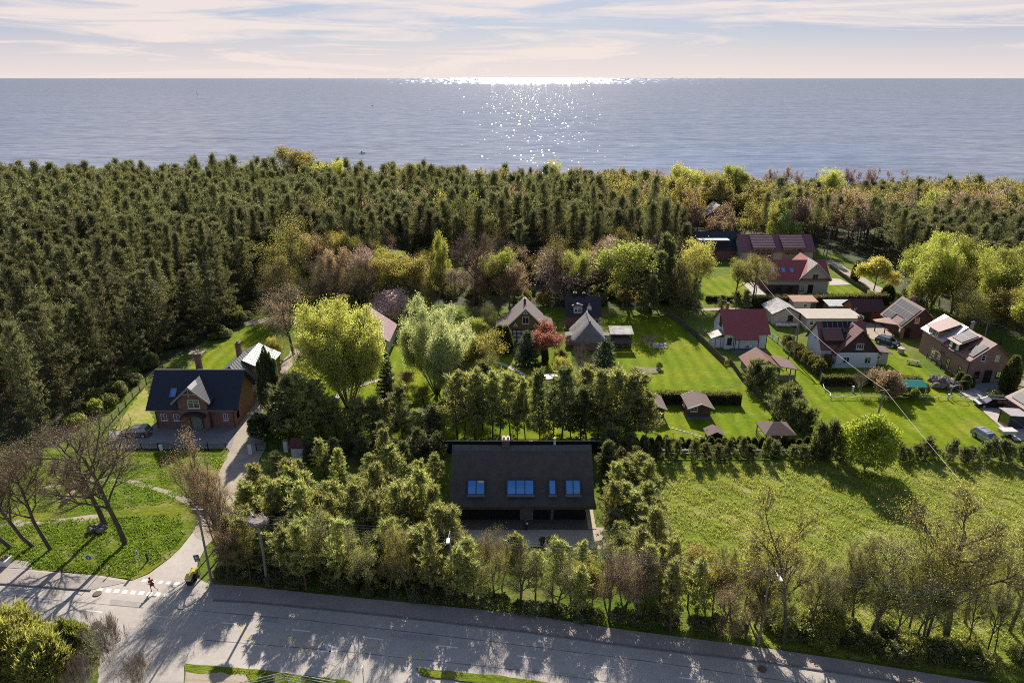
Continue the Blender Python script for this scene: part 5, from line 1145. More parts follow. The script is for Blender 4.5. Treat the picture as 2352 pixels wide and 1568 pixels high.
# ---- single trees one can point to
T('willow', 800, 935, 703, 170, 'huge rounded yellow green willow with many fanning stems')
T('willow_p', 1003, 905, 716, 155, 'huge rounded pale silvery green willow')
T('birch', 1008, 692, 543, 52, 'slender drooping yellow birch with bare white lower trunk')
T('bare', 1085, 705, 541, 88, 'reddish brown bare tree behind the half timbered house', leaf='rosebud')
T('bright', 1148, 705, 578, 72, 'pale yellow green tree beside the reddish bare one', leaf='spring')
T('bare_olive', 1255, 690, 546, 92, 'olive budding tree between the half timbered house and the oak')
T('oak', 1325, 702, 588, 145, 'spreading rosy grey bare oak behind the slate roofed house')
T('spring', 1440, 705, 560, 118, 'tall soft green tree at the back of the large lawn')
T('pine_dark', 1480, 708, 590, 70, 'dark pine leaning against the soft green tree at the lawn')
T('spring', 1596, 692, 562, 84, 'broad yellow green tree before the navy house', leaf='willow')
T('spring', 1688, 680, 600, 62, 'small light green tree on the lawn by the cream brick house')
T('bare_olive', 1728, 690, 590, 66, 'brown budding tree at the corner of the cream brick house')
T('blossom', 886, 735, 666, 98, 'pale pink blossoming tree behind the yellow willow')
T('bare_olive', 675, 815, 674, 150, 'wide brown budding tree by the bend of the dirt road', leaf='bud')
T('spring', 922, 715, 598, 100, 'dense olive green tree at the forest edge near the birch', leaf='olive')
T('bare_olive', 652, 690, 500, 115, 'tall sunlit olive tree standing out before the dark pines')
T('bare_olive', 740, 660, 545, 80, 'thin budding tree between the pines, nearest the olive tree')
T('bare_olive', 800, 650, 548, 78, 'thin budding tree in the middle of the bright forest gap')
T('bare_olive', 848, 655, 556, 66, 'thin budding tree at the far side of the bright forest gap')
T('bare', 845, 720, 610, 70, 'bare brown tree behind the blossoming tree')
T('bare', 760, 735, 625, 90, 'grey bare tree in the shade above the yellow willow')
T('bright', 645, 850, 778, 42, 'small golden young tree beside the zinc roofed cottage', leaf='gold')
T('spring', 1095, 905, 770, 85, 'weeping grey green tree beside the pale willow', leaf='olive')
T('spruce', 1382, 945, 783, 105, 'tall broad spruce on the lawn before the thatched cottage')
T('spruce', 893, 960, 815, 62, 'dark spruce standing between the two willows')
T('blue', 1207, 838, 760, 60, 'small blue spruce in front of the half timbered house')
T('thuja', 1149, 808, 748, 26, 'stout dark thuja at the corner of the half timbered house')
T('thuja', 1166, 810, 750, 24, 'slimmer dark thuja beside the stout one at the half timbered house')
T('red', 1246, 826, 752, 58, 'red leaved maple in front of the half timbered house')
T('thuja', 1252, 838, 792, 14, 'thin columnar thuja under the red maple')
T('gold', 1285, 858, 808, 30, 'golden clipped shrub near the thatched cottage', leaf='hedge')
T('gold', 2006, 668, 600, 62, 'golden yellow shrub beside the unpaved lane')
T('thuja', 1962, 645, 600, 17, 'dark columnar thuja on a short stem at the lane fence')
T('thuja', 2036, 690, 655, 26, 'low cone shaped thuja beside the golden shrub')
T('lime_bush', 1985, 1078, 958, 118, 'big round lime green bush at the meadow corner')
T('thuja', 2312, 902, 820, 32, 'tall dark thuja at the corner of the large brick house')
T('dome', 2030, 906, 852, 52, 'domed brown bare shrub beside the teal canopy')
T('shrub', 2098, 908 + 12, 892, 22, 'small round shrub in front of the teal canopy')
T('dead', 1975, 900, 848, 40, 'small white stemmed bare fruit tree by the clipped hedge')
T('dark_conifer', 625, 965, 812, 48, 'tall dark ivy covered tree at the edge of the side road', leaf='spruce')
T('dead', 622, 905, 818, 60, 'tangle of pale bare twigs beside the brick house gable')
T('spring', 830, 1005, 905, 42, 'reddish young tree among the belt pines', leaf='bud')
T('dead', 1325, 885, 795, 60, 'greyish bare shrub at the thatched cottage gable')
T('dead', 1492, 800, 770, 40, 'little bare fruit tree on the large lawn')
T('shrub', 1514, 848, 832, 16, 'small dark shrub at the vegetable bed')
T('shrub', 1188, 905, 860, 30, 'small olive shrub along the flagstone path')
# right hand spring trees
gr = 'tall spring trees beyond the brick house'
T('bright', 2128, 745, 548, 105, 'tall yellow green weeping tree behind the timber solar house', tilt=(0, 0))
T('bright', 2195, 735, 560, 95, 'broad olive green tree in the middle of the spring tree row', leaf='spring')
T('bright', 2255, 750, 575, 100, 'bushy pale green tree behind the terracotta dormers', leaf='spring')
T('birch', 2262, 775, 600, 70, 'leaning birch with white forked trunks behind the brick house')
T('bright', 2345, 720, 560, 120, 'bright yellow tree towering above the spring trees')
T('bright', 2352, 830, 650, 110, 'bright lime tree close behind the large brick house')
T('bright', 2300, 790, 660, 90, 'olive green tree leaning over the large brick house roof', leaf='olive')
T('bright', 2365, 640, 535, 80, 'yellow tree far behind at the pine edge')
T('shrub', 2180, 760, 725, 60, 'undergrowth bush in front of the spring trees')
T('shrub', 2120, 752, 722, 50, 'undergrowth bush at the timber solar house')
for k in range(34):
    px = rng.uniform(2090, 2400); pb = rng.uniform(690, 770) if px < 2280 else rng.uniform(690, 860); p = G(px, pb)
    if k < 15: plant(rng.choice(['bright', 'spring', 'bare_olive']), p.x, p.y + rng.uniform(2, 14), rng.uniform(11, 15), rng.uniform(6, 9), 'yellow green tree filling the spring tree row behind the brick houses', 'spring trees filling the row behind the brick houses', leaf=rng.choice(['spring', 'bright', 'olive']))
    else: plant('shrub', p.x + 2, p.y + 4, rng.uniform(1.6, 4.0), rng.uniform(2.6, 4.5), 'undergrowth bush beneath the spring trees behind the brick houses', 'undergrowth beneath the spring trees', leaf=rng.choice(['spring', None, 'pine_d']))
for px, pb, pt, w_ in [(1508, 715, 585, 60), (1535, 700, 560, 62), (1556, 720, 600, 55), (1520, 690, 545, 60), (1580, 722, 640, 50), (1490, 735, 640, 46), (1655, 715, 680, 30), (1690, 712, 672, 36), (1708, 716, 668, 34)]:
    T('pine_dark', px, pb, pt, w_, 'dark bushy conifer closing the back of the large lawn', 'dark conifers at the back of the large lawn')
# trees round the far houses
for (px, pb, pt, w_, kd, lf, lab) in [(1765, 560, 455, 60, 'birch', 'bright', 'bright green young tree behind the plum roofed house'), (1800, 565, 480, 55, 'birch', 'willow_p', 'pale green birch behind the plum roofed house'), (1832, 568, 500, 50, 'birch', 'willow_p', 'shorter pale birch behind the plum roofed house'), (1560, 520, 392, 70, 'spring', 'willow', 'yellow green tree on the shore above the navy house'), (1610, 500, 395, 50, 'spring', 'olive', 'thin green tree on the shore before the sea'), (1690, 490, 386, 60, 'spring', 'spring', 'green tree on the shore near the far house'), (1890, 500, 398, 70, 'bright', 'willow', 'golden tree on the shore beside the far navy roof'), (700, 490, 352, 90, 'spring', 'olive', 'domed olive tree sticking out above the forest at the shore'), (765, 500, 384, 90, 'bright', 'willow', 'sunlit yellow trees at the shore, the wide one'), (797, 495, 375, 38, 'bright', 'willow', 'sunlit pointed yellow tree at the shore'), (935, 500, 405, 80, 'spring', 'spring', 'pale green domed tree before the bare shore trees'), (1270, 480, 374, 34, 'spring', 'willow', 'thin yellow tree standing above the pines against the sea'), (2085, 505, 432, 45, 'bright', 'bright', 'lime green tree under the bare shore trees'), (600, 470, 378, 60, 'spring', 'spring', 'pale green tree peeping out between pines at the shore')]:
    T(kd, px, pb, pt, w_, lab, leaf=lf)
for k in range(26):   # small trees and shrubs of the middle gardens
    px, pb = [(1090, 890), (1120, 870), (1135, 905), (1105, 930), (1075, 915), (1160, 930), (1300, 905), (1325, 930), (1350, 900), (1100, 800), (1115, 780), (1128, 815), (935, 900), (925, 935), (905, 905), (720, 850), (700, 880), (680, 905), (735, 945), (765, 960), (860, 955), (975, 935), (1060, 950), (1290, 935), (1235, 930), (1120, 750)][k]
    T(['spring', 'bare_olive', 'shrub'][k % 3], px, pb, pb - rng.uniform(40, 85) * (.5 if k % 3 == 2 else 1), rng.uniform(28, 52), 'small garden tree or bush among the lawns behind the pine belt', 'garden trees behind the pine belt', leaf=rng.choice(['olive', 'spring', 'bud', 'hedge']))
# ---- bare trees of the left lawn and the road
for (px, pb, pt, w_, lab) in [(288, 1250, 958, 190, 'tall bare tree with long shadow, last one towards the side road'), (243, 1212, 972, 190, 'tall bare tree with forked trunk and stones at its foot'), (116, 1262, 1012, 150, 'leaning bare tree on the verge nearest the paved pad'), (77, 1256, 1030, 120, 'thin bare tree between two leaning ones'), (27, 1259, 1020, 130, 'bare tree at the edge of the verge beside the planter')]:
    T('bare', px, pb, pt, w_, lab, 'bare trees on the left verge', leaf='bud', tilt=(.02, -.15), rz=.1)
for (px, pb, pt, w_, lab) in [(515, 1268, 1025, 110, 'many stemmed bare tree leaning over the side road'), (528, 1295, 1075, 90, 'shorter bare tree with twisted base by the stork nest'), (497, 1258, 1060, 60, 'bare sapling at the edge of the side road'), (548, 1300, 1110, 80, 'budding tree at the corner of the pine thicket')]:
    T('bare_olive', px, pb, pt, w_, lab, 'bare trees at the junction', leaf='bud', tilt=(0, -.10), rz=.05)
for (px, pb, pt, w_, lab) in [(1800, 1478, 1172, 190, 'tall bare tree beside the last street lamp'), (1912, 1450, 1272, 120, 'short bare tree with pale forked limb'), (2000, 1462, 1246, 170, 'twiggy round crowned bare tree in the middle of the hedge row'), (2121, 1480, 1262, 110, 'leaning double bare trunk over a grassy gap'), (2172, 1462, 1150, 200, 'tallest bare tree with twin tops'), (2216, 1430, 1240, 110, 'slim bare tree behind the tallest one'), (2318, 1450, 1175, 130, 'bare tree near the power line end'), (2372, 1460, 1160, 150, 'bare tree at the far end of the row'), (1960, 1440, 1300, 80, 'thin bare sapling in the row'), (2085, 1462, 1300, 90, 'upright bare sapling beside the leaning trunks')]:
    T('bare_olive', px, pb, pt, w_, lab, 'bare roadside trees before the meadow', leaf='olive' if px % 3 == 0 else 'fresh')
for k in range(16):
    px = 1760 + k * 41 + rng.uniform(-14, 14); pb = 1478 + (px - 1734) * .115 - rng.uniform(14, 60); T('bare_olive', px, pb, pb - rng.uniform(110, 210), rng.uniform(60, 95), 'slim fresh green sapling among the roadside trees before the meadow', 'saplings among the roadside trees', leaf='fresh')
T('lime_bush', 1888, 1462, 1392, 84, 'leafy green bush in the roadside row', leaf='spring')
# bottom corner bushes
T('juniper', 40, 1590, 1432, 190, 'large yellow green juniper in the lower corner'); T('juniper', 120, 1600, 1462, 150, 'second yellow green juniper with upright tips', leaf='juniper')
T('juniper', -30, 1560, 1430, 150, 'yellow green juniper cut by the frame'); T('dark_conifer', 190, 1560, 1436, 92, 'dense dark green conifer at the mouth of the lower street')
T('dead', 280, 1600, 1412, 100, 'pale leafless shrub in front of the crossing'); T('dead', 225, 1640, 1490, 80, 'second pale leafless shrub with tangled limbs'); T('dead', 340, 1640, 1500, 80, 'low pale leafless shrub nearest the pavement')
# ---- young pines round the thatched house
def poisson(n, poly, dmin, seed, extra=None):
    rr = random.Random(seed); xs = [p[0] for p in poly]; ys = [p[1] for p in poly]; pts = []
    def inside(x, y):
        c = False; j = len(poly) - 1
        for i in range(len(poly)):
            (xi, yi), (xj, yj) = poly[i], poly[j]
            if (yi > y) != (yj > y) and x < (xj - xi) * (y - yi) / (yj - yi) + xi: c = not c
            j = i
        return c
    grid = {}
    for _ in range(n):
        x, y = rr.uniform(min(xs), max(xs)), rr.uniform(min(ys), max(ys))
        if not inside(x, y) or (extra and not extra(x, y)): continue
        k = (int(x // dmin), int(y // dmin))
        if any((x - a) ** 2 + (y - b) ** 2 < dmin * dmin for i in (-1, 0, 1) for j in (-1, 0, 1) for a, b in grid.get((k[0] + i, k[1] + j), ())): continue
        grid.setdefault(k, []).append((x, y)); pts.append((x, y))
    return pts
def gp(*px): return [tuple(G(*p)[:2]) for p in px]
GY = 'young pines around the thatched house'; LY = 'bushy young pine in the thicket around the thatched house'
thick = gp((520, 1322), (560, 1270), (580, 1200), (625, 1165), (700, 1178), (800, 1205), (900, 1190), (1010, 1232), (1040, 1270), (1000, 1365), (700, 1330), (560, 1318))
NP = G(614, 1343)
for x, y in poisson(4000, thick, 1.9, 5):
    if abs(x - NP.x) < 2.4 and y < NP.y + 1.5: continue
    plant('young', x, y, rng.uniform(4.6, 8.0), rng.uniform(4.2, 6.0), LY, GY, leaf='pine_y')
for i, (x, y) in enumerate(poisson(3000, gp((500, 1338), (540, 1318), (700, 1332), (1000, 1366), (1000, 1388), (700, 1358)), 1.7, 15)):
    if abs(x - NP.x) > 1.2: plant('bare_olive' if i % 3 else 'screen', x, y, rng.uniform(6.6, 9.0), rng.uniform(2.8, 4.0), 'budding sapling in front of the pine thicket beside the road' if i % 3 else 'slim young pine in front of the thicket beside the road', 'saplings in front of the thicket' if i % 3 else 'slim pines in front of the thicket', leaf=rng.choice(['olive', 'fresh', 'bud']) if i % 3 else None)
row = gp((1000, 1385), (1040, 1330), (1250, 1345), (1480, 1360), (1730, 1400), (1745, 1478), (1500, 1452), (1250, 1415))
for i, (x, y) in enumerate(poisson(6000, row, 1.8, 6)):
    k = rng.random()
    if k < .42: plant('screen', x, y, rng.uniform(6.2, 8.6) * (.82 if x < 12 else 1), rng.uniform(3.0, 4.2), 'young pine in the tall screen between the road and the thatched house', 'screen of young pines along the road')
    elif k < .88: plant('bare_olive', x, y, rng.uniform(6.2, 8.8) * (.82 if x < 12 else 1), rng.uniform(3.4, 4.8), 'budding sapling mixed into the pine screen along the road', 'budding saplings in the pine screen', leaf=rng.choice(['fresh', 'olive', 'fresh', 'bud']))
    else: plant('spring', x, y, rng.uniform(5.5, 7.4) * (.85 if x < 12 else 1), rng.uniform(3.0, 4.0), 'leafy yellow green sapling mixed into the pine screen along the road', 'leafy saplings in the pine screen', leaf='olive')
side = gp((1395, 1215), (1410, 1130), (1470, 1110), (1505, 1170), (1510, 1260), (1480, 1340), (1430, 1300))
for x, y in poisson(1500, side, 2.2, 7): plant('young', x, y, rng.uniform(3.8, 6.4), rng.uniform(3.8, 5.4), 'bushy young pine between the thatched house and the meadow', 'young pines at the meadow side of the thatched house')
shade = gp((1385, 1110), (1385, 1040), (1440, 1030), (1460, 1090), (1450, 1120))
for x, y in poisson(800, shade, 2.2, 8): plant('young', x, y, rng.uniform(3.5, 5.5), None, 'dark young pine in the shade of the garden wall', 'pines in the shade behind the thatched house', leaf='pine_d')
for px, pb, pt, w_ in [(745, 1092, 1012, 62), (782, 1118, 1035, 60), (885, 1090, 992, 70), (905, 1110, 1030, 90), (850, 1100, 1045, 60), (935, 1080, 1030, 50), (965, 1130, 1060, 70), (1000, 1110, 1050, 60), (690, 1115, 1060, 60), (640, 1110, 1045, 80)]:
    T('young', px, pb, pt, w_, 'young pine standing free in the dark yard behind the thicket', 'young pines in the shaded yard', leaf='pine_y')
for px, pb, pt, w_ in [(720, 1060, 985, 60), (800, 1050, 990, 55), (835, 1062, 1000, 60), (880, 1048, 975, 60), (960, 1052, 985, 66), (1010, 1056, 995, 60), (1400, 1062, 985, 66), (1440, 1075, 1000, 60), (1395, 1100, 1020, 60), (1460, 1110, 1040, 60), (770, 1075, 1010, 55), (925, 1075, 1015, 60)]:
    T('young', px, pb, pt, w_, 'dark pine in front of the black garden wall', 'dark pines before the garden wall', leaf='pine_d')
# ---- belt of pines behind the garden wall
GB = 'belt of pines behind the garden wall'
for px, pb, pt, w_ in [(665, 1010, 878, 80), (705, 1012, 872, 85), (740, 1008, 895, 60), (775, 1010, 930, 60), (860, 1008, 928, 60), (885, 1012, 930, 55), (925, 1010, 900, 55), (960, 1016, 955, 60), (1000, 1010, 940, 60), (1050, 1008, 870, 70), (1090, 1012, 868, 75), (1130, 1008, 875, 70), (1170, 1014, 872, 72), (1205, 1008, 890, 50), (1240, 1012, 872, 64), (1290, 1012, 862, 80), (1335, 1010, 900, 64), (1375, 1012, 875, 70), (1410, 1016, 868, 80), (1455, 1022, 878, 105), (1345, 985, 860, 70), (1110, 985, 850, 70), (690, 975, 880, 70), (1270, 985, 880, 60), (640, 1000, 900, 70), (725, 985, 890, 70), (820, 1012, 935, 60), (1070, 990, 880, 60), (1150, 985, 872, 60), (1190, 990, 885, 60), (1310, 985, 880, 60), (1395, 985, 885, 66), (1435, 1000, 890, 70), (1480, 1018, 920, 60)]:
    T('pine_belt' if rng.random() < .72 else 'pine_dark', px, pb, pt - 9, w_ * 1.15, 'pine in the belt between the garden wall and the gardens', GB)
for px, pb, pt, w_ in [(600, 1010, 955, 50), (720, 1062, 1025, 40), (655, 985, 930, 60)]:
    T('dark_conifer', px, pb, pt, w_, 'dark conifer bush beside the lane gate', 'conifer bushes by the lane', leaf='spruce')
# ---- shrub rows and hedges
for k, (px, pb, pt, w_) in enumerate([(1730, 893, 838, 72), (1762, 905, 850, 60), (1800, 940, 888, 64), (1790, 965, 905, 80), (1830, 985, 930, 72), (1850, 1000, 945, 66), (1822, 955, 900, 60), (1880, 1052, 985, 62), (1902, 1058, 985, 66), (1930, 1050, 990, 50)]):
    T('bush_pine', px, pb, pt, w_, 'large rounded pine bush in the diagonal row beside the cabin lawn', 'diagonal row of pine bushes')
x0, x1 = G(1475, 1056), G(1925, 1056)
for k in range(17):
    f = (k + rng.uniform(-.2, .2)) / 16; plant('bush_pine', x0.x + (x1.x - x0.x) * f, x0.y + rng.uniform(-.6, .6), rng.uniform(1.9, 3.1), rng.uniform(2.0, 2.8), 'low pine bush in the row along the top of the meadow', 'row of pine bushes above the meadow')
for k in range(24):
    f = k / 23; plant('thuja', x0.x - .3 + 24.5 * f, 86.6 + rng.uniform(-.12, .12), rng.uniform(1.5, 2.1), 1.0, 'dark clipped thuja in the row behind the meadow bushes', 'thuja row below the cabins')
x0, x1 = G(2058, 1056), G(2400, 1062)
for k in range(15):
    f = (k + rng.uniform(-.3, .3)) / 14; plant('bush_pine', x0.x + (x1.x - x0.x) * f, x0.y + rng.uniform(-.6, .6), rng.uniform(1.5, 3.0), rng.uniform(2.2, 3.0), 'low pine bush in the row between the meadow and the wide lawn', 'row of pine bushes at the wide lawn')
for k in range(44):
    t_ = rng.uniform(0, 1); a, b_ = G(1790, 1482), G(2400, 1576); p = a.lerp(b_, t_); plant('shrub', p.x, p.y + rng.uniform(.8, 3.2), rng.uniform(1.0, 2.4), rng.uniform(1.6, 2.8), 'low leafy shrub in the roadside undergrowth before the meadow', 'roadside shrubs before the meadow', leaf='spring' if rng.random() < .35 else None)
for k in range(40):
    a, b_ = G(490, 1336), G(1740, 1478); p = a.lerp(b_, (k + rng.uniform(0, 1)) / 40); plant('shrub', p.x, p.y + rng.uniform(.5, 1.4), rng.uniform(.9, 2.0), rng.uniform(1.4, 2.2), 'low shrub at the foot of the pine screen along the road', 'shrubs at the foot of the pine screen', leaf='pine_d' if rng.random() < .6 else None)
for px, pb, pt, w_, lab in [(2215, 893, 862, 20, 'small dark thuja left of the stone rockery'), (2228, 890, 866, 14, 'thinner dark thuja by the stone rockery'), (2120, 905, 880, 24, 'round dark shrub under the teal canopy edge'), (2200, 885, 855, 18, 'conical thuja behind the rockery'), (1895, 850, 815, 30, 'golden topped clipped bush at the solar white house'), (2285, 915, 898, 40, 'dark low shrub beside the paved yard'), (2320, 905, 890, 30, 'dark low shrub at the foot of the tall thuja')]:
    T('shrub' if 'shrub' in lab or 'bush' in lab else 'thuja', px, pb, pt, w_, lab, leaf='hedge' if 'golden' in lab else 'thuja')
for k in range(7):
    p = G(1808 + k * 12, 800 + k * 10); plant('shrub', p.x, p.y, rng.uniform(2.4, 3.0), 2.6, 'tall clipped shrub in the row between the white house and the solar house', 'clipped shrubs behind the twin pole', leaf='hedge')
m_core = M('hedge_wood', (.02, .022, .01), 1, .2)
def hedge(px, w, h, label, leaf='hedge', n=110, group=None):
    g = np.random.default_rng(len(label)); base = MB(); Ps = []; Ds = []
    pts = [G(*p) for p in px]
    for a, b in zip(pts, pts[1:]):
        d = b - a; L_ = d.length; d.normalize(); u = Vector((-d.y, d.x, 0)); m = int(n * L_)
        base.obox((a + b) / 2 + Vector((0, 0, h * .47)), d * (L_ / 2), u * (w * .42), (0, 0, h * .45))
        t = g.uniform(0, L_, m); s = g.uniform(-1, 1, m); z = g.uniform(0, 1, m); side = g.integers(0, 3, m)
        lum = 1 + .10 * np.sin(t * 2.1) + .08 * np.sin(t * 5.3 + 1)
        S_ = np.where(side == 0, -1.0, np.where(side == 1, 1.0, s)) * lum; Z = np.where(side == 2, 1.0, z) * (1 + .05 * np.sin(t * 3.3))
        P = np.array(a)[None] + np.array(d)[None] * t[:, None] + np.array(u)[None] * (S_ * w / 2)[:, None]; P[:, 2] = Z * h
        Ps.append(P); Ds.append(np.array(u)[None] * (S_ * .6)[:, None] + np.array([0, 0, .7]))
    F = tufts(g, np.concatenate(Ps), np.concatenate(Ds), 3, .26, .11, .5, .06)
    o = bpy.data.objects.new('hedge', np_mesh('hedge', [(F, 1)], [m_core, LM[leaf]], base)); COL.objects.link(o); return tag(o, label, 'hedge', group)
hedge([(1370, 922), (1480, 924), (1700, 928)], 1.3, 1.9, 'long clipped hedge behind the two cabins')
hedge([(1712, 706), (1745, 706), (2036, 698)], 2.0, 2.5, 'tall clipped hedge below the cream brick house')
hedge([(1885, 884), (1960, 884), (2112, 886)], 1.2, 1.7, 'clipped hedge between the solar white house and the wide lawn')
hedge([(1620, 692), (1706, 694)], .8, 1.3, 'low dark hedge behind the twin pole lawn', 'thuja')
hedge([(1440, 906), (1392, 912)], 1.0, 1.2, 'short hedge at the well', 'hedge')

# ---- the pine forest
HOLES = [  # clearings kept free of forest trees: (x0, x1, y0, y1)
    (-60, 46, 96, 177), (34, 108, 100, 177), (46, 90, 185, 210), (50, 70, 190, 210), (60, 86, 214, 248), (112, 142, 236, 270), (94, 106, 140, 215), (60, 96, 176, 196)]
def free(x, y): return not any(a < x < b and c < y < d for a, b, c, d in HOLES)
def in_view(x, y, m=10): return abs(x) < (1176 / FPX) * (y * CP + 40 * SP) + m
edgeL = lambda y: -66.5 if y < 130 else (-60 - .0 * y if y < 152 else 999)
def wood(x, y):
    if not in_view(x, y) or not free(x, y): return False
    if x < 0: return x < edgeL(y) - 1
    if y > 158 and x < 46: return True
    return (x > 104 and y > 128 + .25 * (x - 104)) or (y > 206 and x >= 46)
pts = poisson(36000, [(-235, 86), (235, 86), (235, 300), (-235, 300)], 3.75, 99, wood)
pts.sort(key=lambda p: p[1]); near, far = [], []
def kind_at(x, y):
    r = rng.random()
    if y > 262 and x > -60: return 'bare_far' if r < (.55 if x > 30 else .3) else 'pine'
    if x > 30 and y > 205: return 'bare_far' if r < .8 else 'pine'
    if -60 < x < 30 and y < 176: return 'bare_far' if r < .35 else 'pine'
    if -75 < x < 0 and 176 < y < 235: return 'bare_far' if r < .12 else 'pine'
    return 'pine'
npine = nbare = 0; farb = []
for x, y in pts:
    shore = max(0, (y - 268) / 34); k = kind_at(x, y); hh = rng.triangular(12.5, 21.5, 17) - 5.5 * shore * (1 if x < 60 else 1.35)
    if x > 60: hh *= .84 if y < 255 else .68
    if -20 < x < 60 and y > 240: hh *= .88
    if k == 'bare_far' and y > 214 and nbare >= 120: farb.append((x, y, hh * .92))
    elif k == 'bare_far':
        nbare += 1
        plant('bare_far', x, y, hh * .92, rng.uniform(6, 9), 'brown bare tree standing among the distant pines', 'bare trees in the forest', leaf=rng.choice(['bud', 'bud', 'olive', 'rosebud' if x > 90 else 'olive', 'spring' if rng.random() < .4 else 'bud']))
    elif npine < 290 and not (x < -66 and y > 175):
        npine += 1; e = (x < 0 and x > edgeL(y) - 9 and y < 152) or (x > 0 and y < 175 and x > 100) or (152 < y < 163)
        zone = 'on the western side' if x < -62 else 'behind the houses'
        lab = ('tall pine in the dense forest beside the brick house', 'pines of the forest beside the brick house') if x < -60 else (('tall pine in the forest behind the gardens', 'pines of the forest behind the gardens') if x < 60 else ('tall pine in the wood behind the spring trees', 'pines of the wood behind the spring trees'))
        plant('pine_edge' if e and x < -50 else 'pine', x, y, hh, rng.uniform(3.9, 7.0) * (1.15 if e else 1), lab[0], lab[1])
    else: far.append((x, y, hh))
def merge_forest(name, items, label, kind='pine_low', mats=None):
    Vs, Ls, Ts, Ms = [], [], [], []; nv = 0; cache = []
    for tm, cm, h0, w0 in PROTO[kind]:
        row_ = []
        for me in (tm, cm):
            mi = np.empty(len(me.polygons), np.int32); me.polygons.foreach_get('material_index', mi); v = np.empty(len(me.vertices) * 3, np.float32); me.vertices.foreach_get('co', v); l = np.empty(len(me.loops), np.int32); me.loops.foreach_get('vertex_index', l); t = np.empty(len(me.polygons), np.int32); me.polygons.foreach_get('loop_total', t); row_.append((v.reshape(-1, 3), l, t, mi))
        cache.append((row_, h0))
    for x, y, h in items:
        row_, h0 = cache[rng.randrange(len(cache))]; a = rng.uniform(0, 6.28); c, s = math.cos(a), math.sin(a); sz = h / h0; sw = rng.uniform(.8, 1.45); sz *= rng.uniform(.88, 1.1)
        for mi_, (v, l, t, mj) in enumerate(row_):
            q = np.stack([(v[:, 0] * c - v[:, 1] * s) * sw + x, (v[:, 0] * s + v[:, 1] * c) * sw + y, v[:, 2] * sz], 1)
            Vs.append(q); Ls.append(l + nv); Ts.append(t); Ms.append(mj + mi_); nv += len(v)
    V, L_, T_, Mi = np.concatenate(Vs), np.concatenate(Ls), np.concatenate(Ts), np.concatenate(Ms)
    me = bpy.data.meshes.new(name); me.vertices.add(len(V)); me.vertices.foreach_set('co', V.astype(np.float32).ravel()); me.loops.add(len(L_)); me.loops.foreach_set('vertex_index', L_.astype(np.int32))
    me.polygons.add(len(T_)); me.polygons.foreach_set('loop_start', np.concatenate([[0], np.cumsum(T_)[:-1]]).astype(np.int32)); me.polygons.foreach_set('loop_total', T_.astype(np.int32)); me.polygons.foreach_set('material_index', Mi.astype(np.int32)); me.update(calc_edges=True)
    
    for mt in (mats or [m_pbark, LM['pine']]): me.materials.append(mt)
    o = bpy.data.objects.new(name, me); COL.objects.link(o); return tag(o, label, None, None, 'stuff')
merge_forest('pine_forest', far, 'far mass of pine crowns reaching to the shore')
if farb: merge_forest('bare_forest', farb, 'far mass of brown bare trees near the shore', 'bare_far', [m_bark, LM['olive'], m_twig])
# bare trees along the shore, seen against the sea
for k in range(46):
    x = -60 + 250 * (k + rng.uniform(0, .8)) / 46; y = rng.uniform(294, 302)
    if not in_view(x, y, 0): continue
    plant('bare_far', x, y, rng.uniform(10, 14.5), rng.uniform(5, 8), 'wind bent bare tree on the shore against the sea', 'bare trees along the shore', leaf='rosebud' if x > 60 else 'bud')
# forest undergrowth at the edges
for k in range(46):
    y = rng.uniform(92, 150); plant('shrub', edgeL(y) + rng.uniform(-2.5, 1.0), y, rng.uniform(1.2, 3.0), rng.uniform(2, 3.6), 'undergrowth bush along the edge of the forest beside the brick house', 'undergrowth at the forest edge', leaf=rng.choice(['pine_d', None, 'spring']))
for k in range(95):
    x = rng.uniform(-58, 44); y = rng.uniform(140, 176) if x < -14 else rng.uniform(152, 176)
    if True: plant('shrub', x, y, rng.uniform(1.5, 4.0), rng.uniform(2.4, 4.4), 'undergrowth bush at the foot of the forest behind the gardens', 'undergrowth behind the gardens', leaf=rng.choice(['pine_d', None, 'olive']))
for k in range(62):
    x = rng.uniform(-57, 44); y = rng.uniform(142, 176) if x < -12 or x > 24 else rng.uniform(146, 176)
    if -27 < x < -8 and y > 156: continue
    plant(rng.choice(['bare', 'bare_olive', 'bare_olive', 'spring']), x, y, rng.uniform(8, 14), rng.uniform(5, 8), 'bare garden tree in front of the forest behind the gardens', 'bare trees in front of the forest', leaf=rng.choice(['bud', 'olive', 'olive', 'rosebud', 'spring']))
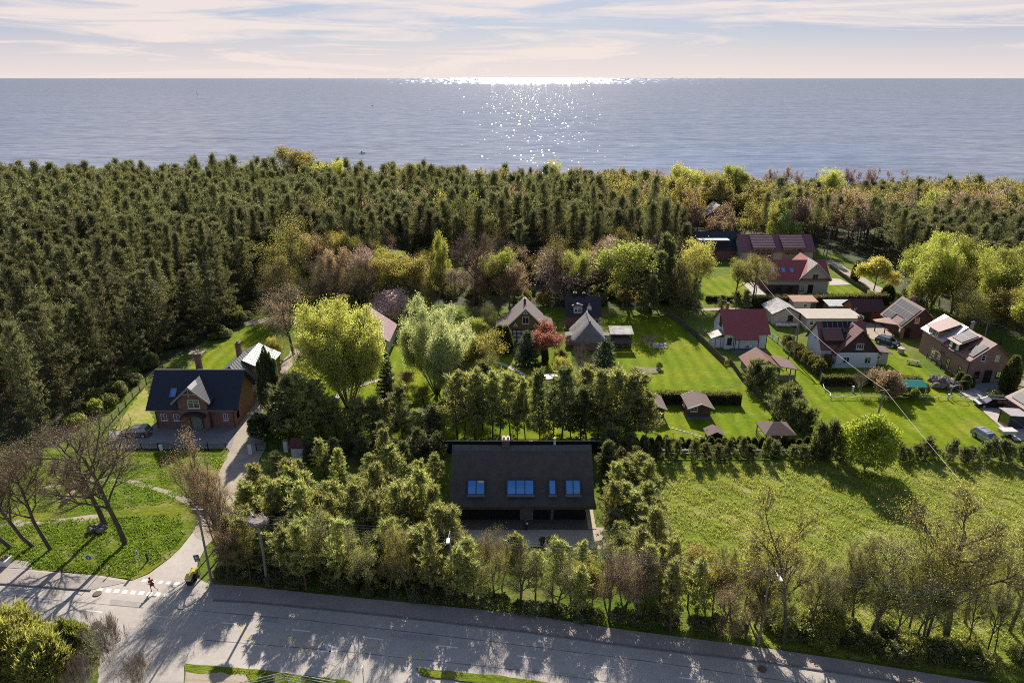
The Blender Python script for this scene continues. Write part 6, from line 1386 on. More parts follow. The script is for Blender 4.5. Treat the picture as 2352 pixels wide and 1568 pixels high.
# ---- grass: tufts that make the meadow rough
def tuft_field(name, polypx, n, seed, L, Wd, lean, mat, label, avoid=None, k=4):
    g = np.random.default_rng(seed); poly = gp(*polypx); xs = np.array([p[0] for p in poly]); ys = np.array([p[1] for p in poly])
    x, y = g.uniform(xs.min(), xs.max(), n), g.uniform(ys.min(), ys.max(), n); c = np.zeros(n, bool); j = len(poly) - 1
    for i in range(len(poly)):
        xi, yi = poly[i]; xj, yj = poly[j]; m = ((yi > y) != (yj > y)) & (x < (xj - xi) * (y - yi) / (yj - yi + 1e-12) + xi); c ^= m; j = i
    x, y = x[c], y[c]
    den = np.sin(x * .9 + 1.7 * np.sin(y * .31)) * np.sin(y * 1.3 + 1.1 * np.sin(x * .43)) + .5 * np.sin(x * 2.3 + y * 1.7); kp = den + g.normal(0, .6, len(x)) > -.1; x, y = x[kp], y[kp]
    C = np.stack([x, y, np.full(len(x), .02)], 1); A = np.tile(np.array(lean, float), (len(x), 1))
    F = tufts(g, C, A, k, L, Wd, .45, L * .25); F[:, :2, 2] = np.maximum(F[:, :2, 2] * .0, .0)
    o = bpy.data.objects.new(name, np_mesh(name, [(F, 0)], [mat])); COL.objects.link(o); return tag(o, label, None, None, 'stuff')
lm_gr = leafmat('meadow_blades', (0.20, 0.23, 0.045), (0.30, 0.32, 0.055), .45, .5, 0)
lm_gv = leafmat('verge_blades', (0.105, 0.155, 0.022), (0.165, 0.225, 0.025), .5, .45, 0)
tuft_field('meadow_grass', [(1500, 1072), (1930, 1064), (2420, 1066), (2520, 1560), (2210, 1540), (1760, 1470), (1520, 1370), (1490, 1200)], 90000, 3, .36, .07, (.3, -.5, .7), lm_gr, 'long tousled grass of the meadow')
tuft_field('verge_grass', [(-160, 1200), (230, 1190), (415, 1180), (425, 1225), (392, 1275), (300, 1328), (150, 1312), (82, 1304), (-160, 1262)], 26000, 4, .26, .13, (0, -.2, .9), lm_gv, 'leafy green ground cover of the verge')
tuft_field('verge_grass', [(20, 1045), (250, 1040), (520, 1042), (510, 1070), (470, 1140), (300, 1170), (0, 1180)], 22000, 5, .24, .12, (0, -.2, .9), lm_gv, 'green grass before the black iron fence')
tuft_field('verge_grass', [(480, 1337), (800, 1368), (1206, 1408), (1734, 1482), (1945, 1512), (2216, 1556), (2216, 1545), (1734, 1470), (1206, 1396), (800, 1357), (480, 1326)], 9000, 6, .3, .13, (0, -.4, .8), lm_gv, 'grass fringe along the pavement edge')
tuft_field('verge_grass', [(430, 1528), (640, 1547), (800, 1566), (830, 1590), (600, 1590), (560, 1548)], 2500, 7, .3, .12, (0, -.2, .9), lm_gv, 'grass on the traffic island')
# ---------------------------------------------------------------- fences, walls
m_iron = M('black_iron', (.02, .02, .022), .6)
m_fence = M('grey_fence_boards', (.17, .145, .12), .9, .25, 3.0, fine=.2)
m_galv = M('galvanised_steel', (.40, .40, .41), .5, .1, 2, metal=.4)
m_conc = M('pole_concrete', (.24, .225, .21), .9, .15, 2)
def fence(name, px, h, label, mat, style='board', post=2.4, pmat=None):
    pts = [G(*p) for p in px]; root = thing(name, label, 'fence', pts[0])
    o0 = pts[0]; pan = MB()
    for a, b in zip(pts, pts[1:]):
        d = b - a; L_ = d.length; d.normalize(); n = max(1, round(L_ / post))
        for k in range(n + 1):
            p = a + d * (L_ * k / n) - o0; q = MB(); q.box(p.x - .05, p.x + .05, p.y - .05, p.y + .05, 0, h + .1); q.build('post', pmat or mat, root)
        A, B = a - o0, b - o0; up = Vector((0, 0, 1))
        if style == 'iron':
            for z in (.12, h - .1): pan.bar(A + up * z, B + up * z, .04)
            m = int(L_ / .14)
            for k in range(m): p = A + d * (L_ * k / m); pan.bar(p + up * .05, p + up * h, .022)
        elif style == 'board':
            m = int(L_ / .16)
            for z in (.3, h - .3): pan.bar(A + up * z, B + up * z, .05)
            for k in range(m): p = A + d * (L_ * (k + .5) / m); pan.bar(p + up * .06, p + up * (h - .04 * (k % 3)), .13, .03)
        elif style == 'slat':
            for k in range(6): z = .2 + (h - .25) * k / 5; pan.bar(A + up * z, B + up * z, .03, .11)
        elif style == 'solid': pan.obox((A + B) / 2 + up * h / 2, d * L_ / 2, Vector((-d.y, d.x, 0)) * .03, up * h / 2)
        elif style == 'rail':
            for z in (.4, .8, h - .05): pan.bar(A + up * z, B + up * z, .05, .10)
    pan.build('railing' if style in ('iron', 'rail') else 'panel', mat, root); return root
fence('iron_fence', [(250, 1034), (479, 1035), (520, 1034)], 1.25, 'black iron railing fence in front of the brick house forecourt', m_iron, 'iron', 2.6)
fence('wooden_fence', [(243, 987), (290, 935), (337, 884), (375, 850)], 1.25, 'weathered wooden fence climbing along the forest beside the brick house', m_fence, 'rail', 2.6)
fence('wooden_fence', [(1532, 722), (1600, 776), (1663, 838)], 1.35, 'dark board fence running diagonally beside the large lawn', m_fence, 'board', 2.6)
fence('wooden_fence', [(1677, 836), (1702, 872), (1743, 913), (1781, 966)], 1.1, 'board fence continuing behind the diagonal row of pine bushes', m_fence, 'board', 2.6)
fence('garden_gate', [(1665, 839), (1676, 836)], 1.0, 'small yellow straw coloured gate between two board fences', M('straw_boards', (.45, .36, .14), .9, .2, 4), 'board', 1.0)
fence('slatted_fence', [(1762, 770), (1786, 789), (1812, 811)], 1.2, 'white horizontal slat fence beside the white house', m_wframe, 'slat', 2.4)
fence('board_fence', [(1826, 822), (1880, 862), (1888, 880)], 1.5, 'dark solid board fence beside the solar white house', M('taupe_boards', (.12, .10, .09), .9, .2, 3), 'solid', 2.6)
fence('lane_fence', [(1905, 615), (1952, 650), (1990, 676)], 1.2, 'dark wooden fence along the unpaved lane', m_fence, 'board', 3.0)
fence('terrace_railing', [(2128, 823), (2160, 848), (2195, 875)], 1.0, 'dark timber terrace railing along the large brick house', m_dkwood, 'rail', 1.8)
fence('mesh_fence', [(1470, 1046), (1930, 1046)], 1.0, 'thin grey wire fence hidden between bushes and thujas', m_galv, 'rail', 3.0)
YW = 85.3
xw0, xw1 = (736 - 1176) / FPX * (YW * CP + 17.3), (1438 - 1176) / FPX * (YW * CP + 17.3)
root = thing('garden_wall', 'long black garden wall behind the thatched house', 'wall', ((xw0 + xw1) / 2, YW, 0))
q = MB(); q.box(-(xw1 - xw0) / 2, (xw1 - xw0) / 2, -.1, .1, 0, 1.95); q.build('panel', m_black, root)
q = MB(); q.box(-(xw1 - xw0) / 2, (xw1 - xw0) / 2, -.15, .15, 1.95, 2.02); q.build('sunlit_strip', M('sunlit_edge_paint', (.45, .36, .28), .8), root)  # sunlit top edge of the black wall, built as a pale strip
root = thing('garden_wall', 'black side wall with sunlit top edge painted pale beside the thatched house garden', 'wall', (xw1, YW, 0))
e = G(1462, 1090) - Vector((xw1, YW, 0)); q = MB(); q.bar((0, -.16, .9), (e.x, e.y, .9), .12, 1.8); q.build('panel', m_black, root)
q = MB(); q.bar((0, -.16, 1.84), (e.x, e.y, 1.84), .2, .07); q.build('sunlit_strip', M('sunlit_edge_paint', (.45, .36, .28)), root)  # same painted sunlit edge along the side wall
# wavy rope fence of the wide lawn
pts = [(1889, 883), (1892, 898), (1906, 909)]; root = thing('rope_fence', 'low white rope fence hanging in waves along the wide lawn', 'fence', G(1906, 909))
o0 = G(1906, 909); a, b = G(1906, 917), G(2311, 918); path = [G(*p) - o0 + Vector((0, 0, .55)) for p in pts]; np_ = 13
for k in range(np_ * 8 + 1):
    f = k / (np_ * 8); p = a.lerp(b, f) - o0; path.append(Vector((p.x, p.y, .62 - .22 * math.sin(math.pi * ((k / 8) % 1)) )))
q = MB(); q.tube(path, .055, k=6); q.build('rope', M('white_rope', (.72, .72, .74), .6), root)
for k in range(np_ + 1):
    p = a.lerp(b, k / np_) - o0; q = MB(); q.tube([(p.x, p.y, 0), (p.x, p.y, .62)], .035, k=6); q.build('post', m_fence, root)
for (px, pb, lab) in [(2177, 918, 'short white post at the edge of the stone yard'), (1958, 900, 'short white post under the bare fruit tree')]:
    p = G(px, pb); q = MB(); q.box(-.12, .12, -.12, .12, 0, 1.0); q.box(-.16, .16, -.16, .16, 1.0, 1.08); tag(q.build('white_post', m_wframe, loc=(p.x, p.y, 0)), lab, 'post')
# arched arbour on the stone yard
p = G(2180, 915); q = MB(); q.tube([(-.9, 0, 0)] + [(-.9 * math.cos(t), 0, 1.5 + .8 * math.sin(t)) for t in np.linspace(0, math.pi, 9)] + [(.9, 0, 0)], .045, k=6)
tag(q.build('garden_arch', m_galv, loc=(p.x + 1.2, p.y + .4, 0)), 'thin round topped metal garden arch over the stone path', 'arch')
# ---------------------------------------------------------------- poles, lamps, wires
def lampost(px, pb, h, label, arm=(0, -1.6)):
    p = G(px, pb); r_ = thing('street_lamp', label, 'street lamp', p, 0, 'street lamps along the road')
    q = MB(); q.tube([(0, 0, 0), (0, 0, h)], .11, .07, k=10); q.build('pole', m_conc, r_)
    q = MB(); q.tube([(0, 0, h - .1), (arm[0] * .5, arm[1] * .5, h + .25), (arm[0], arm[1], h + .3)], .035, k=6); q.build('arm', m_galv, r_)
    q = MB(); q.obox((arm[0] * 1.2, arm[1] * 1.2, h + .3), (.16, 0, 0), (0, .38, 0), (0, 0, .07)); q.build('lamp_head', m_wframe, r_, bevel=.03)
    return Vector((p.x, p.y, h))
L1 = Vector((G(487, 1341).x, G(487, 1341).y, 9.7))
root = thing('utility_pole', 'grey concrete utility pole at the corner of the junction', 'pole', (L1.x, L1.y, 0))
q = MB(); q.tube([(0, 0, 0), (0, 0, 9.7)], .14, .09, k=10); q.build('pole', m_conc, root)
q = MB(); q.bar((-.6, 0, 9.4), (.6, 0, 9.4), .08); q.build('cross_arm', m_galv, root)
L2 = lampost(1040, 1388, 9.0, 'street lamp rising out of the pine screen in front of the thatched house')
L3 = lampost(1741, 1482, 9.2, 'street lamp with white head at the end of the pine screen')
def wire(name, a, b, sag, label, r=.012, mat=None, n=14, group=None):
    a, b = Vector(a), Vector(b); q = MB()
    q.tube([a.lerp(b, k / n) - Vector((0, 0, sag * 4 * (k / n) * (1 - k / n))) - a for k in range(n + 1)], r, k=4)
    o = q.build(name, mat or m_galv, loc=a); return tag(o, label, 'wire', group)
for k in range(4):
    dz = Vector((0, 0, -.32 * k - .05)); dx = Vector((.1 * (k % 2), 0, 0))
    wire('overhead_wire', L1 + dz + dx, L2 + dz + dx, .3, 'thin overhead wire from the junction pole to the first street lamp', .011, group='overhead wires along the road')
    wire('overhead_wire', L2 + dz + dx, L3 + dz + dx, .3, 'thin overhead wire strung between the two street lamps', .015, M('bright_wire', (.5, .46, .4), .5), group='overhead wires between the lamps')
    wire('overhead_wire', L3 + dz + dx, L3 + dz + dx + Vector((38, -7, 0)), .3, 'thin overhead wire leaving the last street lamp', .012, group='overhead wires beyond the last lamp')
def apole(px, pb, h, label, twin=True, tilt=0.0):
    p = G(px, pb); r_ = thing('utility_pole', label, 'pole', p)
    q = MB(); q.tube([(0, 0, 0), (tilt, 0, h)], .15, .09, k=9); q.build('pole', m_conc, r_)
    if twin: q = MB(); q.tube([(-1.3, -.4, 0), (-.1, 0, h - .3)], .13, .09, k=9); q.build('brace', m_conc, r_)
    q = MB(); q.bar((tilt - .7, 0, h - .15), (tilt + .7, 0, h - .15), .09)
    for s in (-.6, 0, .6): q.lathe([(.05, 0), (.06, .06), (.03, .14)], (tilt + s, 0, h - .1), 8)
    q.build('cross_arm', m_wood, r_); return Vector((p.x + tilt, p.y, h))
U1 = apole(1732, 706, 7.4, 'twin legged utility pole beside the tall clipped hedge')
U2 = apole(1823, 826, 7.8, 'twin legged utility pole between the white and the solar house')
U3 = apole(2010, 975, 6.0, 'single concrete pole standing in the wide lawn', False, .35)
apole(1898, 590, 8.5, 'lone concrete pole at the lane in front of the dark wood', True); apole(1735, 553, 11.0, 'tall wooden pole behind the plum roofed house', False)
q = MB(); q.box(-.3, .3, -.2, .2, 0, .5); tag(q.build('meter_box', m_grey, loc=(U3.x - 1.0, U3.y + .1, .4)), 'small grey meter box beside the pole on the wide lawn', 'box')
m_cable = M('pale_cable', (.62, .58, .53), .6)
wire('power_cable', U1, U2, .5, 'pale bundled cable from the hedge pole to the twin pole', .026, m_cable); wire('power_cable', U2, U3, .5, 'pale bundled cable from the twin pole down to the lawn pole', .024, m_cable)
E3 = AY(2420, 1345, 55); wire('power_cable', U3, E3, .4, 'pale bundled cable crossing the meadow from the lawn pole', .02, m_cable); wire('service_wire', U2, Vector((44.5, 124.6, 3.6)), .2, 'thin reddish service wire to the white house roof', .02, M('red_wire', (.35, .12, .12), .6))
# stork nest
p = G(614, 1343); root = thing('stork_nest_pole', 'old leaning pole carrying a wide twig stork nest', 'nest pole', p)
q = MB(); q.tube([(0, 0, 0), (.1, 0, 4), (0, 0, 7.7)], .15, .11, k=9); q.build('pole', m_conc, root)
q = MB(); rr = random.Random(5); q.lathe([(.25, 7.65), (.8, 7.85), (.95, 8.15), (.8, 8.3), (.3, 8.2)], (0, 0, 0), 16)
for k in range(150):
    a = rr.uniform(0, 6.28); r0 = rr.uniform(.55, .95); z = rr.uniform(7.75, 8.35); q.bar((math.cos(a) * r0, math.sin(a) * r0, z), (math.cos(a + rr.uniform(.3, .9)) * rr.uniform(.7, 1.25), math.sin(a + rr.uniform(.3, .9)) * rr.uniform(.7, 1.25), z + rr.uniform(-.1, .12)), .03)
q.build('nest', M('nest_twigs', (.27, .22, .18), .95, .35, 4), root)
# a standing stork: one continuous body, black flight feathers
def skin(name, pts, edges, mat, parent=None, loc=(0, 0, 0), rz=0, sub=1, label=None, cat=None):
    me = bpy.data.meshes.new(name); me.from_pydata([p[:3] for p in pts], edges, []); o = bpy.data.objects.new(name, me); COL.objects.link(o)
    o.location = loc; o.rotation_euler = (0, 0, rz)
    if parent: o.parent = parent
    sk = o.modifiers.new('skin', 'SKIN'); lay = me.skin_vertices[0]
    for i, p in enumerate(pts): lay.data[i].radius = (p[3], p[3]); 
    lay.data[0].use_root = True
    if sub: o.modifiers.new('smooth', 'SUBSURF').levels = sub; o.modifiers['smooth'].render_levels = sub
    me.materials.append(mat); return o
SX = Vector((p.x - .25, p.y - .2, 8.22))
o = skin('stork', [(0, 0, .62, .13), (.22, 0, .72, .11), (.36, 0, .90, .05), (.42, 0, 1.08, .04), (.47, 0, 1.14, .055), (.60, 0, 1.12, .018), (.75, 0, 1.08, .006), (-.25, 0, .56, .07), (-.42, 0, .50, .02), (.0, .06, .40, .03), (-.02, .06, .20, .012), (.02, .06, .0, .012), (.1, .06, -.01, .010), (.0, -.06, .40, .03), (-.02, -.06, .20, .012), (.02, -.06, .0, .012), (.1, -.06, -.01, .01)],
     [(0, 1), (1, 2), (2, 3), (3, 4), (4, 5), (5, 6), (0, 7), (7, 8), (0, 9), (9, 10), (10, 11), (11, 12), (0, 13), (13, 14), (14, 15), (15, 16)], M('white_plumage', (.75, .73, .70), .8), None, SX, 2.4)
tag(o, 'white stork with black wings standing in the pole nest', 'stork')
q = MB(); q.smooth = True; q.lathe([(.01, -.46), (.10, -.34), (.15, -.1), (.12, .08), (.02, .12)], (0, 0, 0), 10, 'x'); w = q.build('wing', M('black_plumage', (.02, .02, .02), .8), o); w.location = (-.06, 0, .62); w.scale = (1, 1.05, .75)
# ---------------------------------------------------------------- people
m_skin = M('skin', (.50, .28, .20), .6, .05)
def person(label, loc, rz, J, top, bottom, hair, shoes, sleeves=True, scale=1.0, bag=None):
    """J: joint positions; one continuous body with clothes as children"""
    P, E, ix = [], [], {}
    def add(n, p, r, par=None):
        ix[n] = len(P); P.append((*p, r))
        if par: E.append((ix[par], ix[n]))
    add('pelvis', J['pelvis'], .13); add('waist', J['waist'], .115, 'pelvis'); add('chest', J['chest'], .135, 'waist'); add('neck', J['neck'], .055, 'chest'); add('jaw', J['jaw'], .07, 'neck'); add('head', J['head'], .092, 'jaw'); add('crown', J['crown'], .06, 'head')
    for s in ('l', 'r'):
        add('sh' + s, J['sh' + s], .058, 'chest'); add('el' + s, J['el' + s], .042, 'sh' + s); add('wr' + s, J['wr' + s], .028, 'el' + s); add('pa' + s, J['pa' + s], .034, 'wr' + s)
        d = Vector(J['pa' + s]) - Vector(J['wr' + s]); d.normalize(); u = d.orthogonal().normalized()
        for k in range(4):
            b = Vector(J['pa' + s]) + u * (.03 - .02 * k) + d * .03; add('f%d%s' % (k, s), b, .009, 'pa' + s); add('g%d%s' % (k, s), b + d * (.035 + .008 * (k in (1, 2))) + d.cross(u) * .015, .008, 'f%d%s' % (k, s))
        add('th' + s, Vector(J['wr' + s]) + d * .03 + u * .045, .010, 'pa' + s)
        add('hip' + s, J['hip' + s], .085, 'pelvis'); add('kn' + s, J['kn' + s], .056, 'hip' + s); add('an' + s, J['an' + s], .036, 'kn' + s); add('to' + s, J['to' + s], .034, 'an' + s)
    o = skin('person', P, E, m_skin, None, loc, rz); o.scale = (scale,) * 3; tag(o, label, 'person')
    def chain(nm, names, grow_, mat):
        ee = [(i, i + 1) for i in range(len(names) - 1)]; return names, ee
    def cloth(nm, nodes, edges, mat, gr):
        pp = [(*J[a], r + gr) for a, r in nodes]; c = skin(nm, pp, edges, mat, o); return c
    sl = [(5, 3), (5, 4)]
    mid = lambda a, b, t: tuple(Vector(J[a]).lerp(Vector(J[b]), t))
    J['ml'], J['mr'] = mid('shl', 'ell', .75), mid('shr', 'elr', .75); J['tl'], J['tr'] = mid('hipl', 'knl', .6), mid('hipr', 'knr', .6)
    nodes = [('waist', .125), ('chest', .14), ('shl', .065), ('shr', .065), ('ml', .055), ('mr', .055), ('pelvis', .13)]; ed = [(0, 1), (1, 2), (1, 3), (2, 4), (3, 5), (0, 6)]
    if sleeves: nodes += [('ell', .05), ('elr', .05), ('wrl', .036), ('wrr', .036)]; ed += [(4, 7), (5, 8), (7, 9), (8, 10)]
    cloth('top', nodes, ed, top, .012)
    if bottom[1]: cloth('shorts', [('pelvis', .14), ('hipl', .095), ('hipr', .095), ('tl', .08), ('tr', .08)], [(0, 1), (0, 2), (1, 3), (2, 4)], bottom[0], .012)
    else: cloth('trousers', [('pelvis', .14), ('hipl', .09), ('hipr', .09), ('knl', .066), ('knr', .066), ('anl', .05), ('anr', .05)], [(0, 1), (0, 2), (1, 3), (2, 4), (3, 5), (4, 6)], bottom[0], .012)
    for s in ('l', 'r'): cloth('shoe', [('an' + s, .04), ('to' + s, .036)], [(0, 1)], shoes, .014)
    h = Vector(J['head']); f = Vector(J['face']) - h; f.normalize(); c = Vector(J['crown']); q = MB(); q.smooth = True
    up = (c - h).normalized(); sd = f.cross(up).normalized(); rows = []
    for i in range(6):
        t = math.pi / 2 * i / 5
        for k in range(12): a = 2 * math.pi * k / 12; v = (f * math.cos(a) * .95 + sd * math.sin(a)) * math.sin(t) * .108 + up * math.cos(t) * .115; rows.append(h - f * .018 + v - up * (.05 * max(0, -math.cos(a)) * math.sin(t)))
    q.poly(rows, [(i * 12 + k, i * 12 + (k + 1) % 12, (i + 1) * 12 + (k + 1) % 12, (i + 1) * 12 + k) for i in range(5) for k in range(12)]); q.build('hair', hair, o)
    q = MB(); q.smooth = True
    for s in (-1, 1): q.lathe([(.004, -.01), (.012, 0), (.004, .01)], h + f * .09 + sd * s * .032 - up * .005, 8)
    q.build('eye', m_iron, o)
    q = MB(); q.obox(h + f * .098 - up * .03, f * .018, sd * .012, up * .024); q.build('nose', m_skin, o)
    q = MB(); q.obox(h + f * .088 - up * .068, f * .008, sd * .024, up * .006); q.build('mouth', M('lips', (.4, .13, .12), .6), o)
    q = MB()
    for s in (-1, 1): q.obox(h + sd * s * .095 - up * .01, f * .018, sd * .008, up * .03)
    q.build('ear', m_skin, o)
    return o
# runner: heading away over the crossing and slightly to the -x side
# local axes: +x is where the runner is heading
JR = dict(pelvis=(0, 0, .93), waist=(.03, 0, 1.08), chest=(.09, 0, 1.30), neck=(.13, 0, 1.46), jaw=(.17, 0, 1.53), head=(.18, 0, 1.62), crown=(.17, 0, 1.72), face=(.5, 0, 1.60),
    shl=(.10, .19, 1.38), ell=(-.16, .30, 1.20), wrl=(.06, .33, 1.08), pal=(.13, .32, 1.11), shr=(.10, -.19, 1.38), elr=(-.02, -.27, 1.10), wrr=(.20, -.22, 1.16), par=(.27, -.20, 1.19),
    hipl=(0, .10, .88), knl=(.16, .10, .47), anl=(.06, .09, .08), tol=(.24, .09, .04), hipr=(0, -.10, .88), knr=(-.22, -.11, .55), anr=(-.66, -.12, .46), tor=(-.72, -.12, .30))
p = G(352, 1357.5)
person('person in red shirt and dark shorts running over the dashed crossing', (p.x, p.y, .03), R(150), JR, M('red_shirt', (.72, .015, .02), .8, .08), (M('dark_shorts', (.06, .03, .05), .8), True), M('brown_hair', (.05, .03, .02), .8), M('pale_shoes', (.45, .38, .4), .7), False)
JS = dict(pelvis=(0, 0, .93), waist=(.02, 0, 1.08), chest=(.03, 0, 1.30), neck=(.04, 0, 1.47), jaw=(.07, 0, 1.54), head=(.06, 0, 1.62), crown=(.05, 0, 1.72), face=(.4, 0, 1.56),
    shl=(.03, .19, 1.40), ell=(.05, .26, 1.12), wrl=(.26, .15, 1.10), pal=(.33, .11, 1.11), shr=(.03, -.19, 1.40), elr=(.02, -.26, 1.12), wrr=(.24, -.17, 1.08), par=(.31, -.13, 1.09),
    hipl=(0, .10, .88), knl=(.06, .11, .48), anl=(0, .11, .08), tol=(.17, .12, .04), hipr=(0, -.10, .88), knr=(.02, -.11, .48), anr=(-.04, -.11, .08), tor=(.13, -.12, .04))
p = G(1208, 1219)
pp = person('person in dark clothes standing on the deck of the thatched house holding something white', (p.x, p.y, .17), R(-70), JS, M('dark_jacket', (.02, .02, .024), .8), (M('dark_trousers', (.03, .03, .035), .8), False), M('black_hair', (.02, .015, .012), .8), m_iron)
q = MB(); q.smooth = True; q.lathe([(.02, -.14), (.11, -.1), (.13, 0), (.1, .1), (.02, .14)], (0, 0, 0), 12)
a = R(-70); hp = Vector((p.x + .36 * math.cos(a), p.y + .36 * math.sin(a), .17 + 1.13))
o = q.build('white_bundle', M('white_cloth', (.7, .7, .7), .9), loc=hp); tag(o, 'white bundle held in both hands by the person on the deck', 'bundle')
# ---------------------------------------------------------------- vehicles
m_tyre = M('tyre_rubber', (.02, .02, .02), .9); m_cglass = glassmat('car_glass', (.008, .01, .012), .10, .04)
def car(label, pr, pf, paint, L_=4.6, Wd=1.84, Hh=1.62, estate=True, rails=False, box=False):
    """pr, pf: ground pixels of rear and front; +x is forward"""
    a, b = G(*pr), G(*pf); d = b - a; root = thing('parked_car', label, 'car', (a + b) / 2, math.atan2(d.y, d.x)); hl, hw = L_ / 2, Wd / 2
    q = MB(); lo = [(-hl, .38), (-hl + .03, .75), (-hl + .08, .98), (-hl + .5, 1.0), (hl - 1.25, .98), (hl - .45, .88), (hl - .08, .72), (hl, .5), (hl - .06, .30), (-hl + .1, .28)]
    rings = [(-hw, .0), (-hw + .0, 0)]; n = len(lo); vs = []
    for yy, ins in ((-hw + .10, .10), (-hw, 0), (hw, 0), (hw - .10, .10)):
        for (x, z) in lo: vs.append((x * (1 - ins * .25), yy, z + (.0 if not ins else (-.03 if z > .6 else .04))))
    q.poly(vs, [tuple(range(n - 1, -1, -1)), tuple(range(3 * n, 4 * n))] + [(r * n + i, r * n + (i + 1) % n, (r + 1) * n + (i + 1) % n, (r + 1) * n + i) for r in range(3) for i in range(n)])
    q.build('body', paint, root, bevel=.05)
    rb = -hl + (.18 if estate else .75); gl = [(rb, .97), (rb + (.32 if estate else .6), Hh - .10), (hl - 2.05, Hh - .08), (hl - 1.15, .96)]
    q = MB(); bw, tw = hw - .08, hw - .27
    vs = [(x, -(bw if z < 1.1 else tw), z) for x, z in gl] + [(x, (bw if z < 1.1 else tw), z) for x, z in gl]
    q.poly(vs, [(3, 2, 1, 0), (4, 5, 6, 7), (0, 1, 5, 4), (1, 2, 6, 5), (2, 3, 7, 6)]); g_ = q.build('window', m_cglass, root)
    q = MB(); x0, x1 = gl[1][0] - .12, gl[2][0] + .1; q.box(x0, x1, -tw - .02, tw + .02, Hh - .12, Hh - .02); q.build('roof', paint, root, bevel=.04)
    q = MB()
    for sg in (-1, 1):
        q.bar((gl[3][0], sg * bw, gl[3][1]), (gl[2][0], sg * (tw + .01), gl[2][1]), .07); q.bar((gl[0][0], sg * bw, gl[0][1]), (gl[1][0], sg * (tw + .01), gl[1][1]), .09)
        for xm in ((gl[1][0] + gl[2][0]) / 2 - .4, (gl[1][0] + gl[2][0]) / 2 + .55): q.bar((xm, sg * (bw + .005), .97), (xm - .03, sg * (tw + .01), Hh - .1), .06)
    q.build('pillar', paint, root)
    for sx in (-hl + .86, hl - .88):
        for sg in (-1, 1):
            q = MB(); q.lathe([(.22, -.1), (.33, -.1), (.345, -.05), (.345, .05), (.33, .1), (.22, .1)], (sx, sg * (hw - .09), .345), 20, 'y'); w = q.build('wheel', m_tyre, root)
            q = MB(); q.lathe([(.02, -.105), (.22, -.1), (.22, .1), (.02, .105)], (sx, sg * (hw - .09), .345), 12, 'y'); q.build('rim', m_alu, w)
    for sg in (-1, 1):
        q = MB(); q.obox((hl - .06, sg * (hw - .28), .70), (.07, 0, 0), (0, .2, 0), (0, 0, .07)); q.build('headlight', M('lamp_lens', (.7, .7, .7), .2), root)
        q = MB(); q.obox((-hl + .03, sg * (hw - .2), .86), (.05, 0, 0), (0, .14, 0), (0, 0, .11)); q.build('tail_light', M('red_lens', (.35, .02, .02), .3), root)
        q = MB(); q.obox((hl - 1.45, sg * (hw + .08), 1.02), (.07, 0, 0), (0, .1, 0), (0, 0, .07)); q.build('mirror', paint, root)
    q = MB(); q.box(hl - .04, hl + .012, -.5, .5, .42, .6); q.build('grille', m_iron, root)
    q = MB(); q.box(-hl - .012, -hl + .03, -.26, .26, .55, .66); q.build('number_plate', m_wframe, root)
    if rails:
        q = MB()
        for sg in (-1, 1): q.bar((x0 + .1, sg * (tw - .05), Hh + .06), (x1 - .1, sg * (tw - .05), Hh + .06), .05); q.bar((x0 + .2, sg * (tw - .05), Hh - .02), (x0 + .2, sg * (tw - .05), Hh + .06), .04); q.bar((x1 - .2, sg * (tw - .05), Hh - .02), (x1 - .2, sg * (tw - .05), Hh + .06), .04)
        if box:
            for xx in (x0 + .45, x1 - .6): q.bar((xx, -tw, Hh + .08), (xx, tw, Hh + .08), .07, .05)
        q.build('roof_rail', m_alu, root)
    return root
def paint(name, c): return M(name, c, .25, .03, .5, metal=.55, spec=.6)
car('silver grey estate car parked on the forecourt of the brick house', (341, 999), (284, 1002), paint('silver_grey_paint', (.24, .22, .22)), 4.4, rails=True)
car('dark blue estate car beside the porch of the timber solar house', (2017, 785), (2060, 798), paint('dark_blue_paint', (.03, .05, .12)), 4.6, rails=True)
car('black car parked in the shade of the paved yard', (2307, 934), (2242, 932), paint('black_paint', (.025, .025, .03)), 4.8, rails=True)
car('silver car with roof bars parked on the grass below the stone yard', (2249, 1003), (2284, 1024), paint('silver_paint', (.42, .43, .46)), 4.6, 1.8, 1.5, rails=True, box=True)
# ---------------------------------------------------------------- street things
def bin_(px, pb, label, lid, body, sc=1.0):
    p = G(px, pb); r_ = thing('wheelie_bin', label, 'bin', p, R(8))
    q = MB(); q.poly([(-.26, -.3, .08), (.26, -.3, .08), (.26, .28, .08), (-.26, .28, .08), (-.33, -.38, 1.0), (.33, -.38, 1.0), (.33, .36, 1.0), (-.33, .36, 1.0)], [(3, 2, 1, 0), (4, 5, 6, 7), (0, 1, 5, 4), (1, 2, 6, 5), (2, 3, 7, 6), (3, 0, 4, 7)]); b_ = q.build('body', body, r_, bevel=.02)
    q = MB(); q.obox((0, -.02, 1.06), (.36, 0, 0), (0, .42, .03), (0, 0, .05)); q.build('lid', lid, r_, bevel=.03)
    q = MB(); q.bar((-.25, .42, 1.0), (.25, .42, 1.0), .04); q.build('handle', m_iron, r_)
    for s in (-1, 1): q = MB(); q.lathe([(.1, -.03), (.1, .03)], (s * .3, .3, .1), 12, 'x'); q.build('wheel', m_tyre, r_)
    r_.scale = (sc, sc, sc); return r_
m_bin = M('black_plastic', (.025, .025, .03), .5); m_lid = M('yellow_lid', (.55, .50, .06), .5)
o = bin_(438, 1341, 'black wheelie bin with yellow lid and white label standing nearest the crossing', m_lid, m_bin, 1.0); q = MB(); q.box(-.24, .24, -.385, -.37, .72, .95); q.build('sticker', m_wframe, o)
bin_(449, 1329, 'black wheelie bin with yellow lid half hidden behind the other bin', m_lid, m_bin, 1.05)
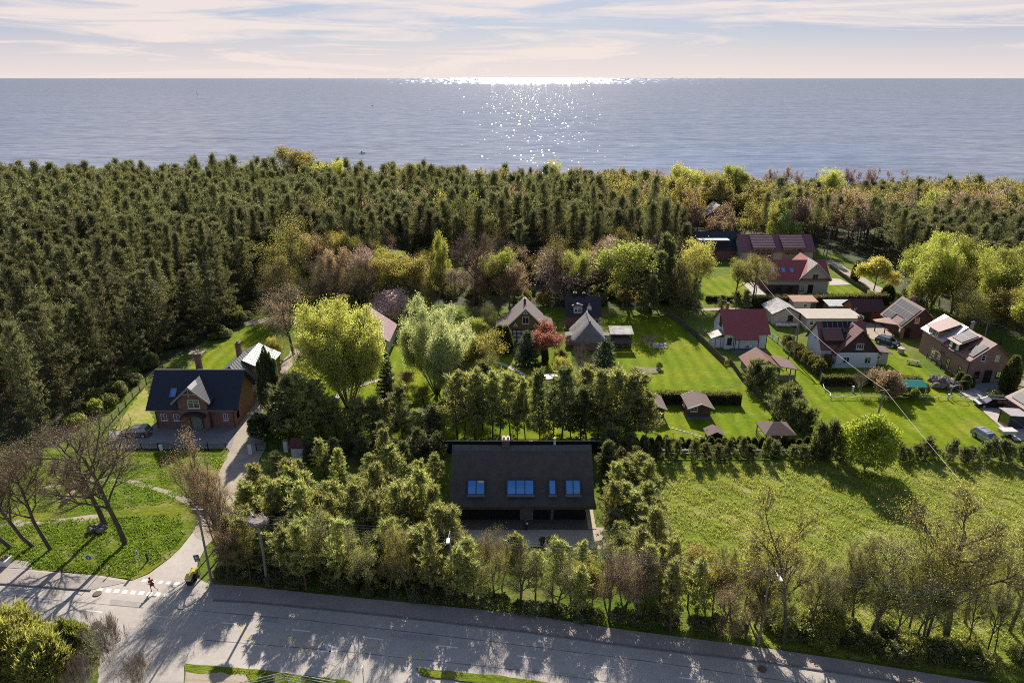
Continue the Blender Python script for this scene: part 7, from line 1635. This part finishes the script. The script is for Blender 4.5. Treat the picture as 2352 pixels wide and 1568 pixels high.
def sign(px, pb, h, label, build, arm=None):
    p = G(px, pb); r_ = thing('road_sign', label, 'sign', p); q = MB(); q.tube([(0, 0, 0), (0, 0, h)], .035, k=8)
    if arm: q.tube([(0, 0, h), arm], .03, k=6)
    q.build('post', m_galv, r_); build(r_); return r_
def s1(r_):
    q = MB(); q.lathe([(.3, -.015), (.3, .015)], (-.85, -.25, 2.15), 24, 'y'); d = q.build('sign_disc', M('blue_sign', (.03, .13, .42), .5), r_)
    q = MB(); q.obox((-.85, -.27, 2.15), (.05, 0, 0), (0, .004, 0), (0, 0, .17)); q.obox((-.85, -.27, 2.3), (.12, 0, 0), (0, .004, 0), (0, 0, .03)); q.build('symbol', m_wframe, d)
sign(234, 1314, 2.5, 'round blue sign hung from a bent post on the verge', s1, (-.75, -.22, 2.2))
def s2(r_): q = MB(); q.obox((0, -.05, 1.8), (.14, 0, 0), (0, .012, 0), (0, 0, .38)); q.build('sign_plate', m_wframe, r_); q = MB(); q.obox((0, -.07, 1.85), (.08, 0, 0), (0, .004, 0), (0, 0, .2)); q.build('symbol', m_grey, r_)
sign(322, 1301, 2.2, 'narrow white sign on a post in the verge', s2)
def s3(r_):
    q = MB(); q.obox((0, -.05, 2.2), (.3, 0, .05), (0, .015, 0), (-.06, 0, .42)); d = q.build('sign_plate', M('violet_plate', (.13, .11, .2), .6), r_)
    q = MB(); q.lathe([(.17, -.01), (.17, .01)], (-.02, -.08, 2.28), 18, 'y'); q.obox((0.02, -.075, 1.9), (.2, 0, .03), (0, .004, 0), (0, 0, .08)); q.build('symbol', M('pale_violet', (.42, .4, .5), .6), d)
sign(460, 1319, 2.6, 'dark notice sign leaning beside the wheelie bins', s3)
p = G(340, 1288); q = MB(); q.tube([(0, 0, 0), (-.05, 0, 1.1)], .12, .1, k=8); tag(q.build('wooden_post', m_dkwood, loc=p), 'short dark wooden post standing in the verge', 'post')
p = G(254, 1317); q = MB(); q.tube([(0, 0, 0), (0, 0, .9)], .05, k=8); q.lathe([(.09, .8), (.09, 1.0)], (0, 0, 0), 10); tag(q.build('marker_post', m_grey, loc=p), 'thin grey marker post at the corner of the pavement', 'post')
p = G(13, 1296); root = thing('flower_planter', 'square white planter with red flowers on the paved pad', 'planter', p)
q = MB(); q.poly([(-.45, -.45, 0), (.45, -.45, 0), (.45, .45, 0), (-.45, .45, 0), (-.55, -.55, .8), (.55, -.55, .8), (.55, .55, .8), (-.55, .55, .8)], [(3, 2, 1, 0), (4, 5, 6, 7), (0, 1, 5, 4), (1, 2, 6, 5), (2, 3, 7, 6), (3, 0, 4, 7)]); q.build('tub', m_white, root)
g = np.random.default_rng(3); C = np.stack([g.uniform(-.4, .4, 160), g.uniform(-.4, .4, 160), g.uniform(.82, 1.05, 160)], 1)
o = bpy.data.objects.new('flowers', np_mesh('flowers', [(leaves(g, C[:80], .14), 0), (leaves(g, C[80:], .16), 1)], [LM['red'], LM['shrub']])); COL.objects.link(o); o.parent = root
p = G(144, 1160); q = MB(); q.smooth = True; q.lathe([(.30, 0), (.34, 1.0), (.30, 2.6), (.27, 3.4)], (0, 0, 0), 12, 'y'); o = q.build('fallen_log', M('bare_wood', (.42, .33, .24), .9, .25, 3), loc=(p.x, p.y, .32)); tag(o, 'pale barkless log lying on the lawn', 'log')
rr = random.Random(12)
def rock(name, label, p, r, n, seed, cat='rock', flat=.6):
    bm = bmesh.new(); rr = random.Random(seed)
    for k in range(n):
        m = Matrix.Translation((rr.uniform(-r, r) * (n > 1), rr.uniform(-r, r) * .6 * (n > 1), rr.uniform(.1, .6) * r * (n > 1) + .15)) @ Matrix.Diagonal((rr.uniform(.3, .6) * r, rr.uniform(.3, .5) * r, rr.uniform(.25, .45) * r, 1))
        v = bmesh.ops.create_icosphere(bm, subdivisions=1, radius=1.0, matrix=m)['verts']
        for q in v: q.co += Vector((rr.uniform(-.12, .12), rr.uniform(-.12, .12), rr.uniform(-.10, .12))) * r
    me = bpy.data.meshes.new(name); bm.to_mesh(me); bm.free(); me.materials.append(m_stone); o = bpy.data.objects.new(name, me); COL.objects.link(o); o.location = p; return tag(o, label, cat)
rock('rockery', 'rough stone rockery mound at the corner of the terrace', G(2168, 888), 1.9, 22, 4, 'rockery'); rock('stone_heap', 'small heap of stones at the foot of the forked bare tree', G(226, 1218), .9, 9, 5, 'stones')
p = G(2052, 905); root = thing('stone_fire_pit', 'round stone walled fire pit beside the domed shrub', 'fire pit', (p.x - .6, p.y, 0)); q = MB(); q.lathe([(.85, 0), (.8, .75), (.5, .8), (.5, .2)], (0, 0, 0), 18); q.build('wall', m_stone, root); q = MB(); q.lathe([(.45, .7), (.2, .9)], (0, 0, 0), 12); q.build('lid', m_flag, root)
p = G(2062, 806); root = thing('garden_well', 'round concrete well ring on the lawn near the blue car', 'well', (p.x, p.y - 1.0, 0)); q = MB(); q.lathe([(.6, 0), (.6, .9), (.66, .92), (.66, 1.02), (.05, 1.08)], (0, 0, 0), 20); q.build('ring', m_flag, root)
p = G(1443, 892); root = thing('garden_well', 'small roofed well with white stone ring on the large lawn', 'well', p)
q = MB(); q.lathe([(.7, 0), (.7, .7), (.5, .72), (.5, .2)], (0, 0, 0), 16); q.build('ring', m_white, root)
q = MB(); q.box(-.55, -.47, -.05, .05, 0, 1.9); q.box(.47, .55, -.05, .05, 0, 1.9); q.build('post', m_dkwood, root); q = MB(); q.prism([(-.75, 1.75), (0, 2.3), (.75, 1.75), (.7, 1.7), (0, 2.2), (-.7, 1.7)], 'x', -.9, .9); q.build('roof', m_thatch2, root)
# picnic set on the lawn
p = G(2095, 835); root = thing('picnic_table', 'grey wooden picnic table with benches on the lawn before the brick house', 'table', p, R(-35))
q = MB()
for k in range(5): q.box(-1.1, 1.1, -.42 + k * .17, -.27 + k * .17, .72, .77)
q.build('tabletop', m_wood, root)
for sg in (-1, 1): q = MB(); q.box(-1.1, 1.1, sg * .75 - .14, sg * .75 + .14, .42, .47); q.build('bench', m_wood, root)
for sx in (-.8, .8): q = MB(); q.bar((sx, -.75, 0), (sx, -.2, .72), .08); q.bar((sx, .75, 0), (sx, .2, .72), .08); q.bar((sx - .001, -.8, .4), (sx - .001, .8, .4), .06); q.build('leg', m_wood, root)
# play goal and stepping stones on the cabin lawn
p, p2 = G(1547, 1002), G(1593, 1003); root = thing('play_goal', 'low white football goal frame on the cabin lawn', 'goal', (p + p2) / 2); w_ = (p2 - p).length / 2
q = MB(); q.tube([(-w_, 0, 0), (-w_, 0, .7), (w_, 0, .7), (w_, 0, 0)], .05, k=6); q.build('frame', m_wframe, root)
for sx in (-w_, w_): q = MB(); q.tube([(sx, 0, .7), (sx, .8, 0)], .03, k=6); q.build('stay', m_wframe, root)
for k in range(9):
    p = G(1536 + k * 9, 981 + k * 2.6); q = MB(); q.lathe([(.2, 0), (.2, .04), (.16, .05)], (0, 0, 0), 10); tag(q.build('stepping_stone', m_flag, loc=(p.x, p.y, .04)), 'pale round stepping stone in the curve across the cabin lawn', 'stepping stone', 'stepping stones on the cabin lawn')
# things between the trees in the gardens
p = G(1272, 890); root = thing('white_caravan', 'small white caravan with red edged roof on the lawn behind the pines', 'caravan', p); q = MB(); q.box(-1.9, 1.9, -.9, .9, .4, 2.0); q.build('body', m_white, root, bevel=.15); q = MB(); q.box(-1.95, 1.95, -.95, .95, 1.98, 2.1); q.build('roof', m_wframe, root); q = MB(); q.box(-1.93, 1.93, -.93, -.91, 1.85, 1.97); q.build('trim', M('red_trim', (.5, .12, .1), .6), root)
q = MB(); q.box(-1.4, -.3, -.93, -.905, 1.1, 1.6); q.box(.2, 1.3, -.93, -.905, 1.1, 1.6); q.build('window', m_glass, root)
for s in (-1, 1): q = MB(); q.lathe([(.3, -.08), (.3, .08)], (0, s * .85, .3), 16, 'y'); q.build('wheel', m_tyre, root)
p = G(1036, 930); root = thing('garden_tent', 'white garden tent with an orange striped side under the pale willow', 'tent', (p.x, p.y + 1.2, 0)); q = MB(); q.prism([(-1.3, 1.9), (0, 2.7), (1.3, 1.9), (1.25, 1.85), (0, 2.62), (-1.25, 1.85)], 'y', -1.5, 1.5); q.build('roof', m_white, root)
q = MB(); q.box(-1.2, 1.2, -1.3, -1.25, 0, 1.85); s_ = q.build('side', m_wframe, root); q = MB(); q.box(-1.2, 1.2, -1.33, -1.305, 0, .35); q.box(-1.2, 1.2, -1.33, -1.305, .6, .8); q.build('stripe', M('orange_cloth', (.6, .25, .06), .8), s_)
p = G(955, 966); root = thing('hot_tub', 'round dark hot tub with pale lid beside a white stove cabinet', 'hot tub', (p.x - .4, p.y + .6, 0)); q = MB(); q.lathe([(1.0, 0), (1.05, .9), (.95, .95)], (0, 0, 0), 24); q.build('tub', m_dkbrown, root); q = MB(); q.lathe([(1.12, .96), (1.12, 1.05), (.1, 1.12)], (0, 0, 0), 24); q.build('lid', M('grey_lid', (.42, .38, .38), .7), root)
q = MB(); q.box(1.15, 1.95, -.4, .6, 0, 1.5); c = q.build('cabinet', m_white, root); q = MB(); q.tube([(1.5, .1, 1.5), (1.5, .1, 2.3)], .12, k=8); q.build('flue', m_alu, c)
for px, pb, lab in [(577, 1042, 'white gate pillar beside the side road'), (658, 1036, 'white gate pillar nearest the small white shed')]:
    p = G(px, pb); r_ = thing('gate_pillar', lab, 'pillar', p); q = MB(); q.box(-.28, .28, -.28, .28, 0, 1.75); q.build('shaft', m_white, r_); q = MB(); q.box(-.33, .33, -.33, .33, 1.75, 1.85); q.build('cap', m_kerb, r_)
fence('lane_gate', [(590, 1036), (640, 1033)], 1.2, 'dark iron gate across the garden lane', m_iron, 'iron', 1.6)
p = G(371, 1035); q = MB(); q.box(-.22, .22, -.12, .12, .5, 1.15); q.box(-.04, .04, -.04, .04, 0, .5); tag(q.build('mail_box', m_wframe, loc=(p.x + .2, p.y - .35, 0)), 'white mailbox on the iron fence', 'mailbox')
p = G(608, 925); q = MB(); q.prism([(-.05, 0), (.05, 0), (.05, 1.9), (-.28, 1.6), (-.05, 1.3)], 'y', -.05, .05); tag(q.build('red_flag', M('red_cloth', (.35, .05, .04), .8), loc=p + Vector((2, 6, 0))), 'narrow dark red flag beside the side road', 'flag')
for k, (px, pb, lab) in enumerate([(1183, 1203, 'round clipped plant in a dark pot left of the grey door panel'), (1242, 1202, 'dim round potted plant before the patio door'), (1258, 1204, 'round straw coloured potted plant beside the pilaster')]):
    p = G(px, pb); r_ = thing('potted_plant', lab, 'pot plant', (p.x, 65.1 - .55, .165)); q = MB(); q.lathe([(.2, 0), (.27, .42), (.22, .44)], (0, 0, 0), 14); q.build('pot', m_iron, r_)
    g = np.random.default_rng(k); P, d = blob_pts(g, 700, .36, .36, .62, .42); o = bpy.data.objects.new('foliage', np_mesh('foliage', [(leaves(g, P, .1), 0)], [LM['gold' if k == 2 else 'shrub']])); COL.objects.link(o); o.parent = r_
q = MB(); q.smooth = True; q.lathe([(.02, 0), (.16, .05), (.18, .14), (.05, .2)], (0, 0, 0), 14); o = q.build('wall_lamp', m_tdark, loc=(8.5, 69.18 - .25, 2.0)); tag(o, 'dark round wall lamp by the corner of the thatched house front', 'lamp')
p = G(2210, 897); root = thing('garden_swing', 'orange wooden swing seat in an A shaped frame on the stone yard', 'swing', p); q = MB()
for s in (-.9, .9): q.bar((s, -.6, 0), (s, 0, 1.8), .06); q.bar((s, .6, 0), (s, 0, 1.8), .06)
q.bar((-.9, 0, 1.8), (.9, 0, 1.8), .07); q.build('frame', m_wood, root); q = MB(); q.box(-.7, .7, -.2, .25, .5, .56); q.box(-.7, .7, .22, .27, .56, 1.0); q.build('seat', m_orange, root)
for (px, pb, rz, lab, mt) in [(1712, 799, .3, 'dark green garden chair on the deck of the white house', M('green_plastic', (.03, .08, .06), .6)), (1721, 801, -.2, 'white plastic garden chair on the deck of the white house', m_wframe)]:
    p = G(px, pb); r_ = thing('garden_chair', lab, 'chair', (p.x, p.y - .6, .19), rz); q = MB(); q.box(-.25, .25, -.25, .25, .4, .45); q.build('seat', mt, r_); q = MB(); q.box(-.25, .25, .2, .25, .45, .95); q.build('backrest', mt, r_)
    for sx in (-.22, .22):
        for sy in (-.22, .22): q = MB(); q.box(sx - .025, sx + .025, sy - .025, sy + .025, 0, .4); q.build('leg', mt, r_)
def boat(name, label, p, L_, sail=False, rz=0.0, white=True):
    r_ = thing(name, label, 'boat', p, rz); q = MB(); q.smooth = False; hl = L_ / 2; hw = L_ * .17; rows = []
    for x, w, z in ((-hl, .75, .95), (-hl * .3, 1, .9), (hl * .4, .8, 1.0), (hl, .02, 1.25)): rows.append([(x, -hw * w, z * .16 * L_), (x * .96, -hw * w * .6, 0), (x * .96, hw * w * .6, 0), (x, hw * w, z * .16 * L_)])
    vs = [v for r in rows for v in r]; q.poly(vs, [(i * 4 + k, i * 4 + k + 1, (i + 1) * 4 + k + 1, (i + 1) * 4 + k) for i in range(3) for k in range(3)] + [(0, 3, 2, 1)] + [(i * 4 + 3, i * 4, (i + 1) * 4, (i + 1) * 4 + 3) for i in range(3)]); q.build('hull', m_wframe if white else m_dkbrown, r_)
    if sail: q = MB(); q.prism([(-hl * .5, .3 * L_), (hl * .6, .3 * L_), (0, 1.6 * L_)], 'y', -.05, .05); q.build('sail', m_wframe, r_); q = MB(); q.tube([(0, 0, .1 * L_), (0, 0, 1.65 * L_)], .02 * L_, k=6); q.build('mast', m_dkwood, r_)
    else: q = MB(); q.box(-hl * .4, hl * .1, -hw * .6, hw * .6, .14 * L_, .3 * L_); q.build('cabin', m_cglass, r_)
    return r_
boat('motor_boat', 'small white motor boat close to the shore', G(832, 352, -6) + Vector((0, 0, -.1)), 5.0, rz=.2)
boat('sailing_boat', 'tiny dark sailing boat on the horizon', (-1150, 2650, -6), 6, True)
boat('fishing_boat', 'tiny dark fishing boat out on the open sea', (-300, 1550, -6), 4, rz=1.0, white=False)
o = boat('rowing_boat', 'upturned white rowing boat lying in front of the garden shed', G(1828, 726) + Vector((0, 0, .1)), 4.2, rz=.1)
# pole and railing at the bottom edge
p = G(163, 1542, 5.2); q = MB(); q.tube([(0, 0, 0), (0, 0, 5.2)], .13, .1, k=9); q.lathe([(.16, 5.1), (.16, 5.3), (.03, 5.4)], (0, 0, 0), 10); tag(q.build('old_pole', m_dkwood, loc=(p.x, p.y, 0)), 'old dark wooden pole with a black cap among the junipers', 'pole')
p = G(836, 1590); p.y = G(836, 1568).y; root = thing('road_sign', 'thin white sign seen edge on at the bus bay', 'sign', G(838, 1588)); q = MB(); q.tube([(0, 0, 0), (0, 0, 2.9)], .035, k=8); q.build('post', m_galv, root); q = MB(); q.obox((0, 0, 2.55), (.04, 0, 0), (0, .16, 0), (0, 0, .34)); q.build('sign_plate', m_wframe, root)
a, b, c = G(545, 1568, 1.2), G(652, 1543, 1.2), G(770, 1565, 1.2)
root = thing('metal_railing', 'galvanised pedestrian railing at the bottom edge of the road', 'railing', (a.x, a.y, 0)); q = MB()
for u, v in ((a, b), (b, c)):
    for z in (1.2, .9, .6, .3): q.tube([(u.x - a.x, u.y - a.y, z), (v.x - a.x, v.y - a.y, z)], .025 if z < 1.2 else .035, k=6)
q.build('rail', M('shiny_rail', (.6, .58, .56), .4, metal=.5), root)
for u in (a, b, c, a.lerp(b, .5), b.lerp(c, .5)): q = MB(); q.tube([(u.x - a.x, u.y - a.y, 0), (u.x - a.x, u.y - a.y, 1.22)], .03, k=6); q.build('post', m_galv, root)
